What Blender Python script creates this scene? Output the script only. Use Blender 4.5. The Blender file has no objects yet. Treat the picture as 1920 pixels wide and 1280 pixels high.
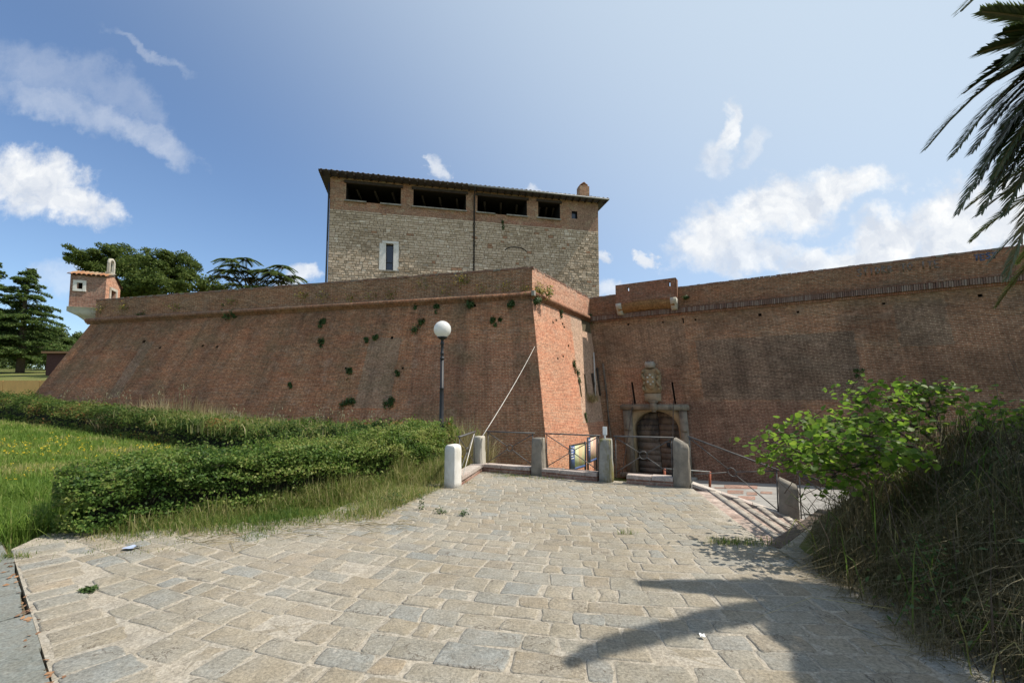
import bpy, math, random
import numpy as np
from mathutils import Vector, Matrix
R = math.radians
random.seed(7)
rng = np.random.default_rng(11)
C = bpy.context.scene.collection
scn = bpy.context.scene

# ------------------------------------------------------------------ camera, sky, sun, exposure
FPX, CY, PITCH, EYE = 853.0, 695.0, R(4.0), 1.6
cam = bpy.data.cameras.new('camera'); co = bpy.data.objects.new('camera', cam); C.objects.link(co)
cam.sensor_width = 36; cam.lens = FPX / 1920 * 36; cam.shift_y = (CY - 640) / 1920
cam.clip_start = 0.05; cam.clip_end = 3000
co.location = (0, 0, EYE); co.rotation_euler = (R(90) + PITCH, 0, 0)
scn.camera = co
SUN_EL, SUN_AZ = R(57), R(88)            # azimuth clockwise from +Y: the sun stands over the gate wall, to the east (+X)
SUN_DIR = Vector((math.sin(SUN_AZ) * math.cos(SUN_EL), math.cos(SUN_AZ) * math.cos(SUN_EL), math.sin(SUN_EL)))
sun = bpy.data.lights.new('sun', 'SUN'); so = bpy.data.objects.new('sun', sun); C.objects.link(so)
sun.energy = 3.6; sun.angle = R(0.55); sun.color = (1.0, 0.94, 0.85)
so.rotation_euler = SUN_DIR.to_track_quat('Z', 'Y').to_euler(); so.location = (40, 0, 60)
scn.view_settings.view_transform = 'Standard'; scn.view_settings.look = 'None'
scn.view_settings.exposure = 0.7; scn.view_settings.gamma = 1.0; scn.view_settings.use_curve_mapping = False
scn.cycles.use_denoising = True
scn.cycles.max_bounces = 6; scn.cycles.transparent_max_bounces = 8


def ray(px, py):
    r, u = (px - 960) / FPX, -(py - CY) / FPX
    return np.array([r, math.cos(PITCH) - u * math.sin(PITCH), math.sin(PITCH) + u * math.cos(PITCH)])
def at(px, py, Y):
    d = ray(px, py); t = Y / d[1]
    return np.array([d[0] * t, Y, EYE + d[2] * t])
def ground(px, py, z=0.0):
    d = ray(px, py); t = (z - EYE) / d[2]
    return np.array([d[0] * t, d[1] * t, z])
def proj(p):
    x, y, z = p[0], p[1], p[2] - EYE
    f = y * math.cos(PITCH) + z * math.sin(PITCH); u = -y * math.sin(PITCH) + z * math.cos(PITCH)
    return 960 + FPX * x / f, CY - FPX * u / f


# ------------------------------------------------------------------ node helpers
class NT:
    def __init__(s, tree): s.t = tree; s.n = tree.nodes; s.l = tree.links
    def new(s, typ, ins=None, **attr):
        nd = s.n.new(typ)
        for k, v in attr.items(): setattr(nd, k, v)
        for k, v in (ins or {}).items(): s.put(nd.inputs[k], v)
        return nd
    def put(s, sock, v):
        if isinstance(v, bpy.types.NodeSocket): s.l.new(v, sock)
        else:
            if sock.type == 'RGBA' and len(v) == 3: v = (*v, 1)
            sock.default_value = v
    def math(s, op, a, b=0.0, clamp=False):
        return s.new('ShaderNodeMath', {0: a, 1: b}, operation=op, use_clamp=clamp).outputs[0]
    def mix(s, f, a, b, blend='MIX'):
        return s.new('ShaderNodeMix', {0: f, 6: a, 7: b}, data_type='RGBA', blend_type=blend).outputs[2]
    def noise(s, vec, scale, detail=4, rough=0.55, out=0):
        return s.new('ShaderNodeTexNoise', {'Vector': vec, 'Scale': scale, 'Detail': detail, 'Roughness': rough}).outputs[out]
    def ramp(s, f, stops):
        nd = s.new('ShaderNodeValToRGB', {0: f}); e = nd.color_ramp.elements
        while len(e) < len(stops): e.new(0.5)
        for k, (p, c) in zip(e, stops):
            k.position = p; k.color = (c, c, c, 1) if isinstance(c, (int, float)) else (*c, 1)
        return nd.outputs[0]
    def scale(s, vec, x, y, z=1):
        return s.new('ShaderNodeVectorMath', {0: vec, 1: (x, y, z)}, operation='MULTIPLY').outputs[0]

def material(name):
    m = bpy.data.materials.new(name); m.use_nodes = True; m.node_tree.nodes.clear()
    return m, NT(m.node_tree)
def finish(g, col, rough=0.85, bump=None, bstr=0.4, bdist=0.02, metal=0.0, spec=0.3, trans=0.0, normal=None):
    b = g.new('ShaderNodeBsdfPrincipled', {'Base Color': col, 'Roughness': rough, 'Metallic': metal, 'Specular IOR Level': spec})
    if bump is not None:
        bn = g.new('ShaderNodeBump', {'Height': bump, 'Strength': bstr, 'Distance': bdist}); g.put(b.inputs['Normal'], bn.outputs[0])
    sh = b.outputs[0]
    if trans:
        tr = g.new('ShaderNodeBsdfTranslucent', {'Color': col})
        sh = g.new('ShaderNodeMixShader', {0: trans, 1: sh, 2: tr.outputs[0]}).outputs[0]
    o = g.new('ShaderNodeOutputMaterial'); g.put(o.inputs[0], sh)

def obj_coord(g): return g.new('ShaderNodeTexCoord').outputs['Object']
def world_pos(g): return g.new('ShaderNodeNewGeometry').outputs['Position']
def attr(g, name='rnd'): return g.new('ShaderNodeAttribute', attribute_name=name).outputs['Fac']

def plain(name, col, rough=0.7, var=0.25, scale=6.0, bstr=0.25, bdist=0.01, metal=0.0, spec=0.3, col2=None, stain=None):
    m, g = material(name); p = world_pos(g)
    n = g.noise(p, scale, 6, 0.6)
    a = col; b = col2 or tuple(c * (1 - var) for c in col)
    c = g.mix(g.ramp(n, [(0.35, 0.0), (0.68, 1.0)]), a, b)
    if stain:
        n2 = g.noise(g.scale(p, 1, 1, 0.35), scale * 0.6, 5, 0.7)
        c = g.mix(g.ramp(n2, [(0.5, 0.0), (0.62, 1.0)]), c, stain)
    fine = g.noise(p, scale * 9, 4, 0.6)
    c = g.mix(0.35, c, g.mix(fine, (0.25, 0.25, 0.25), (0.75, 0.75, 0.75)), 'OVERLAY')
    finish(g, c, rough, fine, bstr, bdist, metal, spec)
    return m

def foliage(name, stops, trans=0.3, rough=0.55, spec=0.3):
    m, g = material(name)
    c = g.ramp(attr(g), stops)
    finish(g, c, rough, trans=trans, spec=spec)
    return m

def brick_mat(name, c1, c2, mortar, dark=(0.07, 0.047, 0.037), darkamt=0.6, pale=(0.33, 0.27, 0.22), paleamt=0.35, patches=(), ochre=None, seed=0.0, streak=0.5, bw=0.27, rh=0.068, top=None):
    m, g = material(name)
    uv = g.new('ShaderNodeUVMap', uv_map='UVMap').outputs[0]
    wob = g.noise(uv, 1.3, 2, 0.5)
    uvw = g.new('ShaderNodeVectorMath', {0: uv, 1: g.scale(g.new('ShaderNodeCombineXYZ', {1: wob}).outputs[0], 1, 0.035, 1)}, operation='ADD').outputs[0]
    br = g.new('ShaderNodeTexBrick', {'Vector': uvw, 'Color1': c1, 'Color2': c2, 'Mortar': mortar, 'Scale': 1.0, 'Mortar Size': 0.0115,
                                     'Mortar Smooth': 0.3, 'Bias': -0.1, 'Brick Width': bw, 'Row Height': rh})
    col = br.outputs['Color']; fac = br.outputs['Fac']
    sh = g.new('ShaderNodeVectorMath', {0: uv, 1: (seed * 7.3 + 3, seed * 3.1 + 9, 0)}, operation='ADD').outputs[0]
    crs = g.noise(g.scale(sh, 1.1, 1 / rh), 1.0, 3, 0.6)
    col = g.mix(g.math('MULTIPLY', g.ramp(crs, [(0.5, 0.0), (0.68, 1.0)]), 0.55), col, g.mix(0.55, col, mortar))
    col = g.mix(g.math('MULTIPLY', g.ramp(crs, [(0.34, 1.0), (0.5, 0.0)]), 0.6), col, g.mix(0.6, col, dark))
    big = g.noise(sh, 0.32, 5, 0.62)
    mid = g.noise(sh, 1.7, 5, 0.65)
    fine = g.noise(sh, 9.0, 4, 0.7)
    hue = g.noise(g.scale(sh, 0.5, 1.6), 0.9, 4, 0.6)
    col = g.mix(g.ramp(hue, [(0.38, 0.0), (0.7, 0.75)]), col, g.mix(0.45, col, (c1[0] * 1.15, c1[1] * 0.75, c1[2] * 0.65)))
    edge = g.noise(sh, 2.2, 3, 0.6)
    for (u0, u1, v0, v1, pc, amt) in patches:
        sp = g.new('ShaderNodeSeparateXYZ', {0: uv})
        j = g.math('MULTIPLY', g.math('SUBTRACT', edge, 0.5), 0.5)
        du = g.math('SUBTRACT', g.math('ABSOLUTE', g.math('SUBTRACT', g.math('ADD', sp.outputs[0], j), (u0 + u1) / 2)), (u1 - u0) / 2)
        dv = g.math('SUBTRACT', g.math('ABSOLUTE', g.math('SUBTRACT', g.math('ADD', sp.outputs[1], g.math('MULTIPLY', j, 0.3)), (v0 + v1) / 2)), (v1 - v0) / 2)
        mk = g.math('MULTIPLY', g.math('LESS_THAN', g.math('MAXIMUM', du, dv), 0.0), amt)
        col = g.mix(mk, col, g.mix(g.math('MULTIPLY', fac, 0.8), g.mix(mid, tuple(c * 0.8 for c in pc), tuple(c * 1.2 for c in pc)), mortar))
    col = g.mix(g.math('MULTIPLY', g.ramp(big, [(0.43, 0.0), (0.60, 1.0)]), darkamt), col, g.mix(0.35, dark, col))
    st = g.noise(g.scale(sh, 1.1, 0.075), 1.0, 6, 0.7)
    col = g.mix(g.math('MULTIPLY', g.ramp(st, [(0.49, 0.0), (0.62, 1.0)]), streak), col, g.mix(0.5, dark, col))
    col = g.mix(g.math('MULTIPLY', g.ramp(mid, [(0.52, 0.0), (0.7, 1.0)]), paleamt), col, pale)
    if ochre:
        on = g.noise(g.scale(sh, 0.7, 1.0), 0.8, 4, 0.6)
        col = g.mix(g.math('MULTIPLY', g.ramp(on, [(0.5, 0.0), (0.66, 1.0)]), 0.5), col, ochre)
    if top:                                    # run-off stain below a ledge at height top[0], fading over top[1] metres
        sp = g.new('ShaderNodeSeparateXYZ', {0: uv})
        d = g.math('DIVIDE', g.math('SUBTRACT', top[0], sp.outputs[1]), top[1])
        rn = g.noise(g.scale(sh, 2.2, 0.12), 1.0, 4, 0.7)
        k = g.math('MULTIPLY', g.math('SUBTRACT', 1.0, g.math('MINIMUM', g.math('MAXIMUM', d, 0.0), 1.0)), g.ramp(rn, [(0.32, 0.2), (0.65, 1.0)]))
        col = g.mix(g.math('MULTIPLY', k, top[3]), col, top[2])
    col = g.mix(0.9, col, g.mix(g.ramp(fine, [(0.28, 0.0), (0.72, 1.0)]), (0.22, 0.22, 0.22), (0.78, 0.78, 0.78)), 'OVERLAY')
    col = g.mix(0.6, col, g.mix(g.ramp(g.noise(sh, 3.6, 5, 0.7), [(0.3, 0.0), (0.7, 1.0)]), (0.3, 0.3, 0.3), (0.7, 0.7, 0.7)), 'OVERLAY')
    h = g.math('SUBTRACT', g.math('MULTIPLY', fine, 0.6), fac)
    finish(g, col, 0.92, h, 0.7, 0.018, spec=0.15)
    return m


# ------------------------------------------------------------------ mesh helpers
def wloc(o):
    v = Vector((0, 0, 0))
    while o is not None: v = v + o.location; o = o.parent
    return np.array(v)
def tag(o, label=None, cat=None, group=None, kind=None):
    if label: o['label'] = label
    if cat: o['category'] = cat
    if group: o['group'] = group
    if kind: o['kind'] = kind
    return o
def thing(name, loc, label, cat, group=None):
    o = bpy.data.objects.new(name, None); C.objects.link(o); o.location = [float(a) for a in loc]; o.empty_display_size = 0.2
    return tag(o, label, cat, group, 'thing')
def mesh_from(name, V, F, mat, uv=None, rnd=None, smooth=False, edge=None):
    V = np.asarray(V, dtype=np.float32).reshape(-1, 3)
    me = bpy.data.meshes.new(name)
    me.vertices.add(len(V)); me.vertices.foreach_set('co', V.ravel())
    if isinstance(F, np.ndarray):
        k = F.shape[1]; lens = np.full(len(F), k, dtype=np.int32); idx = F.astype(np.int32).ravel()
    else:
        lens = np.array([len(f) for f in F], dtype=np.int32); idx = np.array([i for f in F for i in f], dtype=np.int32)
    me.loops.add(len(idx)); me.loops.foreach_set('vertex_index', idx)
    me.polygons.add(len(lens))
    starts = np.concatenate([[0], np.cumsum(lens)[:-1]]).astype(np.int32)
    me.polygons.foreach_set('loop_start', starts)
    if smooth: me.polygons.foreach_set('use_smooth', np.ones(len(lens), dtype=bool))
    if uv is not None:
        ul = me.uv_layers.new(name='UVMap'); ul.data.foreach_set('uv', np.asarray(uv, dtype=np.float32)[idx].ravel())
    if rnd is not None:
        a = me.attributes.new('rnd', 'FLOAT', 'POINT'); a.data.foreach_set('value', np.asarray(rnd, dtype=np.float32))
    if edge is not None:
        a = me.attributes.new('edge', 'FLOAT', 'POINT'); a.data.foreach_set('value', np.asarray(edge, dtype=np.float32))
    me.update(calc_edges=True); me.validate()
    if mat: me.materials.append(mat)
    return me
def build(name, V, F, mat, parent=None, uv=None, rnd=None, smooth=False, edge=None):
    V = np.asarray(V, dtype=np.float64).reshape(-1, 3)
    if parent is not None: loc = wloc(parent)
    else: loc = np.array([V[:, 0].mean(), V[:, 1].mean(), V[:, 2].min()])
    o = bpy.data.objects.new(name, mesh_from(name, V - loc, F, mat, uv, rnd, smooth, edge)); C.objects.link(o)
    if parent is not None: o.parent = parent
    else: o.location = loc
    return o

class MB:
    """collects boxes, tubes, prisms into one mesh; uv = metres"""
    def __init__(s): s.V = []; s.F = []; s.U = []; s.r = []
    def add(s, V, F, uv=None, r=None):
        k = len(s.V); s.V += [tuple(map(float, v)) for v in V]; s.F += [tuple(i + k for i in f) for f in F]
        s.U += [tuple(u) for u in uv] if uv is not None else [(v[0] + v[1], v[2]) for v in V]
        rr = random.random() if r is None else r; s.r += [rr] * len(V); return s
    def box(s, c, size, rz=0.0, M=None, r=None, taper=1.0, jit=0.0):
        """each face gets its own verts so uv in metres stays right"""
        hx, hy, hz = size[0] / 2, size[1] / 2, size[2] / 2
        co_, si = math.cos(rz), math.sin(rz)
        cs = []
        for z in (-1, 1):
            t = taper if z > 0 else 1.0
            for x, y in ((-1, -1), (1, -1), (1, 1), (-1, 1)):
                p = np.array([x * hx * t, y * hy * t, z * hz]) + (np.array([random.uniform(-1, 1) for _ in range(3)]) * jit if jit else 0)
                cs.append(p)
        rr = random.random() if r is None else r
        for f in ((0, 1, 5, 4), (1, 2, 6, 5), (2, 3, 7, 6), (3, 0, 4, 7), (4, 5, 6, 7), (3, 2, 1, 0)):
            P = [cs[i] for i in f]
            if f in ((0, 1, 5, 4), (2, 3, 7, 6)): U = [(p[0], p[2] + c[2]) for p in P]
            elif f in ((1, 2, 6, 5), (3, 0, 4, 7)): U = [(p[1] + 3.1, p[2] + c[2]) for p in P]
            else: U = [(p[0], p[1]) for p in P]
            W = []
            for p in P:
                if M is not None: q = np.array(M @ Vector(p))
                else: q = np.array([p[0] * co_ - p[1] * si, p[0] * si + p[1] * co_, p[2]])
                W.append(q + np.array(c))
            s.add(W, [(0, 1, 2, 3)], U, rr)
        return s
    def tube(s, pts, rad, n=8, cap=True, r=None):
        pts = [np.array(p, float) for p in pts]; k0 = len(pts)
        rad = [rad] * k0 if isinstance(rad, (int, float)) else rad
        V = []; F = []
        up = np.array([0, 0, 1.0])
        for i, p in enumerate(pts):
            d = pts[min(i + 1, k0 - 1)] - pts[max(i - 1, 0)]; d /= np.linalg.norm(d) + 1e-9
            a = np.cross(d, up if abs(d[2]) < 0.95 else np.array([1.0, 0, 0])); a /= np.linalg.norm(a); b = np.cross(a, d)
            for j in range(n):
                t = 2 * math.pi * j / n; V.append(p + rad[i] * (a * math.cos(t) + b * math.sin(t)))
        for i in range(k0 - 1):
            for j in range(n):
                F.append((i * n + j, i * n + (j + 1) % n, (i + 1) * n + (j + 1) % n, (i + 1) * n + j))
        if cap: F += [tuple(reversed(range(n))), tuple((k0 - 1) * n + j for j in range(n))]
        return s.add(V, F, None, r)
    def prism(s, poly, z0, z1, r=None):
        """vertical prism from an xy polygon (ccw); side uv in metres"""
        n = len(poly); L = 0
        z0s = z0 if hasattr(z0, '__len__') else [z0] * n; z1s = z1 if hasattr(z1, '__len__') else [z1] * n
        rr = random.random() if r is None else r
        for i in range(n):
            a, b = np.array(poly[i][:2], float), np.array(poly[(i + 1) % n][:2], float); d = float(np.linalg.norm(b - a)); j = (i + 1) % n
            s.add([(*a, z0s[i]), (*b, z0s[j]), (*b, z1s[j]), (*a, z1s[i])], [(0, 1, 2, 3)], [(L, z0s[i]), (L + d, z0s[j]), (L + d, z1s[j]), (L, z1s[i])], rr); L += d
        s.add([(*p[:2], z1s[i]) for i, p in enumerate(poly)], [tuple(range(n))], [tuple(p[:2]) for p in poly], rr)
        s.add([(*p[:2], z0s[i]) for i, p in enumerate(poly)], [tuple(reversed(range(n)))], [tuple(p[:2]) for p in poly], rr)
        return s
    def lathe(s, c, prof, n=24, r=None):
        V = []; F = []
        for (rad, z) in prof:
            for j in range(n): V.append((c[0] + rad * math.cos(2 * math.pi * j / n), c[1] + rad * math.sin(2 * math.pi * j / n), c[2] + z))
        for i in range(len(prof) - 1):
            for j in range(n): F.append((i * n + j, i * n + (j + 1) % n, (i + 1) * n + (j + 1) % n, (i + 1) * n + j))
        F += [tuple(reversed(range(n))), tuple((len(prof) - 1) * n + j for j in range(n))]
        return s.add(V, F, None, r)
    def build(s, name, mat, parent=None, smooth=False, kind=None, label=None):
        o = build(name, s.V, s.F, mat, parent, s.U, s.r, smooth)
        return tag(o, label, None, None, kind)

class Patch:
    """a wall face spanned by four corners (bottom-left, bottom-right, top-right, top-left, seen from outside) with rectangular openings"""
    def __init__(s, A, B, Cc, D, u0=0.0):
        s.A, s.B, s.C, s.D = [np.array(p, float) for p in (A, B, Cc, D)]; s.u0 = u0
        s.len = float(np.linalg.norm((s.B - s.A + s.C - s.D) / 2)); s.holes = []
        n = np.cross((s.B - s.A) + (s.C - s.D), (s.D - s.A) + (s.C - s.B)); s.n = n / np.linalg.norm(n)
        e = (s.B - s.A) + (s.C - s.D); e[2] = 0; s.e = e / np.linalg.norm(e)
    def P(s, a, b): return (s.A * (1 - a) + s.B * a) * (1 - b) + (s.D * (1 - a) + s.C * a) * b
    def inv(s, px, py):
        x = np.array([0.5, 0.5])
        for _ in range(30):
            q = np.array(proj(s.P(*x))) - (px, py); J = np.zeros((2, 2))
            for k in range(2):
                h = x.copy(); h[k] += 1e-5; J[:, k] = (np.array(proj(s.P(*h))) - (px, py) - q) / 1e-5
            x = x - np.clip(np.linalg.solve(J, q), -0.5, 0.5)
        return x
    def pt(s, px, py, out=0.0): return s.P(*s.inv(px, py)) + s.n * out
    def uv(s, px, py): a, b = s.inv(px, py); return s.u0 + a * s.len, float(s.P(a, b)[2])
    def hole(s, px0, py0, px1, py1, depth):
        """opening whose middle stands at that spot, sides true to the wall"""
        mx, my = (px0 + px1) / 2, (py0 + py1) / 2
        a0, _ = s.inv(px0, my); a1, _ = s.inv(px1, my); _, b1 = s.inv(mx, py0); _, b0 = s.inv(mx, py1)
        s.holes.append((a0, a1, b0, b1, depth)); return (a0, a1, b0, b1)
    def build(s, name, mat, parent, inner=None, nu=8, nv=4):
        us = sorted(set([i / nu for i in range(nu + 1)] + [h[0] for h in s.holes] + [h[1] for h in s.holes]))
        vs = sorted(set([i / nv for i in range(nv + 1)] + [h[2] for h in s.holes] + [h[3] for h in s.holes]))
        V = []; U = []; F = []
        for b in vs:
            for a in us: p = s.P(a, b); V.append(p); U.append((s.u0 + a * s.len, p[2]))
        W = len(us)
        for j in range(len(vs) - 1):
            for i in range(W - 1):
                ca, cb = (us[i] + us[i + 1]) / 2, (vs[j] + vs[j + 1]) / 2
                if any(h[0] < ca < h[1] and h[2] < cb < h[3] for h in s.holes): continue
                F.append((j * W + i, j * W + i + 1, (j + 1) * W + i + 1, (j + 1) * W + i))
        o = build(name, V, F, mat, parent, U)
        if s.holes:
            for (a0, a1, b0, b1, d) in s.holes:
                m = MB(); f = [s.P(a0, b0), s.P(a1, b0), s.P(a1, b1), s.P(a0, b1)]; k = [p - s.n * d for p in f]
                for i, j in ((0, 1), (1, 2), (2, 3), (3, 0)): m.add([f[j], f[i], k[i], k[j]], [(3, 2, 1, 0)], [(0, f[j][2]), (d, f[i][2]), (d, k[i][2]), (0, k[j][2])])
                m.add(k, [(0, 1, 2, 3)])
                m.build('recess', inner or mat, parent)
        return o

def leafcloud(P, size, normals=None, aspect=0.55, spread=1.0, seed=0):
    """one diamond leaf per point, random turn, facing roughly along normals"""
    g = np.random.default_rng(seed); n = len(P)
    N = g.normal(size=(n, 3)) * spread
    if normals is not None: N = N + normals
    N /= np.linalg.norm(N, axis=1, keepdims=True) + 1e-9
    T = np.cross(N, g.normal(size=(n, 3))); T /= np.linalg.norm(T, axis=1, keepdims=True) + 1e-9
    B = np.cross(N, T); s = np.broadcast_to(np.asarray(size, float), (n,))[:, None]
    V = np.stack([P - T * s, P - B * s * aspect + N * s * 0.15, P + T * s, P + B * s * aspect + N * s * 0.15], axis=1).reshape(-1, 3)
    F = np.arange(4 * n).reshape(n, 4)
    return V, F
def blades(P, H, width, lean=0.35, seed=0, curl=0.5, wind=(0, 0)):
    """tapered bent grass blades: 7 verts, 3 segments"""
    g = np.random.default_rng(seed); n = len(P); H = np.broadcast_to(np.asarray(H, float), (n,))
    az = g.uniform(0, 2 * np.pi, n); d = np.stack([np.cos(az), np.sin(az), np.zeros(n)], 1); ln = np.abs(g.normal(0, lean, n)) + 0.03
    w = np.stack([-np.sin(az + g.normal(0, 0.6, n)), np.cos(az), np.zeros(n)], 1) * (np.broadcast_to(np.asarray(width, float), (n,))[:, None] / 2)
    wd = np.array([wind[0], wind[1], 0.0])
    lv = []
    for t, ww in ((0, 1.0), (0.4, 0.85), (0.75, 0.55)):
        off = (d * ln[:, None] + wd) * (t ** 1.6) * H[:, None]; z = H * (t - curl * ln * t * t * t)
        c = P + off; c[:, 2] += z; lv += [c - w * ww, c + w * ww]
    off = (d * ln[:, None] + wd) * H[:, None]; tip = P + off; tip[:, 2] += H * np.maximum(0.1, 1 - curl * ln * 1.6)
    V = np.stack(lv + [tip], axis=1).reshape(-1, 3)
    b = np.arange(n)[:, None] * 7
    F = np.concatenate([b + np.array(f)[None] for f in ((0, 1, 3), (0, 3, 2), (2, 3, 5), (2, 5, 4), (4, 5, 6))], 0)
    return V, F
def inside(poly, x, y):
    x = np.asarray(x); y = np.asarray(y); r = np.zeros(x.shape, bool); n = len(poly)
    for i in range(n):
        x0, y0 = poly[i]; x1, y1 = poly[(i + 1) % n]
        c = ((y0 > y) != (y1 > y)) & (x < (x1 - x0) * (y - y0) / ((y1 - y0) or 1e-9) + x0); r ^= c
    return r
def vnoise(x, y, s, seed=0):
    """cheap smooth value noise on arrays"""
    g = np.random.default_rng(seed); T = g.random((64, 64)); x = np.asarray(x) / s + 100; y = np.asarray(y) / s + 100
    xi = np.floor(x).astype(int); yi = np.floor(y).astype(int); fx = x - xi; fy = y - yi; fx = fx * fx * (3 - 2 * fx); fy = fy * fy * (3 - 2 * fy)
    q = lambda a, b: T[a % 64, b % 64]
    return (q(xi, yi) * (1 - fx) + q(xi + 1, yi) * fx) * (1 - fy) + (q(xi, yi + 1) * (1 - fx) + q(xi + 1, yi + 1) * fx) * fy

# ------------------------------------------------------------------ world: daylight sky with clouds
w = bpy.data.worlds.new('World'); scn.world = w; w.use_nodes = True; w.node_tree.nodes.clear()
g = NT(w.node_tree)
sky = g.new('ShaderNodeTexSky', sky_type='NISHITA', sun_disc=False, sun_elevation=SUN_EL, sun_rotation=SUN_AZ, altitude=0.0, air_density=1.0, dust_density=0.25, ozone_density=4.0)
dirv = g.new('ShaderNodeTexCoord').outputs['Generated']
sp = g.new('ShaderNodeSeparateXYZ', {0: dirv})
ysafe = g.math('MAXIMUM', sp.outputs[1], 0.02)
uvv = g.new('ShaderNodeCombineXYZ', {0: g.math('DIVIDE', sp.outputs[0], ysafe), 1: g.math('DIVIDE', sp.outputs[2], ysafe)}).outputs[0]
front = g.math('GREATER_THAN', sp.outputs[1], 0.05)
def uvp(px, py): return (px - 960) / 853.0, (755 - py) / 853.0
# (centre, half sizes, turn, opacity): banks of cloud where they stand in the sky
CL = [((60, 110), (190, 48), -14, .22), ((200, 150), (110, 42), -36, .2), ((100, 178), (190, 36), -14, .34), ((255, 225), (125, 30), -24, .40), ((310, 252), (60, 26), -40, .36),
      ((20, 330), (130, 72), -12, 1.0), ((95, 365), (110, 44), -14, 1.0), ((815, 294), (18, 22), 20, .75), ((1015, 343), (22, 14), 0, .7), ((565, 515), (50, 26), 0, .85),
      ((1380, 215), (26, 60), -32, .85), ((1345, 270), (42, 46), -30, .65), ((1432, 265), (44, 22), 35, .5),
      ((1355, 440), (100, 66), 5, 1.0), ((1465, 385), (125, 66), 18, 1.0), ((1590, 345), (115, 40), 8, 1.0), ((1400, 480), (130, 40), 0, .85),
      ((1218, 470), (22, 15), 0, .9), ((1560, 480), (110, 34), 16, .9), ((1680, 440), (150, 56), 20, 1.0), ((1820, 400), (150, 76), 22, 1.0), ((1960, 400), (150, 110), 10, 1.0),
      ((1128, 466), (14, 16), 0, .8), ((1145, 545), (60, 24), 0, .7), ((100, 520), (60, 34), 0, .35), ((240, 70), (100, 12), -25, .25)]
n1 = g.noise(uvv, 6.0, 7, 0.62, 1); nz = g.new('ShaderNodeVectorMath', {0: n1, 1: (0.5, 0.5, 0.5)}, operation='SUBTRACT').outputs[0]
n2 = g.noise(uvv, 22.0, 6, 0.65)
warp = g.new('ShaderNodeVectorMath', {0: uvv, 1: g.scale(nz, 0.22, 0.16, 0)}, operation='ADD').outputs[0]
tot = None
for ci, (c, hs, turn, op) in enumerate(CL):
    lo_, hi_ = (-0.45, 1.1) if op < .8 else (-0.32, 0.85)
    cu, cv = uvp(*c)
    mp = g.new('ShaderNodeMapping', {'Vector': warp, 'Location': (cu, cv, 0), 'Rotation': (0, 0, R(-turn) * -1), 'Scale': (hs[0] / 853, hs[1] / 853, 1)}, vector_type='TEXTURE')
    sp2 = g.new('ShaderNodeSeparateXYZ', {0: mp.outputs[0]})
    flat = g.new('ShaderNodeCombineXYZ', {0: sp2.outputs[0], 1: sp2.outputs[1]}).outputs[0]
    ln = g.new('ShaderNodeVectorMath', {0: flat}, operation='LENGTH').outputs['Value']
    d = g.math('MULTIPLY', g.math('SUBTRACT', 1.0, g.math('MULTIPLY', ln, ln), ), 1.0)
    d = g.math('ADD', d, g.math('MULTIPLY', g.math('SUBTRACT', n2, 0.5), 1.9))
    mr = g.new('ShaderNodeMapRange', {'Value': d, 'From Min': lo_, 'From Max': hi_, 'To Min': 0.0, 'To Max': op * .92}, interpolation_type='SMOOTHSTEP').outputs[0]
    tot = mr if tot is None else g.math('MAXIMUM', tot, mr)
tot = g.math('MULTIPLY', tot, front)
# the rest of the sky carries the same kind of broken cloud
nb = g.noise(g.scale(dirv, 1, 1, 2.0), 2.4, 7, 0.6)
back = g.math('MULTIPLY', g.new('ShaderNodeMapRange', {'Value': nb, 'From Min': 0.56, 'From Max': 0.74}, interpolation_type='SMOOTHSTEP').outputs[0], g.math('LESS_THAN', sp.outputs[1], 0.05))
tot = g.math('MAXIMUM', tot, back)
upv_ = g.new('ShaderNodeVectorMath', {0: warp, 1: (-0.02, -0.05, 0)}, operation='ADD').outputs[0]
rel_ = g.math('SUBTRACT', g.noise(warp, 11.0, 6, 0.6), g.noise(upv_, 11.0, 6, 0.6))
shade = g.mix(g.math('ADD', g.math('MULTIPLY', rel_, 2.6), 0.5, True), (4.3, 4.6, 5.1), (6.5, 6.5, 6.4))
# thin high haze, thicker towards the sun
dt = g.new('ShaderNodeVectorMath', {0: dirv, 1: tuple(SUN_DIR)}, operation='DOT_PRODUCT').outputs['Value']
hz = g.new('ShaderNodeMapRange', {'Value': dt, 'From Min': 0.05, 'From Max': 0.85, 'To Min': 0.0, 'To Max': 0.85}, interpolation_type='SMOOTHSTEP').outputs[0]
skyc = g.mix(hz, sky.outputs[0], (4.2, 4.9, 5.5))
skyc = g.mix(tot, skyc, shade)
bg = g.new('ShaderNodeBackground', {'Color': skyc, 'Strength': 0.1})
g.put(g.new('ShaderNodeOutputWorld').inputs[0], bg.outputs[0])

# ------------------------------------------------------------------ materials
M = {}
MORT = (0.30, 0.245, 0.19)
M['dark_inside'] = plain('shade_and_joint_dark', (0.022, 0.019, 0.016), 0.95)  # near-black paints the shade inside loggia and openings, also dark joints
M['hole'] = plain('hole_brick', (0.09, 0.06, 0.045), 0.95)
M['stone'] = plain('grey_stone', (0.36, 0.33, 0.28), 0.85, 0.3, 5, 0.4, 0.01, stain=(0.2, 0.19, 0.15))
M['gate_stone'] = plain('gate_stone', (0.27, 0.225, 0.165), 0.9, 0.35, 4, 0.5, 0.015, stain=(0.13, 0.11, 0.085))
M['pale_stone'] = plain('pale_stone', (0.52, 0.48, 0.40), 0.85, 0.25, 4, 0.3, 0.01, stain=(0.35, 0.31, 0.24))
M['white_stone'] = plain('white_stone', (0.74, 0.71, 0.65), 0.8, 0.12, 7, 0.25, 0.006, stain=(0.6, 0.57, 0.5))
M['lichen_stone'] = plain('lichen_stone', (0.33, 0.32, 0.28), 0.9, 0.35, 7, 0.4, 0.012, stain=(0.17, 0.15, 0.05))
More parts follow.
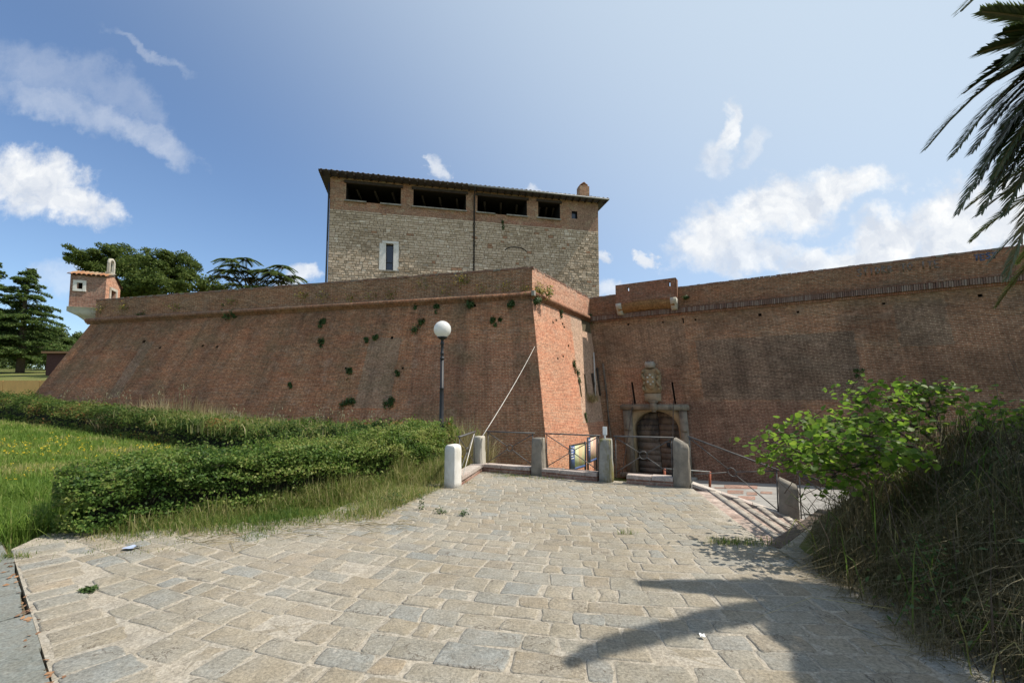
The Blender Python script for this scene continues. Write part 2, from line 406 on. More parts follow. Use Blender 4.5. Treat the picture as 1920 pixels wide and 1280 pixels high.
M['weathered_stone'] = plain('weathered_stone', (0.30, 0.265, 0.215), 0.9, 0.35, 6, 0.4, 0.012, stain=(0.18, 0.16, 0.13))
M['ochre_stone'] = plain('ochre_stone', (0.34, 0.25, 0.14), 0.9, 0.35, 3, 0.4, 0.02, stain=(0.2, 0.15, 0.09))
M['iron'] = plain('painted_iron', (0.028, 0.028, 0.03), 0.5, 0.25, 8, 0.1, 0.003, 0.0, 0.35)
M['grey_iron'] = plain('grey_iron', (0.30, 0.30, 0.29), 0.5, 0.3, 8, 0.1, 0.003, 0.0, 0.5)
M['red_iron'] = plain('rusty_red_iron', (0.35, 0.10, 0.05), 0.6)
M['rail_iron'] = plain('rail_iron', (0.12, 0.115, 0.11), 0.55, 0.4, 10, 0.15, 0.003, 0.0, 0.4)
M['cable'] = plain('pale_cable', (0.62, 0.58, 0.52), 0.7)
M['rope_dark'] = plain('rusty_chain', (0.10, 0.075, 0.06), 0.7)
M['wood'] = plain('weathered_wood', (0.22, 0.165, 0.12), 0.8, 0.4, 3, 0.4, 0.01, stain=(0.07, 0.055, 0.045))
M['roof_wood'] = plain('old_beam', (0.065, 0.048, 0.035), 0.85, 0.4, 3)
M['tile'] = None
M['ochre_plaster'] = plain('ochre_plaster', (0.80, 0.47, 0.17), 0.9, 0.12, 1.5, 0.2, 0.01, stain=(0.68, 0.40, 0.15))
M['earth'] = plain('earth', (0.16, 0.13, 0.08), 0.95, 0.4, 2.5, 0.6, 0.05)
M['bark'] = plain('bark', (0.12, 0.09, 0.065), 0.9, 0.4, 6, 0.6, 0.02)
M['palm_bark'] = plain('palm_bark', (0.13, 0.10, 0.07), 0.9, 0.4, 8, 0.8, 0.03)
M['paper'] = plain('white_plate', (0.8, 0.8, 0.77), 0.5, 0.05)
M['blue_plastic'] = plain('pale_blue_plastic', (0.45, 0.52, 0.68), 0.4, 0.2, 20)

def tile_mat(name, stops):
    m, g = material(name); p = world_pos(g)
    c = g.ramp(attr(g), stops); n = g.noise(p, 14, 5, 0.65)
    c = g.mix(0.8, c, g.mix(n, (0.22, 0.22, 0.22), (0.78, 0.78, 0.78)), 'OVERLAY')
    finish(g, c, 0.9, n, 0.4, 0.01, spec=0.15); return m
M['tile'] = tile_mat('terracotta', [(0.0, (0.30, 0.135, 0.07)), (0.5, (0.38, 0.19, 0.095)), (1.0, (0.33, 0.24, 0.155))])
M['old_tile'] = tile_mat('old_grey_tile', [(0.0, (0.16, 0.12, 0.09)), (0.5, (0.20, 0.17, 0.13)), (1.0, (0.13, 0.12, 0.10))])
M['cope'] = tile_mat('coping_brick', [(0.0, (0.19, 0.10, 0.07)), (0.5, (0.25, 0.15, 0.11)), (1.0, (0.22, 0.19, 0.155))])
M['soldier'] = tile_mat('soldier_brick', [(0.0, (0.15, 0.09, 0.07)), (0.5, (0.21, 0.14, 0.11)), (1.0, (0.26, 0.20, 0.16))])
M['redbrick'] = tile_mat('loose_brick', [(0.0, (0.30, 0.14, 0.10)), (0.5, (0.40, 0.22, 0.16)), (1.0, (0.36, 0.27, 0.22))])
M['tower_stone'] = tile_mat('tower_masonry', [(0.0, (0.33, 0.25, 0.17)), (0.3, (0.48, 0.375, 0.265)), (0.8, (0.59, 0.475, 0.35)), (0.95, (0.68, 0.58, 0.45)), (1.0, (0.36, 0.21, 0.13))])

LIME = (0.42, 0.377, 0.31)
def stone_mat(name, stops, chip=0.6, bump=0.5, edges=False, dust=0.25):
    m, g = material(name); p = world_pos(g)
    c = g.ramp(attr(g), stops)
    off = g.new('ShaderNodeVectorMath', {0: p, 1: g.scale(g.new('ShaderNodeCombineXYZ', {0: attr(g), 1: attr(g)}).outputs[0], 37.0, 11.0)}, operation='ADD').outputs[0]
    n = g.noise(off, 7, 6, 0.65); n2 = g.noise(off, 48, 5, 0.75); n3 = g.noise(off, 3.2, 4, 0.6)
    c = g.mix(g.math('MULTIPLY', g.ramp(n3, [(0.40, 0.0), (0.62, 1.0)]), 0.55), c, g.mix(0.5, c, (0.25, 0.255, 0.24)))
    c = g.mix(g.math('MULTIPLY', g.ramp(n, [(0.44, 1.0), (0.56, 0.0)]), 0.45), c, g.mix(0.55, c, (0.15, 0.125, 0.085)))
    c = g.mix(g.math('MULTIPLY', g.ramp(g.noise(off, 11, 6, 0.75), [(0.58, 0.0), (0.66, 1.0)]), chip), c, LIME)
    if edges:
        e = g.math('ADD', attr(g, 'edge'), g.math('MULTIPLY', g.math('SUBTRACT', g.noise(p, 13, 6, 0.75), 0.5), 1.9))
        c = g.mix(g.math('MULTIPLY', g.ramp(e, [(0.66, 0.0), (0.95, 1.0)]), 0.85), c, g.mix(0.35, LIME, c))
    wide = g.noise(p, 0.7, 4, 0.6)
    c = g.mix(g.math('MULTIPLY', g.ramp(wide, [(0.42, 0.0), (0.65, 1.0)]), dust), c, LIME)
    c = g.mix(0.95, c, g.mix(g.ramp(n2, [(0.3, 0.0), (0.7, 1.0)]), (0.27, 0.27, 0.27), (0.73, 0.73, 0.73)), 'OVERLAY')
    vo = g.new('ShaderNodeTexVoronoi', {'Vector': off, 'Scale': 55.0}).outputs['Distance']
    if edges:    # dark cracks and worn dirt lines
        ck = g.new('ShaderNodeTexVoronoi', {'Vector': g.new('ShaderNodeVectorMath', {0: off, 1: g.scale(g.noise(p, 9, 4, 0.6, 1), 0.25, 0.25, 0.25)}, operation='ADD').outputs[0], 'Scale': 3.1}, feature='DISTANCE_TO_EDGE').outputs['Distance']
        c = g.mix(g.math('MULTIPLY', g.math('LESS_THAN', ck, 0.012), g.ramp(n3, [(0.45, 0.0), (0.6, 0.75)])), c, (0.09, 0.07, 0.05))
    pits = g.math('MULTIPLY', g.ramp(vo, [(0.06, 0.0), (0.25, 1.0)]), g.ramp(n, [(0.4, 1.0), (0.6, 0.0)]))
    h = g.math('ADD', g.math('MULTIPLY', n, 1.3), g.math('ADD', g.math('MULTIPLY', n2, 0.6), g.math('MULTIPLY', pits, 0.3)))
    finish(g, c, 0.9, h, bump, 0.02, spec=0.18); return m
M['paver'] = stone_mat('paving_stone', [(0.0, (0.25, 0.208, 0.148)), (0.3, (0.282, 0.24, 0.172)), (0.5, (0.274, 0.24, 0.18)), (0.70, (0.262, 0.24, 0.19)), (0.87, (0.24, 0.231, 0.197)), (0.96, (0.222, 0.226, 0.206)), (1.0, (0.31, 0.24, 0.155))], 0.55, 0.75, True)
M['slate'] = stone_mat('slate_slab', [(0.0, (0.15, 0.16, 0.143)), (1.0, (0.185, 0.193, 0.172))], 0.1, 0.2, False, 0.03)
M['mortar'] = stone_mat('lime_mortar', [(0.0, (0.40, 0.35, 0.275)), (1.0, (0.40, 0.35, 0.275))], 0.7, 1.0)
M['path'] = plain('grey_path', (0.33, 0.315, 0.285), 0.9, 0.3, 2.0, 0.4, 0.01, stain=(0.26, 0.245, 0.22))

# ground: soil, thin grass
m, g = material('ground'); p = world_pos(g)
n = g.noise(p, 0.8, 6, 0.65); n2 = g.noise(p, 12, 5, 0.7)
c = g.mix(g.ramp(n, [(0.35, 0.0), (0.65, 1.0)]), (0.10, 0.13, 0.03), (0.17, 0.155, 0.06))
c = g.mix(0.7, c, g.mix(n2, (0.2, 0.2, 0.2), (0.8, 0.8, 0.8)), 'OVERLAY')
finish(g, c, 0.95, n2, 0.8, 0.06, spec=0.1); M['ground'] = m

M['grass'] = foliage('meadow_grass', [(0.0, (0.09, 0.165, 0.022)), (0.45, (0.16, 0.26, 0.04)), (0.8, (0.24, 0.31, 0.065)), (1.0, (0.42, 0.38, 0.15))], 0.55)
M['tall_grass'] = foliage('tall_green_grass', [(0.0, (0.07, 0.14, 0.025)), (0.45, (0.15, 0.215, 0.04)), (0.72, (0.28, 0.28, 0.09)), (1.0, (0.50, 0.43, 0.22))], 0.55)
M['dry'] = foliage('dry_grass', [(0.0, (0.16, 0.14, 0.06)), (0.4, (0.28, 0.23, 0.10)), (0.75, (0.40, 0.33, 0.17)), (1.0, (0.52, 0.45, 0.28))], 0.4)
M['mound'] = foliage('mixed_mound_grass', [(0.0, (0.026, 0.05, 0.014)), (0.3, (0.048, 0.07, 0.02)), (0.55, (0.10, 0.088, 0.034)), (0.85, (0.155, 0.122, 0.055)), (1.0, (0.24, 0.20, 0.11))], 0.3)  # ramp darkened to deepen the shade on the mound
M['hedge'] = foliage('box_leaves', [(0.0, (0.045, 0.095, 0.018)), (0.45, (0.10, 0.18, 0.03)), (0.8, (0.185, 0.26, 0.05)), (1.0, (0.29, 0.31, 0.085))], 0.5, 0.55, 0.3)
M['rear_hedge'] = foliage('overgrown_hedge_leaves', [(0.0, (0.05, 0.09, 0.02)), (0.5, (0.11, 0.165, 0.032)), (0.82, (0.20, 0.215, 0.06)), (0.93, (0.28, 0.18, 0.06)), (1.0, (0.26, 0.13, 0.045))], 0.45, 0.65, 0.2)
M['judas'] = foliage('round_leaves', [(0.0, (0.085, 0.17, 0.022)), (0.5, (0.15, 0.26, 0.03)), (1.0, (0.25, 0.35, 0.045))], 0.62, 0.5, 0.3)
M['palm'] = foliage('palm_leaflets', [(0.0, (0.045, 0.075, 0.022)), (0.6, (0.085, 0.115, 0.032)), (1.0, (0.22, 0.16, 0.07))], 0.35, 0.5, 0.4)
M['pine'] = foliage('pine_needles', [(0.0, (0.045, 0.08, 0.016)), (0.5, (0.09, 0.13, 0.025)), (1.0, (0.15, 0.18, 0.04))], 0.35, 0.65, 0.2)
M['cedar'] = foliage('cedar_needles', [(0.0, (0.06, 0.11, 0.035)), (0.5, (0.11, 0.17, 0.045)), (1.0, (0.16, 0.21, 0.06))], 0.45, 0.65, 0.2)
M['broad'] = foliage('broad_leaves', [(0.0, (0.05, 0.085, 0.025)), (0.5, (0.095, 0.135, 0.04)), (1.0, (0.14, 0.18, 0.065))], 0.4, 0.65, 0.2)
M['weed'] = foliage('wall_weed_leaves', [(0.0, (0.03, 0.06, 0.015)), (0.5, (0.055, 0.10, 0.025)), (1.0, (0.10, 0.15, 0.04))], 0.3)
M['yweed'] = foliage('yellow_wall_plant', [(0.0, (0.08, 0.11, 0.02)), (0.6, (0.20, 0.20, 0.04)), (1.0, (0.5, 0.38, 0.04))], 0.35)
M['yellow'] = foliage('yellow_petals', [(0.0, (0.65, 0.45, 0.02)), (1.0, (0.8, 0.6, 0.04))], 0.3)

# ------------------------------------------------------------------ plan of the fortress
ZB, ZC, ZT, ZP = -2.4, 6.2, 6.55, 7.6          # wall foot, cornice underside, cornice top, parapet top
n1 = np.array([-0.247, -0.969, 0]); n2_ = np.array([0.853, -0.523, 0]); n3 = np.array([-0.5, -0.866, 0]); cdir = np.array([0.866, -0.5, 0])
T = np.array([-24.9, 26.6, 0]); K = np.array([0.9, 20.0, 0]); J = np.array([4.5, 26.0, 0]); E = J + cdir * 27
z3 = lambda p, z: np.array([p[0], p[1], z])
Tb, Kb, Jb, Eb = np.array([-31.2, 26.6, 0]), np.array([1.58, 18.25, 0]), np.array([5.25, 24.4, 0]), E + n3 * 1.0
left = Patch(z3(Tb, ZB), z3(Kb, ZB), z3(K, ZC), z3(T, ZC))
flank = Patch(z3(Kb, ZB), z3(Jb, ZB), z3(J, ZC), z3(K, ZC), 40)
curt = Patch(z3(Jb, ZB), z3(Eb, ZB), z3(E, ZC), z3(J, ZC), 60)

# ---- terrain
RISE = lambda x: 0.9 * np.clip((-np.asarray(x) - 6) / 19, 0, 1.3) ** 1.2
UP = [(-70, -60), (60, -60), (60, 3.0), (14, 5.0), (9, 6.3), (5.6, 6.6), (3.9, 6.0), (2.75, 5.1), (3.1, 8.3), (-1.1, 10.7), (-2.2, 11.7), (-6, 13.5), (-9, 15.2), (-17, 19.7), (-26, 23.6), (-70, 29.5)]
def height(x, y):
    x = np.asarray(x, float); y = np.asarray(y, float)
    up = inside(UP, x, y)
    z = np.where(up, RISE(x), -1.0 - 0.075 * np.clip(y - 7, 0, 17))
    left_bank = (x < -20) & (y > 31.2)
    z = np.where(left_bank, 3.0 + 0.10 * np.clip(y - 31, 0, 45), z)
    z = np.where((x < -29) & (y > 26.5) & (y <= 31.2), 0.9, z)
    # grassy mound under the palm
    mx = np.clip((x - 2.6 - 0.16 * np.clip(y - 3, 0, 9)) / 2.6, 0, 1); my = np.clip((7.6 - y) / 2.2, 0, 1)
    mz = (mx * mx * (3 - 2 * mx)) * my * (0.80 + 0.45 * vnoise(x, y, 0.9, 3) + 0.15 * vnoise(x, y, 0.35, 4))
    z = np.where(up & (x > 2.3) & (y < 7.7), np.maximum(z, mz), z)
    return z
def axis(a, fine0, fine1, b, st, n):
    f = np.arange(fine0, fine1 + 1e-6, st); e0 = fine0 - np.geomspace(st, fine0 - a, n)[::-1]; e1 = fine1 + np.geomspace(st, b - fine1, n)
    return np.concatenate([e0, f, e1])
gx = axis(-900, -36, 18, 900, 0.3, 26); gy = axis(-400, -4, 36, 1200, 0.3, 26)
X, Y = np.meshgrid(gx, gy); Z = height(X, Y) - 0.05
rel = (vnoise(X, Y, 0.9, 5) - 0.5) * 0.06; Z = Z + np.where(inside([(-6.3, 5.6), (-1.4, 5.6), (-1, 11), (3.4, 9), (2.8, 5), (5, -9), (-12, -9)], X, Y), -0.06, rel)
nx, ny = len(gx), len(gy)
ii = (np.arange(ny - 1)[:, None] * nx + np.arange(nx - 1)[None]).ravel()
go = build('ground', np.stack([X, Y, Z], -1).reshape(-1, 3), np.stack([ii, ii + 1, ii + nx + 1, ii + nx], 1), M['ground'], smooth=True); tag(go, kind='structure')

# ---- paved forecourt: bed of mortar on a solid, stones set in it one by one
COURT = [(-0.95, 11.12), (-1.75, 10.3), (-2.5, 8.4), (-2.7, 6.7), (-3.5, 6.2), (-5.75, 5.75), (-5.5, 5.12), (-2.42, 2.55), (0.4, 0.25), (3.5, -2.5), (9, -2.5), (9, 5.6), (5.0, 7.15), (2.96, 5.14), (2.88, 5.22), (3.42, 8.85)]
mb = MB(); mb.prism(list(reversed(COURT)), -2.6, -0.0055)
# the polygon above is clockwise; reversed gives counter-clockwise
bed = mb.build('forecourt', M['mortar']); tag(bed, 'forecourt paved with worn tan and grey stones before the gate', None, None, 'structure')
stones = []
fX = lambda x: -0.21 * x + 0.040 * np.clip(x, -6, 4) ** 2
rs = np.random.default_rng(5)
yrow = -4.0
while yrow < 13:
    x = -9.5 + rs.uniform(0, 0.3); base_h = rs.uniform(0.185, 0.285) if yrow < 4.8 else rs.uniform(0.17, 0.245)
    while x < 9.5:
        L = rs.uniform(0.22, 0.46) if rs.random() > 0.18 else rs.uniform(0.14, 0.22)
        if yrow > 4.8: L *= 0.85
        stones.append((x, x + L, yrow, yrow + base_h)); x += L
    yrow += base_h
def stone_geo(st, cw=None):
    x0, x1, a0, a1 = st or (0, 0, 0, 0); gap = rs.uniform(0.002, 0.014); pts = []
    own = cw is not None
    cw = cw or [(x0 + gap, a0 + gap), (x1 - gap, a0 + gap), (x1 - gap, a1 - gap), (x0 + gap, a1 - gap)]
    jt = lambda: rs.normal(0, 0.010)
    cw = [(px + jt() + rs.normal(0, 0.008), py + jt()) for px, py in cw]
    out = []
    for i in range(4):
        p, q, r_ = np.array(cw[i - 1]), np.array(cw[i]), np.array(cw[(i + 1) % 4])
        rr = rs.uniform(0.010, 0.032)
        a = q + (p - q) / np.linalg.norm(p - q) * rr; b = q + (r_ - q) / np.linalg.norm(r_ - q) * rr; mid_ = q * 0.45 + (a + b) / 2 * 0.55
        e = (q + r_) / 2 + rs.normal(0, 0.007, 2)
        out += [a, mid_, b, e]
    out = np.array(out); n = len(out)
    c = out.mean(0); warp = lambda P: np.stack([P[:, 0] + (0.21 - 0.08 * np.clip(P[:, 0], -6, 4)) * np.clip(P[:, 1] - 3.2, -1.6, 2.4) * 0.8, P[:, 1] + fX(P[:, 0])], 1)
    if own: warp = lambda P: np.array(P)
    fl = float(np.clip(1.6 - c[1] / 6.0, 0.25, 1.0)); ztop = rs.normal(0.0, 0.003) * fl; tx, ty = rs.normal(0, 0.008, 2) * fl
    O = warp(out); I = warp(c + (out - c) * 0.91); Cc = warp(c[None])
    zz = lambda P: ztop + (P[:, 0] - Cc[0, 0]) * tx + (P[:, 1] - Cc[0, 1]) * ty
    V = np.concatenate([np.c_[O, np.full(n, -0.03)], np.c_[O, zz(O) - 0.0030 * fl + rs.normal(0, 0.0018, n) * fl], np.c_[I, zz(I) + rs.normal(0, 0.0012, n)], np.c_[Cc, [ztop + 0.002]]])
    F = []
    for i in range(n):
        j = (i + 1) % n
        F += [(i, j, n + j, n + i), (n + i, n + j, 2 * n + j, 2 * n + i), (2 * n + i, 2 * n + j, 3 * n)]
    return V, F, Cc[0]
KA, KB = np.array([-5.47, 5.09]), np.array([1.2, -0.41]); kd = (KB - KA) / np.linalg.norm(KB - KA); kn = np.array([-kd[1], kd[0]])   # edge towards the slate pavement
cand = [stone_geo(st) for st in stones]; geo = []
t = 0.03
while t < 6.5:
    wq = rs.uniform(0.19, 0.30); dq = rs.uniform(0.30, 0.42); q = lambda a, b: tuple(KA + kd * a + kn * b)
    if t > 0.02: cand.append(stone_geo(None, [q(t, 0.01), q(t + wq - 0.02, 0.01), q(t + wq - 0.02, dq), q(t, dq)]) + (True,))
    t += wq + rs.uniform(0.0, 0.03)
for cd_ in cand:
    V, F, c = cd_[:3]
    if not inside(COURT, np.array([c[0]]), np.array([c[1]]))[0] or (c[0] > 3.2 and c[1] > 4.7) or c[0] > 4.6: continue
    if inside(COURT, V[:16, 0], V[:16, 1]).mean() < 0.75: continue
    if len(cd_) == 3:
        dk = (V[:, :2] - KA) @ kn
        if dk[-1] < 0.42: continue
        V[:, :2] += np.maximum(0, np.array([0.36] * 32 + [0.375] * 16 + [0.36]) + rs.uniform(-.01, .05) - dk)[:, None] * kn
    px, py = proj((c[0], c[1], 0)) if c[1] > 0.4 else (-1, 9999)
    vis = -60 < px < 1980 and 860 < py < 1310
    ar = np.ptp(V[:16, 0]) * np.ptp(V[:16, 1]) / max(c[1], 0.5) ** 3 if vis and px < 1720 else 0
    geo.append((ar, V, F, c, vis))
geo.sort(key=lambda q: -q[0])
EDGE = np.concatenate([np.ones(32), np.full(16, 0.42), [0.0]])
for k, (ar, V, F, c, vis) in enumerate(geo[:300]):
    build('paving_stone', V, F, M['paver'], bed, rnd=np.full(len(V), rs.random()), edge=EDGE)
VV, FF, RR, EE = [], [], [], []; off = 0
for (ar, V, F, c, vis) in geo[300:]:
    if c[1] < 0.5: continue
    VV.append(V); FF += [tuple(i + off for i in f) for f in F]; RR += [rs.random()] * len(V); EE.append(EDGE); off += len(V)
tag(build('distant_paving', np.concatenate(VV), FF, M['paver'], bed, rnd=RR, edge=np.concatenate(EE)), kind='stuff')

# ---- slate pavement along the street, lower left
pav = thing('pavement', (-5, 3, 0), None, None); pav['kind'] = 'structure'
rs2 = np.random.default_rng(3)
A0, A1 = KA - kn * 0.03, KB - kn * 0.03; dd = (A1 - A0) / np.linalg.norm(A1 - A0); nn = np.array([dd[1], -dd[0]])
mb = MB(); q0, q1 = A0 - dd * 3, A1
mb.prism([tuple(q0), tuple(q0 + nn * 6), tuple(q1 + nn * 6), tuple(q1)], -0.4, -0.022); mb.build('slab_bed', M['earth'], pav)
s = -2.2
while s < 6.6:
    L = rs2.uniform(0.55, 0.8); d0 = 0.0
    sk = 0.35
    for kcol in range(2):
        wd = rs2.uniform(0.75, 1.0)
        gp = 0.008
        pts = []
        for (a, b) in ((s + gp, d0 + gp), (s + L - gp, d0 + gp), (s + L - gp + sk * 0.4, d0 + wd - gp), (s + gp + sk * 0.4, d0 + wd - gp)):
            b2 = b + (rs2.normal(0, 0.02) if b < 0.1 else 0)
            pts.append(tuple(A0 + dd * (a - 0.4 * sk) + nn * b2))
        zt = 0.0 + rs2.normal(0, 0.004)
        mb = MB(); mb.prism(list(reversed(pts)), -0.1, [zt + rs2.normal(0, 0.003) for _ in pts], r=rs2.random()); mb.build('slab', M['slate'], pav)
        d0 += wd
    s += L

# ------------------------------------------------------------------ bastion
Bst = thing('bastion', z3((K + T) / 2, ZB), 'great sloping red brick bastion with lamp post in front and tower behind', 'bastion')
def P_uv(pt, dx0, dx1, py0, py1): return None
lp = []
for (x0, y0, x1, y1, col_, amt) in ((664, 632, 752, 765, (0.31, 0.20, 0.14), .7), (200, 640, 290, 745, (0.28, 0.195, 0.145), .6), (760, 640, 1010, 770, (0.36, 0.135, 0.075), .65), (640, 770, 1030, 880, (0.32, 0.14, 0.08), .5)):
    ua, va = left.uv(x0, y1); ub, vb = left.uv(x1, y0); lp.append((min(ua, ub), max(ua, ub), min(va, vb), max(va, vb), col_, amt))
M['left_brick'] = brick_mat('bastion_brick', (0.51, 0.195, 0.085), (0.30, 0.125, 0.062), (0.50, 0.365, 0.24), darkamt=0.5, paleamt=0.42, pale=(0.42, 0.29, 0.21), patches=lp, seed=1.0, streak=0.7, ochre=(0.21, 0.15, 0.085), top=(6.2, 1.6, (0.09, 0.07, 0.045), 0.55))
M['flank_brick'] = brick_mat('brick_painted_sunlit', (0.60, 0.26, 0.145), (0.50, 0.235, 0.14), (0.56, 0.40, 0.28), darkamt=0.15, pale=(0.44, 0.33, 0.25), paleamt=0.3, seed=2.0, streak=0.2,  # lighter copy of the bastion brick, sunlight put into its colour
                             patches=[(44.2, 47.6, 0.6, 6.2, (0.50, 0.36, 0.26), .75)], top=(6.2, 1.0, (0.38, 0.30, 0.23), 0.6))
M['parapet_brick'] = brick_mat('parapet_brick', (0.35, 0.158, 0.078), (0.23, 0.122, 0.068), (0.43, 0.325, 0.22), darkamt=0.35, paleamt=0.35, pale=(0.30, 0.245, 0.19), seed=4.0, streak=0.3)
M['flank_parapet'] = brick_mat('parapet_painted_sunlit', (0.56, 0.27, 0.16), (0.47, 0.25, 0.165), (0.56, 0.43, 0.32), darkamt=0.15, paleamt=0.45, pale=(0.46, 0.38, 0.30), seed=5.0, streak=0.2)  # lighter copy of the parapet brick, sunshine painted into the colour
M['cornice_brick'] = brick_mat('cornice_brick', (0.32, 0.14, 0.075), (0.22, 0.115, 0.07), (0.34, 0.25, 0.17), darkamt=0.4, paleamt=0.1, seed=6.0, streak=0.4, bw=0.075, rh=0.3)
for (x, y, s_) in ((648, 690, 4), (735, 633, 5), (755, 690, 4), (300, 652, 4), (270, 640, 5), (407, 650, 4), (380, 648, 4), (890, 573, 5), (1075, 585, 4)):
    left.hole(x - s_ / 2, y - s_ / 2, x + s_ / 2, y + s_ / 2, 0.35) if x < 1000 else None
left.build('battered_face', M['left_brick'], Bst, M['hole'], 16, 6)
for (x, y) in ((1037, 604), (1043, 600), (1055, 607), (1058, 613), (1046, 672), (1056, 668), (1066, 648)): flank.hole(x - 1.3, y - 2, x + 1.3, y + 2, 0.3)
for (x0, y0, x1, y1) in ((1086.5, 706, 1089, 744), (1097, 702, 1100, 742)): flank.hole(x0, y0, x1, y1, 0.4)
nh = flank.hole(1090, 583, 1106, 622, 0.7)
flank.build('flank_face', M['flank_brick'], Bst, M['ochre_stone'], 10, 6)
# arch head of the corner niche: fills the upper corners of the opening
a0, a1, b0, b1 = nh; mb = MB(); N_ = 8
for sgn in (0, 1):
    poly = []
    for i in range(N_ + 1):
        th = math.pi / 2 * i / N_; aa = 0.5 - 0.5 * math.cos(th); bb = 1 - 0.35 * (1 - math.sin(th)); aa = aa if sgn == 0 else 1 - aa
        poly.append(flank.P(a0 + (a1 - a0) * aa, b0 + (b1 - b0) * bb))
    poly.append(flank.P(a0 if sgn == 0 else a1, b1))
    V = poly + [p - flank.n * 0.5 for p in poly]; n_ = len(poly)
    F = [tuple(range(n_)), tuple(reversed(range(n_, 2 * n_)))] + [(i, (i + 1) % n_, n_ + (i + 1) % n_, n_ + i) for i in range(n_)]
    mb.add(V, F)
mb.build('niche_arch', M['flank_brick'], Bst)
# rear face at the salient and earth fill on top
back = Patch((-32.0, 60, ZB), z3(Tb, ZB), z3(T, ZC), (-25, 60, ZC), 90); back.build('battered_face', M['left_brick'], Bst)
mb = MB(); mb.prism([tuple(T[:2] + (0.2, 0.4)), tuple(K[:2] + (-0.1, 0.4)), tuple(J[:2]), (5.2, 60), (-24.5, 60)], 5.2, 6.45); mb.build('earth_fill', M['earth'], Bst)
def band(A, B, nrm, z0, z1, out, mat, parent, name, u0=0.0, back=0.5):
    """a straight prism along a wall line, standing OUT proud of it"""
    A, B = np.array(A), np.array(B); d = (B - A) / np.linalg.norm(B - A)
    mb = MB(); mb.prism([tuple((A + nrm * out)[:2]), tuple((B + nrm * out)[:2]), tuple((B - nrm * back)[:2]), tuple((A - nrm * back)[:2])], z0, z1)
    return mb.build(name, mat, parent)
def moulding(A, B, nrm, mat, parent, name, z0=ZC, prof=None):
    """roll cornice extruded along the wall line"""
    prof = prof or [(0.0, 0.0), (0.05, 0.02), (0.06, 0.10), (0.13, 0.12), (0.17, 0.17), (0.185, 0.225), (0.17, 0.28), (0.13, 0.33), (0.02, 0.352)]
    A, B = np.array(A), np.array(B); L = float(np.linalg.norm(B - A)); V = []; F = []; U = []; n = len(prof)
    for k, P0 in enumerate((A, B)):
        d = (B - A) / L
        for (o, h) in prof: V.append(P0 + nrm * o + np.array([0, 0, z0 + h])); U.append((k * L, h))
    for i in range(n - 1): F.append((i, n + i, n + i + 1, i + 1))
    F += [tuple(range(n)), tuple(reversed(range(n, 2 * n)))]
    return build(name, V, F, mat, parent, U)
# mitred ends: run the line a bit past the corner in plan by projecting the bisector
def mit(P0, na, nb, o): # offset corner point
    A_ = np.array([na[:2], nb[:2]]); v = np.linalg.solve(A_, np.array([o, o])); return P0 + np.array([v[0], v[1], 0])
moulding(T + np.array([-0.2, 0.05, 0]), K, n1, M['cornice_brick'], Bst, 'cornice')
moulding(K, J + n2_ * -0.0, n2_, M['cornice_brick'], Bst, 'cornice')
mb = MB(); kk = [K, mit(K, n1, n2_, 0.17), ]
mb.prism([tuple((K + n1 * 0.175)[:2]), tuple(mit(K, n1, n2_, 0.175)[:2]), tuple((K + n2_ * 0.175)[:2]), tuple(K[:2] + (-0.02, 0.05))], ZC + 0.12, ZC + 0.345); mb.build('corner_stone', M['stone'], Bst)
def parapet(A, B, nrm, mat, parent, u0, thick=0.7, holes=None):
    A, B = np.array(A), np.array(B); pt = Patch(z3(A, ZT), z3(B, ZT), z3(B, ZP), z3(A, ZP), u0)
    pt.build('parapet', mat, parent, None, 6, 1)
    A2, B2 = A - nrm * thick, B - nrm * thick; mb = MB()
    L = float(np.linalg.norm(B - A))
    mb.add([z3(B2, ZT - .6), z3(A2, ZT - .6), z3(A2, ZP), z3(B2, ZP)], [(0, 1, 2, 3)], [(0, 0), (L, 0), (L, 1.6), (0, 1.6)])
    mb.add([z3(A, ZP), z3(B, ZP), z3(B2, ZP), z3(A2, ZP)], [(0, 1, 2, 3)], [(0, 0), (L, 0), (L, thick), (0, thick)])
    for p, q in ((A2, A), (B, B2)): mb.add([z3(p, ZT - .6), z3(q, ZT - .6), z3(q, ZP), z3(p, ZP)], [(0, 1, 2, 3)], [(0, 0), (thick, 0), (thick, 1.6), (0, 1.6)])
    mb.build('parapet_back', mat, parent)
    # uneven coping bricks, a brick-on-edge course (too small to pick apart)
    mb = MB(); d = (B - A) / L; x = 0.0; rz = math.atan2(d[1], d[0])
    while x < L - 0.05:
        wq = random.uniform(0.12, 0.3); c = A + d * (x + wq / 2) - nrm * (0.2 + random.uniform(-0.012, 0.012)) + np.array([0, 0, ZP + 0.03 + random.uniform(-0.014, 0.010)])
        mb.box(c, (min(wq, L - x) - 0.012, 0.42, 0.09), rz); x += wq
    mb.build('coping_bricks', M['cope'], parent, kind='stuff')
    return pt
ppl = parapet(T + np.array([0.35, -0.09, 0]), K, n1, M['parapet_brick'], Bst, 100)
ppf = parapet(K, J, n2_, M['flank_parapet'], Bst, 140)

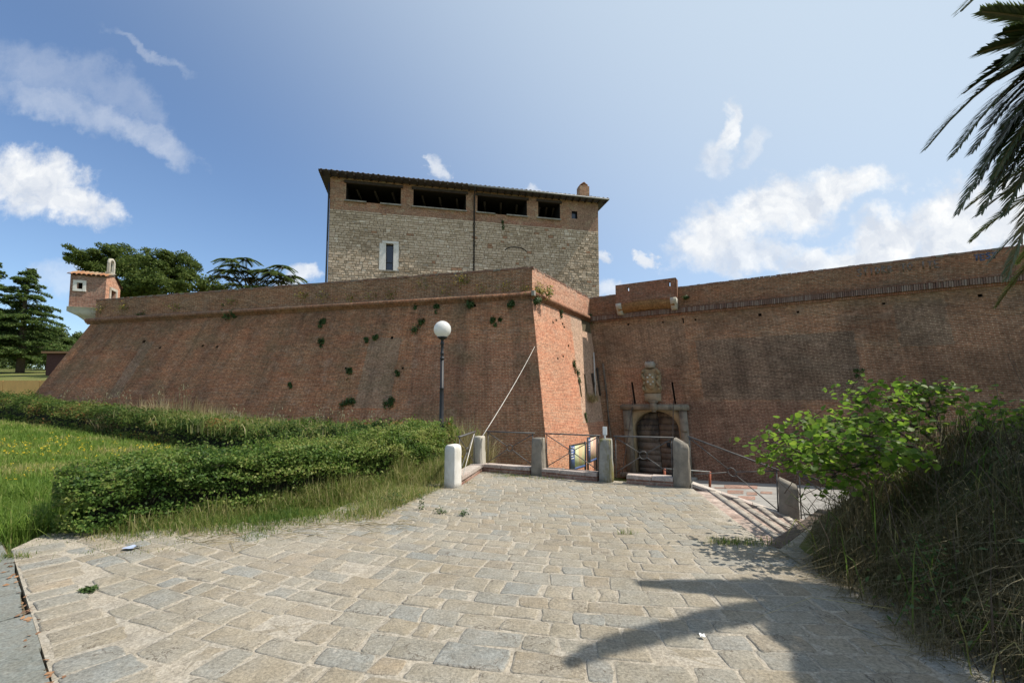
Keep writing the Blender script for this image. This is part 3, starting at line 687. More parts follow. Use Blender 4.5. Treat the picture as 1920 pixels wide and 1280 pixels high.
# ------------------------------------------------------------------ curtain wall with gate
Cur = thing('curtain_wall', z3((J + E) / 2, ZB), 'tall shaded brown brick wall holding the arched gate', 'wall')
cp = []
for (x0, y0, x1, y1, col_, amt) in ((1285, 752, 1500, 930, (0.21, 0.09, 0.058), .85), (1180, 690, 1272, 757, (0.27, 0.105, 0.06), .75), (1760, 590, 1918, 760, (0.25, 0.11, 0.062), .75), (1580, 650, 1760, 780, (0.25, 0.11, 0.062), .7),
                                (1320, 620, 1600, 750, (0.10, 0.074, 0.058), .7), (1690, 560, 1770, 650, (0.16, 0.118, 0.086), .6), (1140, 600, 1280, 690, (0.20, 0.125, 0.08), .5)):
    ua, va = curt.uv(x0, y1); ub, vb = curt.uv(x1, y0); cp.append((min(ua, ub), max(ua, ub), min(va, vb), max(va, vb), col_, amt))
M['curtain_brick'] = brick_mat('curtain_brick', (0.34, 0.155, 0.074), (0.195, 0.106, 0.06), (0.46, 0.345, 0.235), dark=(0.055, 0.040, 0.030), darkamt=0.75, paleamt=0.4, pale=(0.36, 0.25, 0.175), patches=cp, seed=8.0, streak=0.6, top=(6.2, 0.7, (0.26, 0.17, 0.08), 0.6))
for (x, y, sx, sy) in ((1178, 608, 3.5, 3.5), (1304, 599, 3.5, 3.5), (1425, 590, 6, 5), (1496, 585, 5, 4), (1657, 569, 6, 4), (1838, 554, 9, 6), (1281, 601, 2.5, 10), (1243, 604, 3, 3)):
    curt.hole(x - sx / 2, y - sy / 2, x + sx / 2, y + sy / 2, 0.3)
curt.hole(1186, 716, 1189.5, 757, 0.5); curt.hole(1261.5, 716, 1265, 757, 0.5)
gate_h = curt.hole(1184, 768, 1276, 888, 1.2)
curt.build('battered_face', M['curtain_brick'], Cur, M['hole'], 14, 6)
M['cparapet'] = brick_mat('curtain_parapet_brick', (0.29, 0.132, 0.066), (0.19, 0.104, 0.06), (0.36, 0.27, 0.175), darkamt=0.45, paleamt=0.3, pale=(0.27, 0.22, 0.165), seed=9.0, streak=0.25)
Jr = J + cdir * 0.25
# soldier-course cornice: bricks on end, one mesh of many bricks too small to pick apart
mb = MB(); L = 26.5; x = 0.0; rz = math.atan2(cdir[1], cdir[0])
while x < L:
    wq = 0.078; zz_ = ZC + 0.20 + random.uniform(-0.012, 0.012); tilt = random.uniform(-0.05, 0.05)
    c = J + cdir * (x + wq / 2) + n3 * (0.045 + random.uniform(-0.02, 0.012)) + np.array([0, 0, zz_])
    mb.box(c, (wq - 0.018, 0.22, 0.25), rz); x += wq
mb.build('soldier_course', M['soldier'], Cur, kind='stuff')
band(J, E, n3, ZC - 0.03, ZC + 0.07, 0.055, M['cornice_brick'], Cur, 'cornice')
band(J, E, n3, ZC + 0.33, ZC + 0.352, 0.17, M['cope'], Cur, 'ledge')
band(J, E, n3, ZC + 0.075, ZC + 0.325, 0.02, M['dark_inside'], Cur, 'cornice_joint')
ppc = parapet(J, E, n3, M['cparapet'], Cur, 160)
mb = MB(); mb.prism([tuple((J - n3 * 0.7)[:2]), tuple((E - n3 * 0.7)[:2]), tuple((E - n3 * 14)[:2]), tuple((J - n3 * 14)[:2])], 5.2, 6.4); mb.build('earth_fill', M['earth'], Cur)

# box machicolation over the gate
ta, tb_ = 1.72, 4.88
Bx = thing('machicolation', z3(J + cdir * 3.3, 6.4), 'projecting brick box with two slits and an arched underside above the gate', 'bartizan')
out = 0.62
fa, fb = J + cdir * ta + n3 * out, J + cdir * tb_ + n3 * out
M['box_brick'] = brick_mat('box_brick', (0.28, 0.12, 0.068), (0.21, 0.10, 0.06), (0.30, 0.21, 0.145), darkamt=0.3, paleamt=0.25, seed=12.0, streak=0.2)
fr = Patch(z3(fa, 7.05), z3(fb, 7.05), z3(fb, 8.02), z3(fa, 8.02), 200)
# slits cut right through to the sky
for (x0, y0, x1, y1) in ((1175.5, 538, 1179.5, 545.5), (1253.5, 528, 1257, 536.5)):
    mx, my = (x0 + x1) / 2, (y0 + y1) / 2
    A0_, _ = fr.inv(x0, my); A1_, _ = fr.inv(x1, my); _, B1_ = fr.inv(mx, y0); _, B0_ = fr.inv(mx, y1); fr.holes.append((A0_, A1_, B0_, B1_, 0.25))
us = sorted([0, 1] + [h[i] for h in fr.holes for i in (0, 1)]); vs = sorted([0, 1] + [h[i] for h in fr.holes for i in (2, 3)])
mb = MB()
for i in range(len(us) - 1):
    for j in range(len(vs) - 1):
        ca, cb = (us[i] + us[i + 1]) / 2, (vs[j] + vs[j + 1]) / 2
        if any(h[0] < ca < h[1] and h[2] < cb < h[3] for h in fr.holes): continue
        q = [fr.P(us[i], vs[j]), fr.P(us[i + 1], vs[j]), fr.P(us[i + 1], vs[j + 1]), fr.P(us[i], vs[j + 1])]
        uvq = [(200 + a * fr.len, p[2]) for a, p in zip((us[i], us[i + 1], us[i + 1], us[i]), q)]
        mb.add(q, [(0, 1, 2, 3)], uvq); mb.add([p - n3 * 0.25 for p in q], [(3, 2, 1, 0)], uvq)
for (a0, a1, b0, b1, d) in fr.holes:
    f = [fr.P(a0, b0), fr.P(a1, b0), fr.P(a1, b1), fr.P(a0, b1)]; k = [p - n3 * d for p in f]
    for i, j in ((0, 1), (1, 2), (2, 3), (3, 0)): mb.add([f[j], f[i], k[i], k[j]], [(3, 2, 1, 0)])
q = [z3(fa, 8.02), z3(fb, 8.02), z3(fb - n3 * 0.25, 8.02), z3(fa - n3 * 0.25, 8.02)]; mb.add(q, [(0, 1, 2, 3)])
mb.build('front_wall', M['box_brick'], Bx)
for P0, sgn in ((fa, 1), (fb, -1)):
    mb = MB(); a = P0 - n3 * 0.25; b = P0 - n3 * 0.61; w_ = cdir * 0.28 * sgn
    poly = [tuple((a)[:2]), tuple((b)[:2]), tuple((b + w_)[:2]), tuple((a + w_)[:2])]
    if sgn > 0: poly = poly[::-1]
    mb.prism(poly, 7.05, 8.02); mb.build('side_wall', M['box_brick'], Bx)
# arched underside: a quarter-round hood of ochre brick between stone corbels
V = []; F = []; U = []; NS = 12; NT_ = 8
for i in range(NS + 1):
    s_ = i / NS; dip = 0.16 * (1 - (2 * s_ - 1) ** 2)
    for j in range(NT_ + 1):
        t = j / NT_; th = t * math.pi / 2
        o = out * math.cos(th) * 0.97 + 0.02; z = 6.93 + dip - 0.45 * math.sin(th) * (1 + dip)
        V.append(J + cdir * (ta + 0.1 + (tb_ - ta - 0.2) * s_) + n3 * o + np.array([0, 0, z])); U.append((s_ * 3, z * 1.3))
for i in range(NS):
    for j in range(NT_): F.append((i * (NT_ + 1) + j, i * (NT_ + 1) + j + 1, (i + 1) * (NT_ + 1) + j + 1, (i + 1) * (NT_ + 1) + j))
M['ochre_brick'] = brick_mat('ochre_brick', (0.34, 0.20, 0.09), (0.27, 0.15, 0.07), (0.33, 0.22, 0.11), darkamt=0.35, paleamt=0.2, pale=(0.36, 0.24, 0.10), seed=14.0)
build('hood', V, F, M['ochre_brick'], Bx, U, smooth=True)
# arch voussoir band on the front, below the wall panel
V = []; F = []; U = []
for i in range(NS + 1):
    s_ = i / NS; dip = 0.16 * (1 - (2 * s_ - 1) ** 2); c = fa * (1 - s_) + fb * s_ + n3 * 0.004
    for (o, z) in ((0, 7.05), (0, 6.86 + dip), (-0.25, 6.86 + dip)): V.append(c + n3 * o + np.array([0, 0, z])); U.append((z * 1.0, s_ * 3.2))
for i in range(NS):
    for j in range(2): F.append((i * 3 + j + 1, (i + 1) * 3 + j + 1, (i + 1) * 3 + j, i * 3 + j))
build('voussoirs', V, F, M['box_brick'], Bx, U)
for tt in (ta, tb_ - 0.3):
    mb = MB(); prof = [(0.66, 7.0), (0.66, 6.86), (0.60, 6.74), (0.45, 6.66), (0.40, 6.5), (0.25, 6.44), (0.0, 6.4), (0.0, 7.0)]; V = []; n_ = len(prof)
    for kx in (0, 0.3): V += [J + cdir * (tt + kx) + n3 * (o * 0.98 + 0.006) + np.array([0, 0, z]) for (o, z) in prof]
    mb.add(V, [tuple(range(n_)), tuple(reversed(range(n_, 2 * n_)))] + [(i, n_ + i, n_ + (i + 1) % n_, (i + 1) % n_) for i in range(n_)]); mb.build('corbel', M['pale_stone'], Bx)

# ---- gate portal
gp = lambda px, py, o=0.0: curt.pt(px, py, o)
a0, a1, b0, b1 = gate_h
gc = curt.P((a0 + a1) / 2, b0)
Gt = thing('fortress_gate', gc, 'arched wooden gate in a stone portal below the carved coat of arms', 'gate')
gw = (a1 - a0) * curt.len; GH = float(curt.P(.5, b1)[2] - curt.P(.5, b0)[2])
upv = (curt.D - curt.A) + (curt.C - curt.B); upv = upv / upv[2]                    # wall slope: rise 1 in z
def G_(x, z, o=0.0): return gc + cdir * x + upv * z + curt.n * o                     # local gate frame: along wall, up the slope, outwards
def gslab(mb, x0, x1, z0, z1, o0, o1, r=None):
    P_ = [G_(x, z, o) for o in (o0, o1) for (x, z) in ((x0, z0), (x1, z0), (x1, z1), (x0, z1))]
    mb.add(P_, [(4, 5, 6, 7), (3, 2, 1, 0), (0, 1, 5, 4), (1, 2, 6, 5), (2, 3, 7, 6), (3, 0, 4, 7)], None, r); return mb
hw = gw / 2
for sgn in (-1, 1):
    mb = MB(); x0, x1 = (-hw - 0.40, -hw + 0.05) if sgn < 0 else (hw - 0.05, hw + 0.32)
    gslab(mb, x0, x1, -0.15, GH - 0.02, 0.0, 0.14); gslab(mb, x0 + 0.06, x1 - 0.06, GH * 0.66, GH * 0.70, 0.13, 0.19)
    mb.build('jamb', M['gate_stone'], Gt)
mb = MB(); gslab(mb, -hw - 0.50, hw + 0.44, GH - 0.02, GH + 0.22, -0.02, 0.22); gslab(mb, -hw - 0.45, hw + 0.39, GH + 0.22, GH + 0.27, -0.02, 0.14); mb.build('lintel', M['gate_stone'], Gt)
mb = MB(); gslab(mb, -0.16, 0.16, GH - 0.05, GH + 0.34, 0.2, 0.33); gslab(mb, -0.22, 0.22, GH + 0.34, GH + 0.42, 0.1, 0.36); gslab(mb, -0.10, 0.10, GH - 0.14, GH - 0.05, 0.2, 0.30); mb.build('keystone', M['gate_stone'], Gt)
# arch spandrel plate
rx = hw - 0.12; zs = GH - rx * 0.92 - 0.05; NA = 18
for sgn in (-1, 1):
    pts = [(sgn * (hw - 0.0), -0.1), (sgn * rx, -0.1)] + [(sgn * rx * math.cos(i / NA * math.pi / 2), zs + rx * 0.92 * math.sin(i / NA * math.pi / 2)) for i in range(NA + 1)] + [(0, GH - 0.01), (sgn * (hw - 0.0), GH - 0.01)]
    n_ = len(pts); V = [G_(x, z, 0.04) for x, z in pts] + [G_(x, z, -0.5) for x, z in pts]
    F = [tuple(range(n_)), tuple(reversed(range(n_, 2 * n_)))] + [(i, n_ + i, n_ + (i + 1) % n_, (i + 1) % n_) for i in range(n_)]
    if sgn > 0: F = [tuple(reversed(f)) for f in F]
    build('arch_stone', V, F, M['ochre_stone'], Gt)
# two leaves of horizontal planks
for sgn in (-1, 1):
    lf = MB(); gslab(lf, min(0.01 * sgn, sgn * (hw - 0.02)), max(0.01 * sgn, sgn * (hw - 0.02)), -0.05, GH - 0.02, -0.66, -0.60)
    leaf_o = lf.build('door_leaf', M['wood'], Gt)
    z = 0.0
    while z < GH - 0.05:
        hh = random.uniform(0.26, 0.38); x0, x1 = (0.02, hw - 0.04) if sgn > 0 else (-hw + 0.04, -0.02)
        mb = MB(); gslab(mb, x0, x1, z + 0.008, min(z + hh, GH - 0.03) - 0.008, -0.60, -0.565 + random.uniform(-0.006, 0.006)); mb.build('plank', M['wood'], leaf_o); z += hh
mb = MB(); gslab(mb, 0.34, 0.5, 1.35, 1.6, -0.6, -0.53); mb.build('lock_plate', M['iron'], Gt)
mb = MB(); gslab(mb, -hw - 0.6, hw + 0.5, -0.25, -0.02, -1.0, 0.6); mb.build('threshold', M['stone'], Gt)

# ---- coat of arms over the gate
cc = gp(1225, 753, 0.0)
M['crest_base'] = plain('tan_stone', (0.36, 0.285, 0.19), 0.9, 0.3, 4, 0.4, 0.01, stain=(0.22, 0.175, 0.12))
Ct = thing('coat_of_arms', cc, 'carved stone coat of arms with crown and pedestal above the gate', 'crest')
def C_(x, z, o=0.0): return cc + cdir * x + upv * z + curt.n * o
def relief(pts, o0, o1, inset=0.85):
    n_ = len(pts); cx_ = sum(p[0] for p in pts) / n_; cz_ = sum(p[1] for p in pts) / n_
    V = [C_(x, z, o0) for x, z in pts] + [C_(x, z, (o0 + o1 * 2) / 3) for x, z in pts] + [C_(cx_ + (x - cx_) * inset, cz_ + (z - cz_) * inset, o1) for x, z in pts] + [C_(cx_, cz_, o1 + 0.03)]
    F = []
    for i in range(n_):
        j = (i + 1) % n_; F += [(i, j, n_ + j, n_ + i), (n_ + i, n_ + j, 2 * n_ + j, 2 * n_ + i), (2 * n_ + i, 2 * n_ + j, 3 * n_)]
    return V, F
sc = 1.0
mb = MB(); mb.add(*relief([(-0.42, 0.02), (0.42, 0.02), (0.42, 0.42), (-0.42, 0.42)], 0, 0.16, 0.95)); mb.build('pedestal', M['crest_base'], Ct)
sh = [(-0.40, 0.44), (0.40, 0.44), (0.50, 0.7), (0.44, 0.95), (0.52, 1.3), (0.46, 1.62), (0.3, 1.78), (0, 1.7), (-0.3, 1.78), (-0.46, 1.62), (-0.52, 1.3), (-0.44, 0.95), (-0.50, 0.7)]
mb = MB(); mb.add(*relief(sh, 0, 0.2, 0.8)); mb.build('cartouche', M['ochre_stone'], Ct)
mb = MB(); th = [2 * math.pi * i / 16 for i in range(16)]; mb.add(*relief([(0.27 * math.cos(t), 1.08 + (0.42 if math.sin(t) > 0 else 0.5) * math.sin(t)) for t in th], 0.18, 0.33, 0.75)); mb.build('shield', M['ochre_stone'], Ct)
for i in range(6):
    t = R(90 + 60 * i); mb = MB(); c = C_(0.15 * math.cos(t), 1.10 + 0.24 * math.sin(t), 0.35)
    mb.lathe(c - np.array([0, 0, 0.06]), [(0.005, 0), (0.045, 0.02), (0.06, 0.06), (0.045, 0.10), (0.005, 0.12)], 8); mb.build('boss', M['pale_stone'], Ct, True)
for sgn in (-1, 1):
    mb = MB(); mb.tube([C_(sgn * (0.36 + 0.07 * math.sin(i)), 0.55 + 0.11 * i, 0.24 + 0.03 * math.cos(i * 2)) for i in range(11)], [0.05 + 0.03 * abs(math.sin(i * 1.3)) for i in range(11)], 7); mb.build('scroll', M['ochre_stone'], Ct, True)
cr = [(-0.24, 1.76), (0.24, 1.76), (0.27, 1.98), (0.20, 2.10), (0.12, 1.96), (0.06, 2.12), (0, 1.98), (-0.06, 2.12), (-0.12, 1.96), (-0.20, 2.10), (-0.27, 1.98)]
mb = MB(); mb.add(*relief(cr, 0, 0.28, 0.9)); mb.build('crown', M['stone'], Ct)

# drawbridge chains hanging from the slots
for (x0, y0, x1, y1, lab) in ((1187.5, 752, 1165, 893, 'rusty drawbridge chain hanging from the slot beside the left jamb'), (1263, 752, 1260, 868, 'rusty drawbridge chain hanging from the slot nearest the sloping rail')):
    a = gp(x0, y0, 0.05); b = at(x1, y1, a[1] - 2.2); mb = MB(); mb.tube([a, (a * 2 + b) / 3 + (0, 0, -.06), (a + 2 * b) / 3 + (0, 0, -.06), b], 0.022, 6)
    tag(mb.build('drawbridge_chain', M['rope_dark']), lab, 'chain', 'drawbridge chains at the gate', 'thing')

# pipes and poles in the corner between bastion and curtain wall
mb = MB(); pp = [curt.pt(1131, 682, .06), curt.pt(1138, 740, .06), curt.pt(1143, 800, .06), curt.pt(1152, 868, .06)]; mb.tube(pp, 0.05, 8)
tag(mb.build('drainpipe', M['wood']), 'dark pipe running down the wall in the corner beside the gate', 'pipe', kind='thing')
mb = MB(); mb.tube([flank.pt(1109.5, 662, .12), flank.pt(1112.5, 742, .12)], 0.035, 6)
tag(mb.build('pole', M['cable']), 'thin pale pole standing against the shaded end of the bastion', 'pole', kind='thing')
for (x0, y0, x1, y1, lab) in ((1108, 700, 1114, 738, 'short dark timber bar leaning left of the corner pipe'), (1120, 690, 1126, 742, 'dark timber bar next to the corner pipe')):
    mb = MB(); f_ = flank if x0 < 1115 else curt; mb.tube([f_.pt(x0, y0, .08), f_.pt(x1, y1, .08)], 0.06, 5); tag(mb.build('timber_bar', M['roof_wood']), lab, 'timber', 'timber bars in the wall corner', 'thing')

# ------------------------------------------------------------------ tower
Tw0 = np.array([-14.85, 36.0, 0]); td = np.array([0.9769, 0.2137, 0]); tn = np.array([0.2137, -0.9769, 0]); TL = 23.36
ZBASE, ZBR, ZE = 5.0, 17.3, 20.05
Tw = thing('castle_tower', z3(Tw0 + td * TL / 2, ZBASE), 'pale stone keep with brick loggia and overhanging tiled roof behind the bastion', 'tower')
tp = Patch(z3(Tw0, ZBASE), z3(Tw0 + td * TL, ZBASE), z3(Tw0 + td * TL, ZE), z3(Tw0, ZE), 300)
M['tower_brick'] = brick_mat('loggia_brick', (0.42, 0.215, 0.115), (0.27, 0.155, 0.095), (0.48, 0.39, 0.27), darkamt=0.3, paleamt=0.9, pale=(0.44, 0.35, 0.225), seed=16.0, streak=0.3,
    patches=[(301.0, 315, 17.25, 17.75, (0.34, 0.16, 0.10), .6), (314, 320.5, 17.3, 17.65, (0.36, 0.14, 0.09), .7), (320.6, 323.4, 17.3, 20, (0.34, 0.19, 0.13), .8)])
M['rubble'] = plain('tower_mortar', (0.50, 0.415, 0.315), 0.95, 0.3, 3, 0.5, 0.03, stain=(0.38, 0.31, 0.23))
op = []
for (x0, y0, x1, y1) in ((649, 335, 752, 378), (775, 349, 874, 388), (895, 359, 988, 398), (1009, 367, 1050, 402)):
    mx = (x0 + x1) / 2; my = (y0 + y1) / 2
    a0, _ = tp.inv(x0, my); a1, _ = tp.inv(x1, my)
    op.append([a0 * TL, a1 * TL, 18.12, 19.62, 4.0])
aw, bw_ = tp.inv(1077, 394); op.append([aw * TL - 0.27, aw * TL + 0.27, 18.35, 19.05, 0.45])
H = ZE - ZBASE
tp.holes = [(o[0] / TL, o[1] / TL, (o[2] - ZBASE) / H, (o[3] - ZBASE) / H, o[4]) for o in op]
ax, bx = tp.inv(730.5, 482); wx = ax * TL; wz = ZBASE + bx * H
win = [wx - 0.30, wx + 0.30, wz - 1.13, wz + 1.13]
# brick storey and stone storey as two faces of one plane
tb2 = Patch(z3(Tw0, ZBR), z3(Tw0 + td * TL, ZBR), z3(Tw0 + td * TL, ZE), z3(Tw0, ZE), 300)
tb2.holes = [(o[0] / TL, o[1] / TL, (o[2] - ZBR) / (ZE - ZBR), (o[3] - ZBR) / (ZE - ZBR), o[4]) for o in op]
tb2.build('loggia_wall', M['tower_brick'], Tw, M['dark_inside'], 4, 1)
ts = Patch(z3(Tw0, ZBASE), z3(Tw0 + td * TL, ZBASE), z3(Tw0 + td * TL, ZBR), z3(Tw0, ZBR), 300)
ts.holes = [(win[0] / TL, win[1] / TL, (win[2] - ZBASE) / (ZBR - ZBASE), (win[3] - ZBASE) / (ZBR - ZBASE), 0.4)]
ts.build('stone_wall', M['rubble'], Tw, M['pale_stone'], 2, 1)
TD = 16.0
for (a, b) in ((Tw0 + td * TL, Tw0 + td * TL - tn * TD), (Tw0 - tn * TD, Tw0), (Tw0 + td * TL - tn * TD, Tw0 - tn * TD)):
    q = Patch(z3(a, ZBASE), z3(b, ZBASE), z3(b, ZE), z3(a, ZE), 330); q.build('side_wall', M['rubble'], Tw, None, 2, 2)
TP = lambda x, z, o=0.0: Tw0 + td * x + tn * o + np.array([0, 0, z])
trz = math.atan2(td[1], td[0])
# masonry: every stone a block proud of the mortar, in wandering courses (a few pixels each: joined)
mb = MB(); z = 7.4; rt = np.random.default_rng(9)
while z < ZBR - 0.02:
    hh = rt.uniform(0.14, 0.25)
    if z + hh > ZBR - 0.03: hh = ZBR - z
    x = 0.02
    while x < TL - 0.04:
        ww = min(rt.uniform(0.18, 0.50), TL - 0.02 - x)
        if TL - 0.02 - x - ww < 0.15: ww = TL - 0.02 - x
        cx_, cz_ = x + ww / 2, z + hh / 2
        blocked = win[0] - 0.62 < cx_ < win[1] + 0.52 and win[2] - 0.1 < cz_ < win[3] + 0.28
        if not blocked and rt.random() > 0.012:
            dirt_ = vnoise(np.array([cx_]), np.array([cz_]), 2.5, 21)[0]
            rv = float(np.clip(rt.normal(0.15 + 0.62 * dirt_, 0.2), 0, 0.97)); rv = 1.0 if rt.random() < 0.012 else rv
            h2 = hh - 0.02 + rt.normal(0, 0.006)
            mb.box(TP(cx_, cz_ + rt.normal(0, 0.006), 0.0 + rt.uniform(0.0, 0.028)), (ww - rt.uniform(0.02, 0.05), 0.12, h2 - rt.uniform(0, 0.03)), trz, r=rv, jit=0.014)
        x += ww
    z += hh
mb.build('masonry', M['tower_stone'], Tw, kind='stuff')
# window with white surround
Wn = MB()
for (x0, x1, z0, z1, o) in ((win[0] - 0.52, win[0], win[2] - 0.02, win[3], 0.075), (win[1], win[1] + 0.44, win[2] - 0.02, win[3], 0.075), (win[0] - 0.30, win[1] + 0.42, win[3], win[3] + 0.2, 0.10)):
    Wn.box(TP((x0 + x1) / 2, (z0 + z1) / 2, o - 0.1), (x1 - x0 - 0.004, 0.2, z1 - z0 - 0.004), trz)
wo = Wn.build('window_surround', M['white_stone'], Tw)
mg, gg = material('dark_glass'); finish(gg, (0.03, 0.04, 0.06), 0.12, spec=0.6); M['glass'] = mg
mb = MB(); mb.box(TP(wx, wz, -0.3), (0.6, 0.03, 2.26), trz); mb.build('pane', M['glass'], wo)
mb = MB(); mb.box(TP(wx, wz - 0.4, -0.27), (0.6, 0.05, 0.06), trz); mb.box(TP(wx - 0.27, wz, -0.27), (0.05, 0.05, 2.2), trz); mb.box(TP(wx + 0.27, wz, -0.27), (0.05, 0.05, 2.2), trz); mb.build('window_frame', M['iron'], wo)
mb = MB(); mb.box(TP(wx, win[2] - 0.07, 0.06), (1.0, 0.28, 0.1), trz); mb.build('window_sill', M['stone'], wo)
mb = MB(); mb.box(TP(aw * TL, 18.7, -0.3), (0.54, 0.03, 0.7), trz); mb.build('pane', M['glass'], Tw)
# loggia sills, broken where the masonry has gone; beams inside
for i, o in enumerate(op[:4]):
    gaps = {0: (0.37, 0.62), 2: (0.35, 0.58)}.get(i)
    segs = [(o[0] - 0.12, o[1] + 0.05)] if not gaps else [(o[0] - 0.12, o[0] + (o[1] - o[0]) * gaps[0]), (o[0] + (o[1] - o[0]) * gaps[1], o[1] + 0.05)]
    for (x0, x1) in segs:
        mb = MB(); mb.box(TP((x0 + x1) / 2, 18.10, 0.0), (x1 - x0, 0.34, 0.10), trz, jit=0.012); mb.build('sill', M['stone'], Tw)
    mb = MB(); mb.box(TP((o[0] + o[1]) / 2, 19.72, 0.03), (o[1] - o[0] + 0.3, 0.2, 0.22), trz, jit=0.01); mb.build('lintel_beam', M['roof_wood'], Tw)
    for k in range(3):
        x = o[0] + (o[1] - o[0]) * (k + 0.5) / 3; mb = MB(); mb.tube([TP(x, 19.5, -0.8), TP(x + 0.5, 18.9, -3.5)], 0.10, 4); mb.build('rafter', M['roof_wood'], Tw)
# thin dark arc along the blocked arch
mb = MB(); pts = []
arc = [(wx + 9.2 + 1.15 * math.cos(t), 13.55 + 0.55 * math.sin(t)) for t in [math.pi * i / 12 for i in range(1, 12)]]
ax2, bx2 = tp.inv(967, 470); cxa, cza = ax2 * TL, ZBASE + bx2 * H
mb.tube([TP(cxa + 1.05 * math.cos(t), cza - 0.25 + 0.55 * math.sin(t), 0.06) for t in [R(20) + (R(160) - R(20)) * i / 10 for i in range(11)]], 0.055, 5); mb.build('blocked_arch', M['dark_inside'], Tw)
# roof: low hipped tiles, eaves board, one row of eave tiles picked out one by one
ov = 0.78; ZR = ZE + 0.02
c0, c1_, c2_, c3 = TP(-ov, ZR, ov), TP(TL + ov, ZR, ov), TP(TL + ov, ZR, -TD - ov), TP(-ov, ZR, -TD - ov)
r0, r1 = TP(TD / 2, ZR + 2.0, -TD / 2), TP(TL - TD / 2, ZR + 2.0, -TD / 2)
dz = np.array([0, 0, 0.14])
mb = MB()
V = [c0, c1_, c2_, c3, c0 + dz, c1_ + dz, c2_ + dz, c3 + dz, r0 + dz, r1 + dz]
mb.add(V, [(3, 2, 1, 0), (0, 1, 5, 4), (1, 2, 6, 5), (2, 3, 7, 6), (3, 0, 4, 7), (4, 5, 9, 8), (5, 6, 9), (6, 7, 8, 9), (7, 4, 8)]); ro = mb.build('roof', M['roof_wood'], Tw)
mb = MB()
for k in range(40):
    x = -0.6 + k * (TL + 1.2) / 39; mb.box(TP(x, ZR - 0.06, 0.40), (0.11, 0.8, 0.12), trz)
mb.build('rafters', M['roof_wood'], Tw, kind='stuff')
nt = 62
def half_tile(mb, c, ax_, out_, L=0.5, rad=0.16, seg=6, r=None, dropz=-0.11):
    """cover tile: half barrel pointing along out_, crown up"""
    V = []
    for k in (0, 1):
        for i in range(seg + 1):
            t = math.pi * i / seg; rr = rad * (1.0 if k else 0.82)
            V.append(c + out_ * (L * k) + ax_ * (rr * math.cos(t)) + np.array([0, 0, rr * 0.75 * math.sin(t) + dropz * k]))
    for i in range(seg + 1):
        t = math.pi * i / seg; V.append(c + out_ * L + ax_ * ((rad - 0.03) * math.cos(t)) + np.array([0, 0, (rad - 0.03) * 0.75 * math.sin(t) + dropz]))
    n_ = seg + 1; F = [(i, n_ + i, n_ + i + 1, i + 1) for i in range(seg)] + [(n_ + i, 2 * n_ + i, 2 * n_ + i + 1, n_ + i + 1) for i in range(seg)]
    mb.add(V, F, None, r)
for k in range(nt):
    x = -ov + 0.2 + k * (TL + 2 * ov - 0.4) / (nt - 1)
    mb = MB(); half_tile(mb, TP(x + random.uniform(-.02, .02), ZR + 0.20, ov - 0.42), td, tn, 0.46 + random.uniform(-.03, .03), 0.12); mb.build('roof_tile', M['old_tile'], ro)
mb = MB()
for k in range(40):
    y = -TD - ov + 0.3 + k * (TD + 2 * ov - 0.4) / 40; half_tile(mb, TP(TL + ov - 0.42, ZR + 0.24, y), tn * -1, td, 0.5); half_tile(mb, TP(-ov + 0.42, ZR + 0.24, y), tn, -td, 0.5)
for row in range(1, 6):
    for k in range(nt):
        x = -ov + 0.2 + k * (TL + 2 * ov - 0.4) / (nt - 1)
        if x < -ov + row * 0.45 + .2 or x > TL + ov - row * 0.45 - .2: continue
        half_tile(mb, TP(x, ZR + 0.24 + row * 0.10, ov - 0.42 - row * 0.42), td, tn, 0.5)
mb.build('roof_tiles', M['old_tile'], ro, kind='stuff')
# gutter and downpipes
mb = MB(); mb.tube([TP(11.2, ZR + 0.02, ov + 0.06), TP(TL + ov - 0.1, ZR + 0.02, ov + 0.06)], 0.07, 7); mb.build('gutter', M['grey_iron'], ro)
dpx, _ = tp.inv(888.5, 450)
mb = MB(); mb.tube([TP(dpx * TL, ZR, ov), TP(dpx * TL, ZR - 0.25, ov - 0.15), TP(dpx * TL, ZE - 0.5, 0.14), TP(dpx * TL, 7.0, 0.14)], 0.065, 8); mb.build('downpipe', M['iron'], Tw)
mb = MB(); mb.tube([TP(-0.06, ZE - 0.6, 0.10), TP(-0.10, 7.0, 0.10)], 0.075, 8); mb.build('downpipe', M['iron'], Tw)
# chimney
Lx, _ = tp.inv(1105, 400); chx = Lx * TL - 0.2
ch = MB(); ch.box(TP(chx, ZR + 1.0, -1.0), (0.95, 0.8, 1.6), trz); cho = ch.build('chimney', M['tower_brick'], ro)
mb = MB()
for sgn in (-1, 1):
    a = TP(chx - 0.42, ZR + 1.8, -1.0 + sgn * 0.3); b = TP(chx + 0.42, ZR + 1.8, -1.0 + sgn * 0.3)
mb.box(TP(chx - 0.24, ZR + 2.02, -1.0), (0.42, 0.7, 0.06), trz, M=Matrix.Rotation(trz, 3, 'Z') @ Matrix.Rotation(R(-38), 3, 'Y')); mb.box(TP(chx + 0.16, ZR + 2.04, -1.0), (0.5, 0.7, 0.06), trz, M=Matrix.Rotation(trz, 3, 'Z') @ Matrix.Rotation(R(38), 3, 'Y'))
mb.box(TP(chx + 0.1, ZR + 1.9, -1.0), (0.5, 0.6, 0.24), trz); mb.build('chimney_cap', M['tile'], cho)

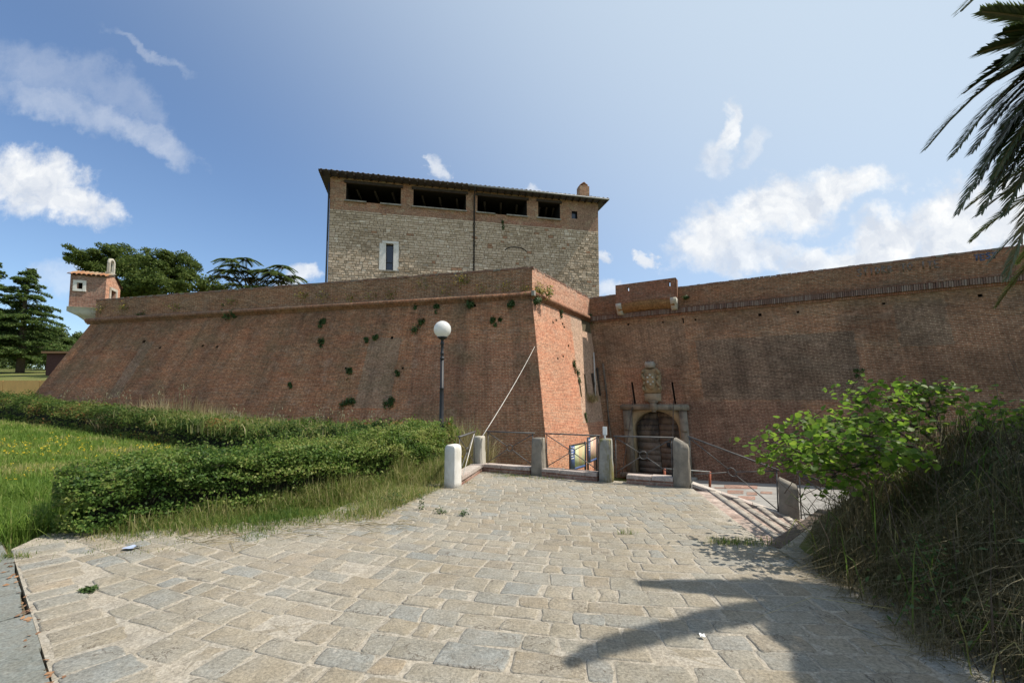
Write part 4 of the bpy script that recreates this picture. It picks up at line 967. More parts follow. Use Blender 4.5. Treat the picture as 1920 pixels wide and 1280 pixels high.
# ------------------------------------------------------------------ sentry box on the bastion's far point
O = np.array([-24.7, 27.25, 0]); sa = np.array([-0.95, -0.31, 0]); sb = np.array([-0.31, 0.95, 0])
SB = thing('sentry_box', z3(O + sa * .8 + sb * .9, 6.4), 'small brick sentry box with terracotta roof on a white corbel at the bastion tip', 'sentry box')
S = lambda x, y, z: O + sa * x + sb * y + np.array([0, 0, z])
M['sentry_brick'] = brick_mat('sentry_brick', (0.36, 0.19, 0.13), (0.29, 0.17, 0.125), (0.38, 0.31, 0.25), darkamt=0.2, paleamt=0.4, pale=(0.42, 0.36, 0.29), seed=18.0, streak=0.3)
M['sentry_painted_sunlit'] = M['flank_parapet']  # door side takes the lighter brick, coloured as if sunlit
SW, SD, Z0, Z1 = 1.75, 1.7, 7.3, 9.25
# front and side walls (front looks at the forecourt, side carries the door)
f1 = Patch(S(SW, 0, Z0), S(0, 0, Z0), S(0, 0, Z1), S(SW, 0, Z1), 400)
f1.hole(147, 530, 154.5, 542, 0.3); f1.build('front_wall', M['sentry_brick'], SB, M['dark_inside'], 2, 1)
mb = MB(); wcp = f1.pt(150.5, 536, 0.03); srz = math.atan2(-sa[1], -sa[0])
for (dx, dz_, sx, sz) in ((-0.24, 0, 0.18, 0.66), (0.22, 0, 0.16, 0.66), (0, 0.26, 0.30, 0.16), (0, -0.26, 0.30, 0.14)): mb.box(wcp + -sa * dx + np.array([0, 0, dz_]), (sx, 0.06, sz), srz)
mb.build('window_surround', M['white_stone'], SB)
pe = [(0, Z0), (SD, Z0), (SD, Z1 - 0.35), (SD / 2, Z1 + 0.32), (0, Z1)]
def swall(x, pts, holes, mat, name):
    V = [S(x, y, z) for y, z in pts]; F = [tuple(range(len(pts)))]; return build(name, V, F, mat, SB, [(y + 410, z) for y, z in pts])
# door side: three pieces round the doorway
d0_, d1_, dzt = 0.55, 1.12, 8.55
mb = MB()
for poly in ([(0, Z0), (d0_, Z0), (d0_, Z1 + 0.21), (0, Z1)], [(d1_, Z0), (SD, Z0), (SD, Z1 - 0.3), (d1_, Z1 + 0.12)], [(d0_, dzt), (d1_, dzt), (d1_, Z1 + 0.12), (SD / 2, Z1 + 0.33), (d0_, Z1 + 0.21)]):
    mb.add([S(0, y, z) for y, z in poly], [tuple(range(len(poly)))], [(y + 410, z) for y, z in poly]); mb.add([S(0.25, y, z) for y, z in poly], [tuple(reversed(range(len(poly))))], [(y + 410, z) for y, z in poly])
for (ya, za, yb, zb_) in ((d0_, Z0, d0_, dzt), (d0_, dzt, d1_, dzt), (d1_, dzt, d1_, Z0)):
    mb.add([S(0, ya, za), S(0.25, ya, za), S(0.25, yb, zb_), S(0, yb, zb_)], [(0, 1, 2, 3)])
mb.build('door_wall', M['sentry_painted_sunlit'], SB)
mb = MB(); srz2 = math.atan2(sb[1], sb[0])
mb.box(S(-0.02, (d0_ + d1_) / 2, dzt + 0.09), (d1_ - d0_ + 0.3, 0.08, 0.16), srz2); mb.box(S(-0.02, d0_ - 0.09, (Z0 + dzt) / 2), (0.14, 0.08, dzt - Z0), srz2); mb.box(S(-0.02, d1_ + 0.09, (Z0 + dzt) / 2), (0.14, 0.08, dzt - Z0), srz2); mb.build('door_surround', M['pale_stone'], SB)
for (x, y0, y1, nm) in ((SW, SD, 0, 'side_wall'),):
    mb = MB(); mb.add([S(x, SD, Z0), S(x, 0, Z0), S(x, 0, Z1), S(x, SD / 2, Z1 + 0.32), S(x, SD, Z1 - 0.35)], [(0, 1, 2, 3, 4)]); mb.build(nm, M['sentry_brick'], SB)
mb = MB(); mb.add([S(0, SD, Z0), S(SW, SD, Z0), S(SW, SD, Z1 - .35), S(0, SD, Z1 - .35)], [(0, 1, 2, 3)]); mb.add([S(0, 0, Z0), S(SW, 0, Z0), S(SW, SD, Z0), S(0, SD, Z0)], [(0, 1, 2, 3)]); mb.build('back_wall', M['sentry_brick'], SB)
# corbel of pale stone, stepped inwards
mb = MB(); lev = [(7.3, 0.06, 1.0), (7.02, 0.06, 1.0), (6.78, 0.0, .78), (6.55, -0.05, .66), (6.38, -0.05, .62)]
V = []; F = []
for (z, g_, k) in lev:
    w0, w1 = -g_ * 0.5, SW * k + g_; h0, h1 = -g_, SD * 0.9
    V += [S(w0, h0 + (1 - k) * 0.7, z), S(w1, h0 + (1 - k) * 0.7, z), S(w1, h1, z), S(w0, h1, z)]
for i in range(len(lev) - 1):
    for j in range(4): F.append((i * 4 + j, (i + 1) * 4 + j, (i + 1) * 4 + (j + 1) % 4, i * 4 + (j + 1) % 4))
F += [(3, 2, 1, 0), tuple(16 + j for j in range(4))]
mb.add(V, [tuple(reversed(f)) for f in F]); mb.build('corbel', M['white_stone'], SB)
mb = MB(); mb.add([S(-.1, -.12, Z1 - .02), S(SW + .1, -.12, Z1 - .02), S(SW + .1, SD / 2, Z1 + .36), S(-.1, SD / 2, Z1 + .36), S(SW + .1, SD + .15, Z1 - .40), S(-.1, SD + .15, Z1 - .40)], [(0, 3, 2, 1), (3, 5, 4, 2), (0, 1, 2, 3)[::1], (3, 2, 4, 5)]); sro = mb.build('roof', M['roof_wood'], SB)
for k in range(8):
    for row in range(2):
        mb = MB(); x = 0.08 + k * (SW - 0.1) / 7
        half_tile(mb, S(x, 0.32 + row * 0.4, Z1 + 0.18 + row * 0.17), -sa, -sb, 0.5, 0.125, 6, random.random(), -0.2); mb.build('roof_tile', M['tile'], sro)
        mb = MB(); half_tile(mb, S(x, SD - 0.32 - row * 0.4, Z1 - 0.02 + row * 0.18), sa, sb, 0.5, 0.125, 6, random.random(), -0.25); mb.build('roof_tile', M['tile'], sro)
# bell gable on the door side
bc = S(0.12, SD / 2 - 0.12, Z1 + 0.25); bg_ = MB()
for dy in (-0.27, 0.27): bg_.box(bc + sb * dy + np.array([0, 0, 0.42]), (0.14, 0.13, 0.62), srz2)
bg_.box(bc + np.array([0, 0, 0.06]), (0.66, 0.28, 0.2), srz2)
NA = 8; V = []
for i in range(NA + 1):
    t = math.pi * i / NA
    for (rr, oo) in ((0.20, -0.07), (0.35, -0.07), (0.35, 0.07), (0.20, 0.07)): V.append(bc + sb * (rr * math.cos(t)) + sa * oo + np.array([0, 0, 0.72 + rr * math.sin(t)]))
F = []
for i in range(NA):
    for j in range(4): F.append((i * 4 + j, i * 4 + (j + 1) % 4, (i + 1) * 4 + (j + 1) % 4, (i + 1) * 4 + j))
bg_.add(V, F); bg_.build('bell_gable', M['pale_stone'], SB)

# graffiti brushed on the curtain parapet
GL = {'S': [[(1, 1.8), (.5, 2), (0, 1.6), (1, .6), (.5, 0), (0, .2)]], 'T': [[(0, 2), (1, 2)], [(.5, 2), (.5, 0)]], 'I': [[(.5, 2), (.5, 0)]], 'R': [[(0, 0), (0, 2), (.9, 1.6), (0, 1), (1, 0)]], 'B': [[(0, 0), (0, 2), (.8, 1.6), (.1, 1.05), (1, .5), (0, 0)]],
      'O': [[(.5, 2), (1, 1.4), (1, .6), (.5, 0), (0, .6), (0, 1.4), (.5, 2)]], 'E': [[(1, 2), (0, 2), (0, 0), (1, 0)], [(0, 1), (.8, 1)]], 'U': [[(0, 2), (0, .4), (.5, 0), (1, .4), (1, 2)]], 'D': [[(0, 0), (0, 2), (.9, 1.4), (.9, .6), (0, 0)]]}
def graffiti(name, text, px0, py0, px1, h, mat, lab):
    P0 = ppc.pt(px0, py0, 0.0); P1 = ppc.pt(px1, py0 - (px1 - px0) * 0.115, 0.0); L = np.dot(P1 - P0, cdir); cw_ = L / len(text)
    t_ = thing(name, (P0 + P1) / 2, lab, 'graffiti')
    for k, chh in enumerate(text):
        mb = MB(); oz = random.uniform(-.03, .03)
        for st in GL.get(chh, []):
            for (a, b) in zip(st[:-1], st[1:]):
                p = P0 + cdir * (k * cw_ + a[0] * cw_ * 0.62) + np.array([0, 0, a[1] * h / 2 + oz]); q = P0 + cdir * (k * cw_ + b[0] * cw_ * 0.62) + np.array([0, 0, b[1] * h / 2 + oz])
                d = (q - p) / (np.linalg.norm(q - p) + 1e-9); s_ = np.cross(d, n3); s_ *= 0.03 / np.linalg.norm(s_); o = n3 * (0.003 + random.random() * 0.002)
                mb.add([p - s_ + o - d * .02, p + s_ + o - d * .02, q + s_ + o + d * .02, q - s_ + o + d * .02, p - s_ - n3 * .01, p + s_ - n3 * .01, q + s_ - n3 * .01, q - s_ - n3 * .01], [(0, 1, 2, 3), (0, 4, 5, 1), (2, 6, 7, 3), (1, 5, 6, 2), (3, 7, 4, 0)])
        if mb.V: mb.build('letter', mat, t_)
M['faded_paint'] = plain('faded_grey_paint', (0.25, 0.20, 0.165), 0.9, 0.45, 9, 0.3, 0.01, stain=(0.2, 0.12, 0.09))
M['blue_paint'] = plain('faded_blue_paint', (0.11, 0.15, 0.27), 0.9, 0.4, 9, 0.3, 0.01, stain=(0.2, 0.13, 0.11))
graffiti('graffiti', 'STIDRB TO ITE', 1608, 518, 1766, 0.30, M['faded_paint'], 'faded grey painted letters brushed on the curtain parapet')
graffiti('graffiti', 'TEST', 1828, 488, 1872, 0.22, M['blue_paint'], 'small blue painted letters on the parapet beside the palm frond')

# ------------------------------------------------------------------ forecourt edge: bollards, kerbs, railings, stairs
ed = np.array([0.886, -0.464, 0]); en = np.array([-0.464, -0.886, 0]); erz = math.atan2(ed[1], ed[0])
BOL = [np.array([-1.13, 8.82, 0]), np.array([-0.78, 10.98, 0]), np.array([0.59, 10.22, 0]), np.array([1.93, 9.42, 0]), np.array([3.27, 8.86, 0]), np.array([4.93, 8.25, -0.58])]
def bollard(name, c, wx_, wy_, h, mat, lab, style='round', rz=erz, lean=(0, 0)):
    """stone post: square shaft with bevelled arrises, slight taper and a rounded or sloping head"""
    V = []; rings = []
    if style == 'round': prof = [(0, 1.02, 0), (h * .5, 1.0, 0), (h - .075, .98, 0), (h - .04, .88, 0), (h - .014, .66, 0), (h, .3, 0)]
    elif style == 'flat': prof = [(0, 1.12, 0), (h * .5, 1.03, 0), (h - .03, .95, 0), (h, .86, 0)]
    else: prof = [(0, 1.05, 0), (h * .5, 1.0, 0), (h - .05, .97, 0.05), (h - 0.0, .82, 0.06)]
    bev = 0.07
    oct_ = [(-1 + bev, -1), (1 - bev, -1), (1, -1 + bev), (1, 1 - bev), (1 - bev, 1), (-1 + bev, 1), (-1, 1 - bev), (-1, -1 + bev)]
    rb = random.Random(int(c[0] * 100)); prof = [prof[0]] + [(h * u, 1.03 - .04 * u + (prof[0][1] - 1.03) * (1 - u), 0) for u in (.12, .25, .37)] + [prof[1]] + [(h * u, .99, 0) for u in (.62, .74, .84)] + prof[2:]
    for (z, k, sl) in prof:
        for (x, y) in oct_:
            xx, yy = x * wx_ / 2 * (k if style != 'round' or z < h - .05 else 1 - (1 - k) * 0.9), y * wy_ / 2 * (k if style != 'round' or z < h - .05 else .97)
            zz_ = z - (sl * x if sl else 0) + (rb.uniform(-.006, .006) if 0 < z else -0.05)
            xx += rb.uniform(-.005, .005) * (.4 if style == 'round' else 1); yy += rb.uniform(-.005, .005) * (.4 if style == 'round' else 1)
            V.append(c + np.array([xx * math.cos(rz) - yy * math.sin(rz), xx * math.sin(rz) + yy * math.cos(rz), zz_]))
    F = []; n_ = 8
    for i in range(len(prof) - 1):
        for j in range(n_): F.append((i * n_ + j, i * n_ + (j + 1) % n_, (i + 1) * n_ + (j + 1) % n_, (i + 1) * n_ + j))
    F += [tuple(reversed(range(n_))), tuple((len(prof) - 1) * n_ + j for j in range(n_))]
    return tag(build(name, V, F, mat), lab, 'bollard', 'stone bollards round the forecourt', 'thing')
bollard('stone_bollard', BOL[0], 0.235, 0.24, 0.80, M['white_stone'], 'white rounded stone bollard at the end of the clipped hedge', 'round')
bollard('stone_bollard', BOL[1], 0.21, 0.22, 0.80, M['pale_stone'], 'pale stone bollard where the pale cable comes down', 'flat')
bollard('stone_bollard', BOL[2], 0.24, 0.22, 0.82, M['weathered_stone'], 'grey stone bollard with sunlit edge next to the map boards', 'flat')
bollard('stone_bollard', BOL[3], 0.22, 0.22, 0.86, M['lichen_stone'], 'lichen stained bollard with a small white plate on top', 'flat')
bollard('stone_bollard', BOL[4], 0.28, 0.27, 0.86, M['weathered_stone'], 'grey stone bollard with sloping head at the top of the stairs', 'slope')
bollard('stone_bollard', BOL[5], 0.30, 0.27, 0.78, M['weathered_stone'], 'lone brown stone bollard halfway down the stairs', 'slope')
# plate on a stick
pc = BOL[3] + np.array([-0.02, 0, 0.84]); sg = thing('small_sign', pc, 'small blank white plate on a short stick atop the lichen stained bollard', 'sign')
mb = MB(); mb.box(pc + np.array([0, 0, 0.05]), (0.03, 0.02, 0.12), erz); mb.build('stick', M['paper'], sg)
mb = MB(); mb.box(pc + np.array([0, 0, 0.185]), (0.085, 0.02, 0.17), erz); mb.build('plate', M['paper'], sg)

# low kerb walls between the bollards: brick base with stone cap pieces
M['kerb_brick'] = brick_mat('kerb_brick', (0.34, 0.19, 0.14), (0.27, 0.16, 0.125), (0.40, 0.33, 0.27), darkamt=0.35, paleamt=0.35, pale=(0.38, 0.31, 0.25), seed=22.0)
M['cap_stone'] = stone_mat('pinkish_cap', [(0.0, (0.46, 0.36, 0.31)), (0.5, (0.52, 0.43, 0.38)), (1.0, (0.56, 0.50, 0.44))], 0.5, 0.5)
KL = {0: 'low brick kerb along the flowering weeds beside the white bollard', 1: 'low kerb wall below the railing left of the map boards', 2: 'low kerb wall under the railing before the map boards', 3: 'low kerb wall in front of the gate approach'}
for i in range(4):
    A, B = BOL[i], BOL[i + 1]; d = (B - A) / np.linalg.norm(B - A); rz = math.atan2(d[1], d[0]); A2, B2 = A + d * 0.14, B - d * 0.16
    if i == 3: A2 = A + d * 0.42
    L = float(np.linalg.norm(B2 - A2)); mid_ = (A2 + B2) / 2; hh = 0.10
    kw = thing('kerb_wall', mid_, KL[i], 'kerb', 'low kerb walls between bollards')
    mb = MB(); mb.box(mid_ + np.array([0, 0, hh / 2 - 0.02]), (L, 0.24, hh + 0.04), rz); mb.build('brick_base', M['kerb_brick'], kw)
    x = 0
    while x < L - 0.02:
        wq = min(random.uniform(0.35, 0.6), L - x)
        if L - x - wq < 0.15: wq = L - x
        mb = MB(); mb.box(A2 + d * (x + wq / 2) + np.array([0, 0, hh + 0.035]), (wq - 0.008, 0.285, 0.07), rz, jit=0.006); mb.build('cap_stone', M['cap_stone'], kw); x += wq

# iron railings: handrail, two end stanchions, crossed bars with a ring
def railing(A, B, z0, z1, lab, rail_r=0.022, rings=True, bottom=False, posts=(True, True), mat=None, up=0.92):
    mat = mat or M['rail_iron']; A, B = np.array(A, float), np.array(B, float)
    t = thing('railing', (A + B) / 2, lab, 'railing', 'iron railings between the bollards')
    d = (B - A); L = np.linalg.norm(d); dh = d / L; top = np.array([0, 0, up]); low = np.array([0, 0, 0.2])
    side = np.cross(dh, (0, 0, 1)); side /= np.linalg.norm(side)
    a, b = A + top, B + top; mb = MB()
    V = []
    for P0 in (a - dh * 0.04, b + dh * 0.04):
        for (sx, sz) in ((-.028, -.012), (.028, -.012), (.028, .014), (-.028, .014)): V.append(P0 + side * sx + np.array([0, 0, sz]))
    mb.add(V, [(0, 1, 5, 4), (1, 2, 6, 5), (2, 3, 7, 6), (3, 0, 4, 7), (3, 2, 1, 0), (4, 5, 6, 7)]); mb.build('handrail', mat, t)
    for k, P0 in enumerate((A, B)):
        if posts[k]: mb = MB(); mb.tube([P0 + np.array([0, 0, 0.1]), P0 + top], 0.011, 6); mb.build('stanchion', mat, t)
    c = (A + B) / 2 + np.array([0, 0, (up + 0.2) / 2]); rr = 0.075
    for (p, q) in ((A + low, B + top * 0.97), (A + top * 0.97, B + low)):
        dd_ = (q - p) / np.linalg.norm(q - p)
        for (u, v) in ((p, c - dd_ * rr), (c + dd_ * rr, q)): mb = MB(); mb.tube([u, v], 0.010, 6); mb.build('brace', mat, t)
    mb = MB(); mb.tube([c + rr * (dh * math.cos(2 * math.pi * k / 16) + np.array([0, 0, 1.0]) * math.sin(2 * math.pi * k / 16)) for k in range(17)], 0.010, 6, cap=False); mb.build('ring', mat, t, True)
    if bottom: mb = MB(); mb.tube([A + low * 0.9, B + low * 0.9], 0.008, 6); mb.build('lower_bar', mat, t)
    return t
sh_ = lambda P0, k: P0 + ed * k
railing(BOL[0] + np.array([0.08, .35, 0]), BOL[1] + np.array([-0.1, -0.25, 0]), 0, 0, 'short iron railing over the weeds by the white bollard')
railing(sh_(BOL[1], .24), sh_(BOL[2], -.14), 0, 0, 'iron railing in front of the shaded bastion face')
railing(sh_(BOL[2], .2), sh_(BOL[3], -.16), 0, 0, 'iron railing with crossed bars before the two map boards', bottom=True)
railing(sh_(BOL[3], .2), sh_(BOL[4], -.18), 0, 0, 'iron railing with a ring in front of the arched gate')
railing(BOL[4] + np.array([.17, 0.02, 0.02]), BOL[5] + np.array([-0.16, 0.06, 0.06]), 0, 0, 'sloping iron railing beside the stairs down to the path')
railing(BOL[5] + np.array([.2, -0.02, 0.0]), BOL[5] + np.array([1.7, -0.45, -0.55]), 0, 0, 'lower sloping iron railing half hidden by the dry bushes')
# cable stay from bastion corner to the pale bollard
ka = left.P(*left.inv(1003, 650)) + n1 * 0.05; kb = BOL[1] + np.array([0.06, 0.0, 0.78]); mb = MB()
mb.tube([ka * (1 - t) + kb * t + np.array([0, 0, -0.35 * t * (1 - t)]) for t in [i / 8 for i in range(9)]], 0.010, 6)
tag(mb.build('cable', M['cable']), 'taut pale cable running from the bastion corner to a bollard', 'cable', None, 'thing')
mb = MB(); mb.tube([BOL[0] + np.array([0.18, .15, 0.2]), BOL[1] + np.array([-0.1, -.25, 0.9])], 0.009, 6); tag(mb.build('white_rod', M['cable']), 'thin white rod leaning on the short railing by the white bollard', 'rod', None, 'thing')

# stairs down to the moat path: brick treads with stone nosings, far side closed by a capped wall
M['tread_brick'] = brick_mat('tread_brick', (0.42, 0.335, 0.28), (0.36, 0.29, 0.245), (0.44, 0.39, 0.33), dark=(0.14, 0.11, 0.09), darkamt=0.35, paleamt=0.5, pale=(0.50, 0.43, 0.37), seed=25.0, bw=0.28, rh=0.14)
M['nosing_stone'] = stone_mat('worn_nosing', [(0.0, (0.33, 0.29, 0.245)), (0.5, (0.40, 0.345, 0.29)), (1.0, (0.44, 0.39, 0.33))], 0.4, 0.7)
St = thing('stone_stairs', (4.2, 7.2, -0.6), 'worn brick steps with stone nosings leading down beside the forecourt', 'stairs')
def edge_line(k):      # (far end, near end) of nosing k
    f = np.array([3.42 + 0.355 * k, 8.78 - 0.165 * k]); n_ = np.array([2.86 + 0.40 * k, 5.25 + 0.42 * k if k < 5 else 5.25 + 0.42 * 5 + 0.12 * (k - 5)]); return f, n_
NSTEP = 9
for k in range(NSTEP):
    f0, e0 = edge_line(k); f1_, e1 = edge_line(k + 1); z = -0.115 * k - 0.02
    inset = lambda a, b, s_: a + (b - a) / np.linalg.norm(b - a) * s_
    a0_, a1_ = inset(e1, e0, 0.12), inset(f1_, f0, 0.12)
    mb = MB(); mb.prism([tuple(e0), tuple(a0_), tuple(a1_), tuple(f0)], -2.2, z - 0.03); st_ = mb.build('step', M['tread_brick'], St)
    # nosing split into rounded stones
    m_ = 6
    for q in range(m_):
        u0_, u1_ = q / m_, (q + 1) / m_
        p = [e1 * (1 - u0_) + f1_ * u0_, a0_ * (1 - u0_) + a1_ * u0_, a0_ * (1 - u1_) + a1_ * u1_, e1 * (1 - u1_) + f1_ * u1_]
        p = [np.array(v) for v in p]; dd_ = (p[3] - p[0]) / np.linalg.norm(p[3] - p[0]); p = [p[0] + dd_ * .006, p[1] + dd_ * .006, p[2] - dd_ * .006, p[3] - dd_ * .006]
        zz_ = z + random.uniform(-.008, .008); mb = MB(); V = []
        prof = [(-0.02, -0.11), (-0.035, -0.05), (-0.025, -0.012), (0.01, 0.0), (0.9, 0.0), (0.98, -0.012), (1.0, -0.11)]
        for e_ in (0, 1):
            A_, B_ = (p[0], p[1]) if e_ == 0 else (p[3], p[2])
            for (t, h) in prof: v = A_ * (1 - t) + B_ * t; V.append((v[0], v[1], zz_ + h + random.uniform(-.003, .003)))
        n_ = len(prof); mb.add(V, [(n_ + i, n_ + i + 1, i + 1, i) for i in range(n_ - 1)] + [tuple(range(n_)), tuple(reversed(range(n_, 2 * n_))), (2 * n_ - 1, n_, 0, n_ - 1)]); mb.build('nosing', M['nosing_stone'], st_)
# capped side wall along the far end of the steps
for k in range(7):
    f0, _ = edge_line(k * 1.3); f1_, _ = edge_line(k * 1.3 + 1.3); za, zb2 = -0.115 * k * 1.3 + 0.07, -0.115 * (k * 1.3 + 1.3) + 0.07
    dd_ = (f1_ - f0) / np.linalg.norm(f1_ - f0); nrm_ = np.array([-dd_[1], dd_[0]])
    mb = MB(); mb.prism([tuple(f0 + dd_ * .004), tuple(f1_ - dd_ * .004), tuple(f1_ + nrm_ * .24 - dd_ * .004), tuple(f0 + nrm_ * .24 + dd_ * .004)], -2.4, [za - .06, zb2 - .06, zb2 - .06, za - .06]); mb.build('side_wall', M['kerb_brick'], St)
    mb = MB(); mb.prism([tuple(f0 - nrm_ * .03 + dd_ * .004), tuple(f1_ - nrm_ * .03 - dd_ * .004), tuple(f1_ + nrm_ * .26 - dd_ * .004), tuple(f0 + nrm_ * .26 + dd_ * .004)], [za - .057, zb2 - .057, zb2 - .057, za - .057], [za, zb2, zb2, za]); mb.build('cap_stone', M['cap_stone'], St)
# near kerb of the stairs (dark, rounded end)
M['kerb_dark'] = plain('stained_kerb', (0.17, 0.125, 0.095), 0.92, 0.4, 7, 0.5, 0.015, stain=(0.08, 0.065, 0.05))
for k in range(6):
    _, e0 = edge_line(k * 1.0); _, e1 = edge_line(k * 1.0 + 1.0); za = -0.03 - 0.0 * k
    dd_ = (e1 - e0) / np.linalg.norm(e1 - e0); nrm_ = np.array([dd_[1], -dd_[0]])
    mb = MB(); mb.prism([tuple(e0 + nrm_ * .15 + dd_ * .005), tuple(e1 + nrm_ * .15 - dd_ * .005), tuple(e1 - dd_ * .005), tuple(e0 + dd_ * .005)], -1.5, -0.005 - 0.02 * k + random.uniform(-.008, .008)); mb.build('kerb_stone', M['kerb_dark'], St)
# moat path with strips of brick let into it
pth = [(5.6, 7.6), (9.5, 6.9), (12.5, 10), (12.5, 19.2), (6.0, 23.6), (5.4, 21), (6.6, 12)]
zp = lambda y: -0.985 - 0.075 * min(max(y - 7, 0), 17) + 0.06
V = [(x, y, zp(y)) for x, y in pth]
path = build('moat_path', V, [tuple(range(len(V)))], M['path'], None, [(x, y) for x, y in pth]); tag(path, kind='structure')
for (x0, y0, x1, y1) in ((1358, 906, 1420, 917), (1364, 918, 1394, 928), (1400, 922, 1420, 931), (1384, 931, 1416, 941), (1426, 921, 1448, 928), (1340, 912, 1362, 915), (1466, 925, 1480, 930)):
    m_ = ground((x0 + x1) / 2, (y0 + y1) / 2, -1.75); zz_ = zp(m_[1]); c = [ground(px, py, zz_) for px, py in ((x0, y1), (x1, y1 + 1), (x1, y0 + 1), (x0, y0))]
    mb = MB(); mb.prism([tuple(p[:2]) for p in c], [zp(p[1]) - 0.05 for p in c], [zp(p[1]) + 0.012 for p in c]); mb.build('brick_strip', M['kerb_brick'], path)
# low red chain posts by the gate bridge
rp = [(1246, 878, 912), (1331, 884, 918)]
RPt = thing('post_rail', at(1290, 900, 14.5), 'low rusty red posts joined by a thin bar on the gate approach', 'railing')
tops = []
for (x, y0, y1) in rp:
    a = at(x, y0, 14.5); b = at(x, y1 + 12, 14.5); mb = MB(); mb.tube([b, a], 0.04, 8); mb.build('post', M['red_iron'], RPt); tops.append(a)
mb = MB(); mb.tube([tops[0], tops[1]], 0.018, 6); mb.build('bar', M['grey_iron'], RPt)
# map boards by the bastion flank
def board(x0, y0t, y0b, x1, y1t, y1b, D0, D1, lab, mat):
    a, b = at(x0, y0t, D0), at(x1, y1t, D1); c, d = at(x0, y0b, D0), at(x1, y1b, D1)
    t = thing('map_board', (c + d) / 2 + np.array([0, 0, -0.5]), lab, 'sign', 'map boards by the bastion')
    e = (b - a); e[2] = 0; e /= np.linalg.norm(e); nr = np.cross(e, (0, 0, 1)); zt = (a[2] + b[2]) / 2; zb_ = (c[2] + d[2]) / 2; L = np.linalg.norm((b - a)[:2])
    def pl(u0, u1, z0, z1, o, th_, nm, mt):
        mb = MB(); P_ = [np.array([a[0], a[1], 0]) + e * u + nr * oo + np.array([0, 0, z]) for oo in (o, o - th_) for (u, z) in ((u0, z0), (u1, z0), (u1, z1), (u0, z1))]
        mb.add(P_, [(0, 1, 2, 3), (7, 6, 5, 4), (4, 5, 1, 0), (5, 6, 2, 1), (6, 7, 3, 2), (7, 4, 0, 3)], [(u0, z0), (u1, z0), (u1, z1), (u0, z1)] * 2); return mb.build(nm, mt, t)
    zg = zp(a[1]) - 0.2
    pl(-0.05, 0.03, zg, zt + 0.03, 0.03, 0.06, 'post', M['iron']); pl(L - 0.03, L + 0.05, zg, zt + 0.06, 0.03, 0.06, 'post', M['iron'])
    pl(0.03, L - 0.03, zb_, zt, 0.0, 0.03, 'panel', mat)
    st_ = pl(0.03, L * 0.28, zb_, zt, 0.006, 0.004, 'blue_strip', M['sign_blue'])
    for k in range(5): pl(0.08, 0.08 + (L * 0.28 - 0.1) * random.uniform(.5, .9), zt - 0.12 - 0.1 * k, zt - 0.08 - 0.1 * k, 0.010, 0.003, 'print_line', M['paper'])
    pl(L * 0.28, L - 0.03, zb_, zb_ + 0.09, 0.006, 0.004, 'footer', M['sign_blue'])
    pl(-0.02, L + 0.02, zt, zt + 0.03, 0.02, 0.05, 'top_bar', M['iron'])
M['sign_blue'] = plain('sign_blue', (0.10, 0.15, 0.33), 0.4, 0.15, 3, 0, 0)
M['map_print'] = plain('map_print', (0.72, 0.68, 0.42), 0.4, 0.3, 2.5, 0, 0, col2=(0.48, 0.55, 0.30), stain=(0.62, 0.45, 0.25))
M['map_print2'] = plain('town_map_print', (0.70, 0.60, 0.38), 0.4, 0.3, 2.5, 0, 0, col2=(0.70, 0.36, 0.32), stain=(0.75, 0.62, 0.55))
board(1069, 838, 884, 1097, 828, 874, 17.6, 18.9, 'map board with blue strip and pale yellow plan, the larger in view', M['map_print'])
board(1102, 822, 868, 1118, 816, 862, 19.1, 20.4, 'map board with pinkish town plan, partly behind a stanchion', M['map_print2'])

# ------------------------------------------------------------------ street lamp
lb = np.array([-1.735, 11.25, -0.05]); Lm = thing('street_lamp', lb, 'black lamp post with white globe rising behind the hedge end', 'lamp post')
mb = MB(); mb.lathe(lb, [(0.09, 0), (0.09, 0.25), (0.075, 0.3), (0.062, 0.4), (0.058, 0.95), (0.072, 0.98), (0.072, 1.06), (0.055, 1.09), (0.052, 1.9), (0.050, 1.98), (0.058, 1.99), (0.058, 2.02), (0.046, 2.03), (0.044, 2.72)], 16); mb.build('pole', M['iron'], Lm, True)
mb = MB(); mb.lathe(lb + np.array([0, 0, 2.72]), [(0.044, 0), (0.06, 0.01), (0.06, 0.035), (0.042, 0.05), (0.04, 0.12), (0.05, 0.135), (0.05, 0.16), (0.036, 0.18), (0.034, 0.36), (0.05, 0.38), (0.05, 0.42), (0.03, 0.45), (0.04, 0.49), (0.11, 0.53), (0.13, 0.56)], 16); mb.build('collar', M['iron'], Lm, True)
mg, gg = material('opal_globe'); finish(gg, (0.83, 0.82, 0.79), 0.25, spec=0.5, trans=0.35); M['opal'] = mg
mb = MB(); rg = 0.215; mb.lathe(lb + np.array([0, 0, 3.47]), [(max(0.004, rg * math.sin(math.pi * (i + 0.001) / 20)), -rg * math.cos(math.pi * i / 20)) for i in range(21)], 28); mb.build('globe', M['opal'], Lm, True)

# ------------------------------------------------------------------ ochre garden wall and hut at the far left
Ow = thing('garden_wall', (-36, 31, 0.9), 'low ochre plastered wall beyond the bastion tip', 'wall')
x = -52.0
while x < -27:
    mb = MB(); mb.box((x + 1.24, 31.0, 1.95), (2.47, 0.35, 2.3)); mb.build('panel', M['ochre_plaster'], Ow); x += 2.5
hut = thing('garden_hut', (-43, 45, 4.0), 'small dark red hut with flat tiled roof beside the bastion tip', 'hut')
mb = MB(); mb.box((-43.0, 45, 5.1), (3.4, 3, 2.4)); mb.build('wall', plain('red_plaster', (0.10, 0.045, 0.035), 0.9), hut)
mb = MB(); mb.box((-43.0, 45, 6.4), (3.9, 3.6, 0.18)); mb.build('roof', M['tile'], hut)

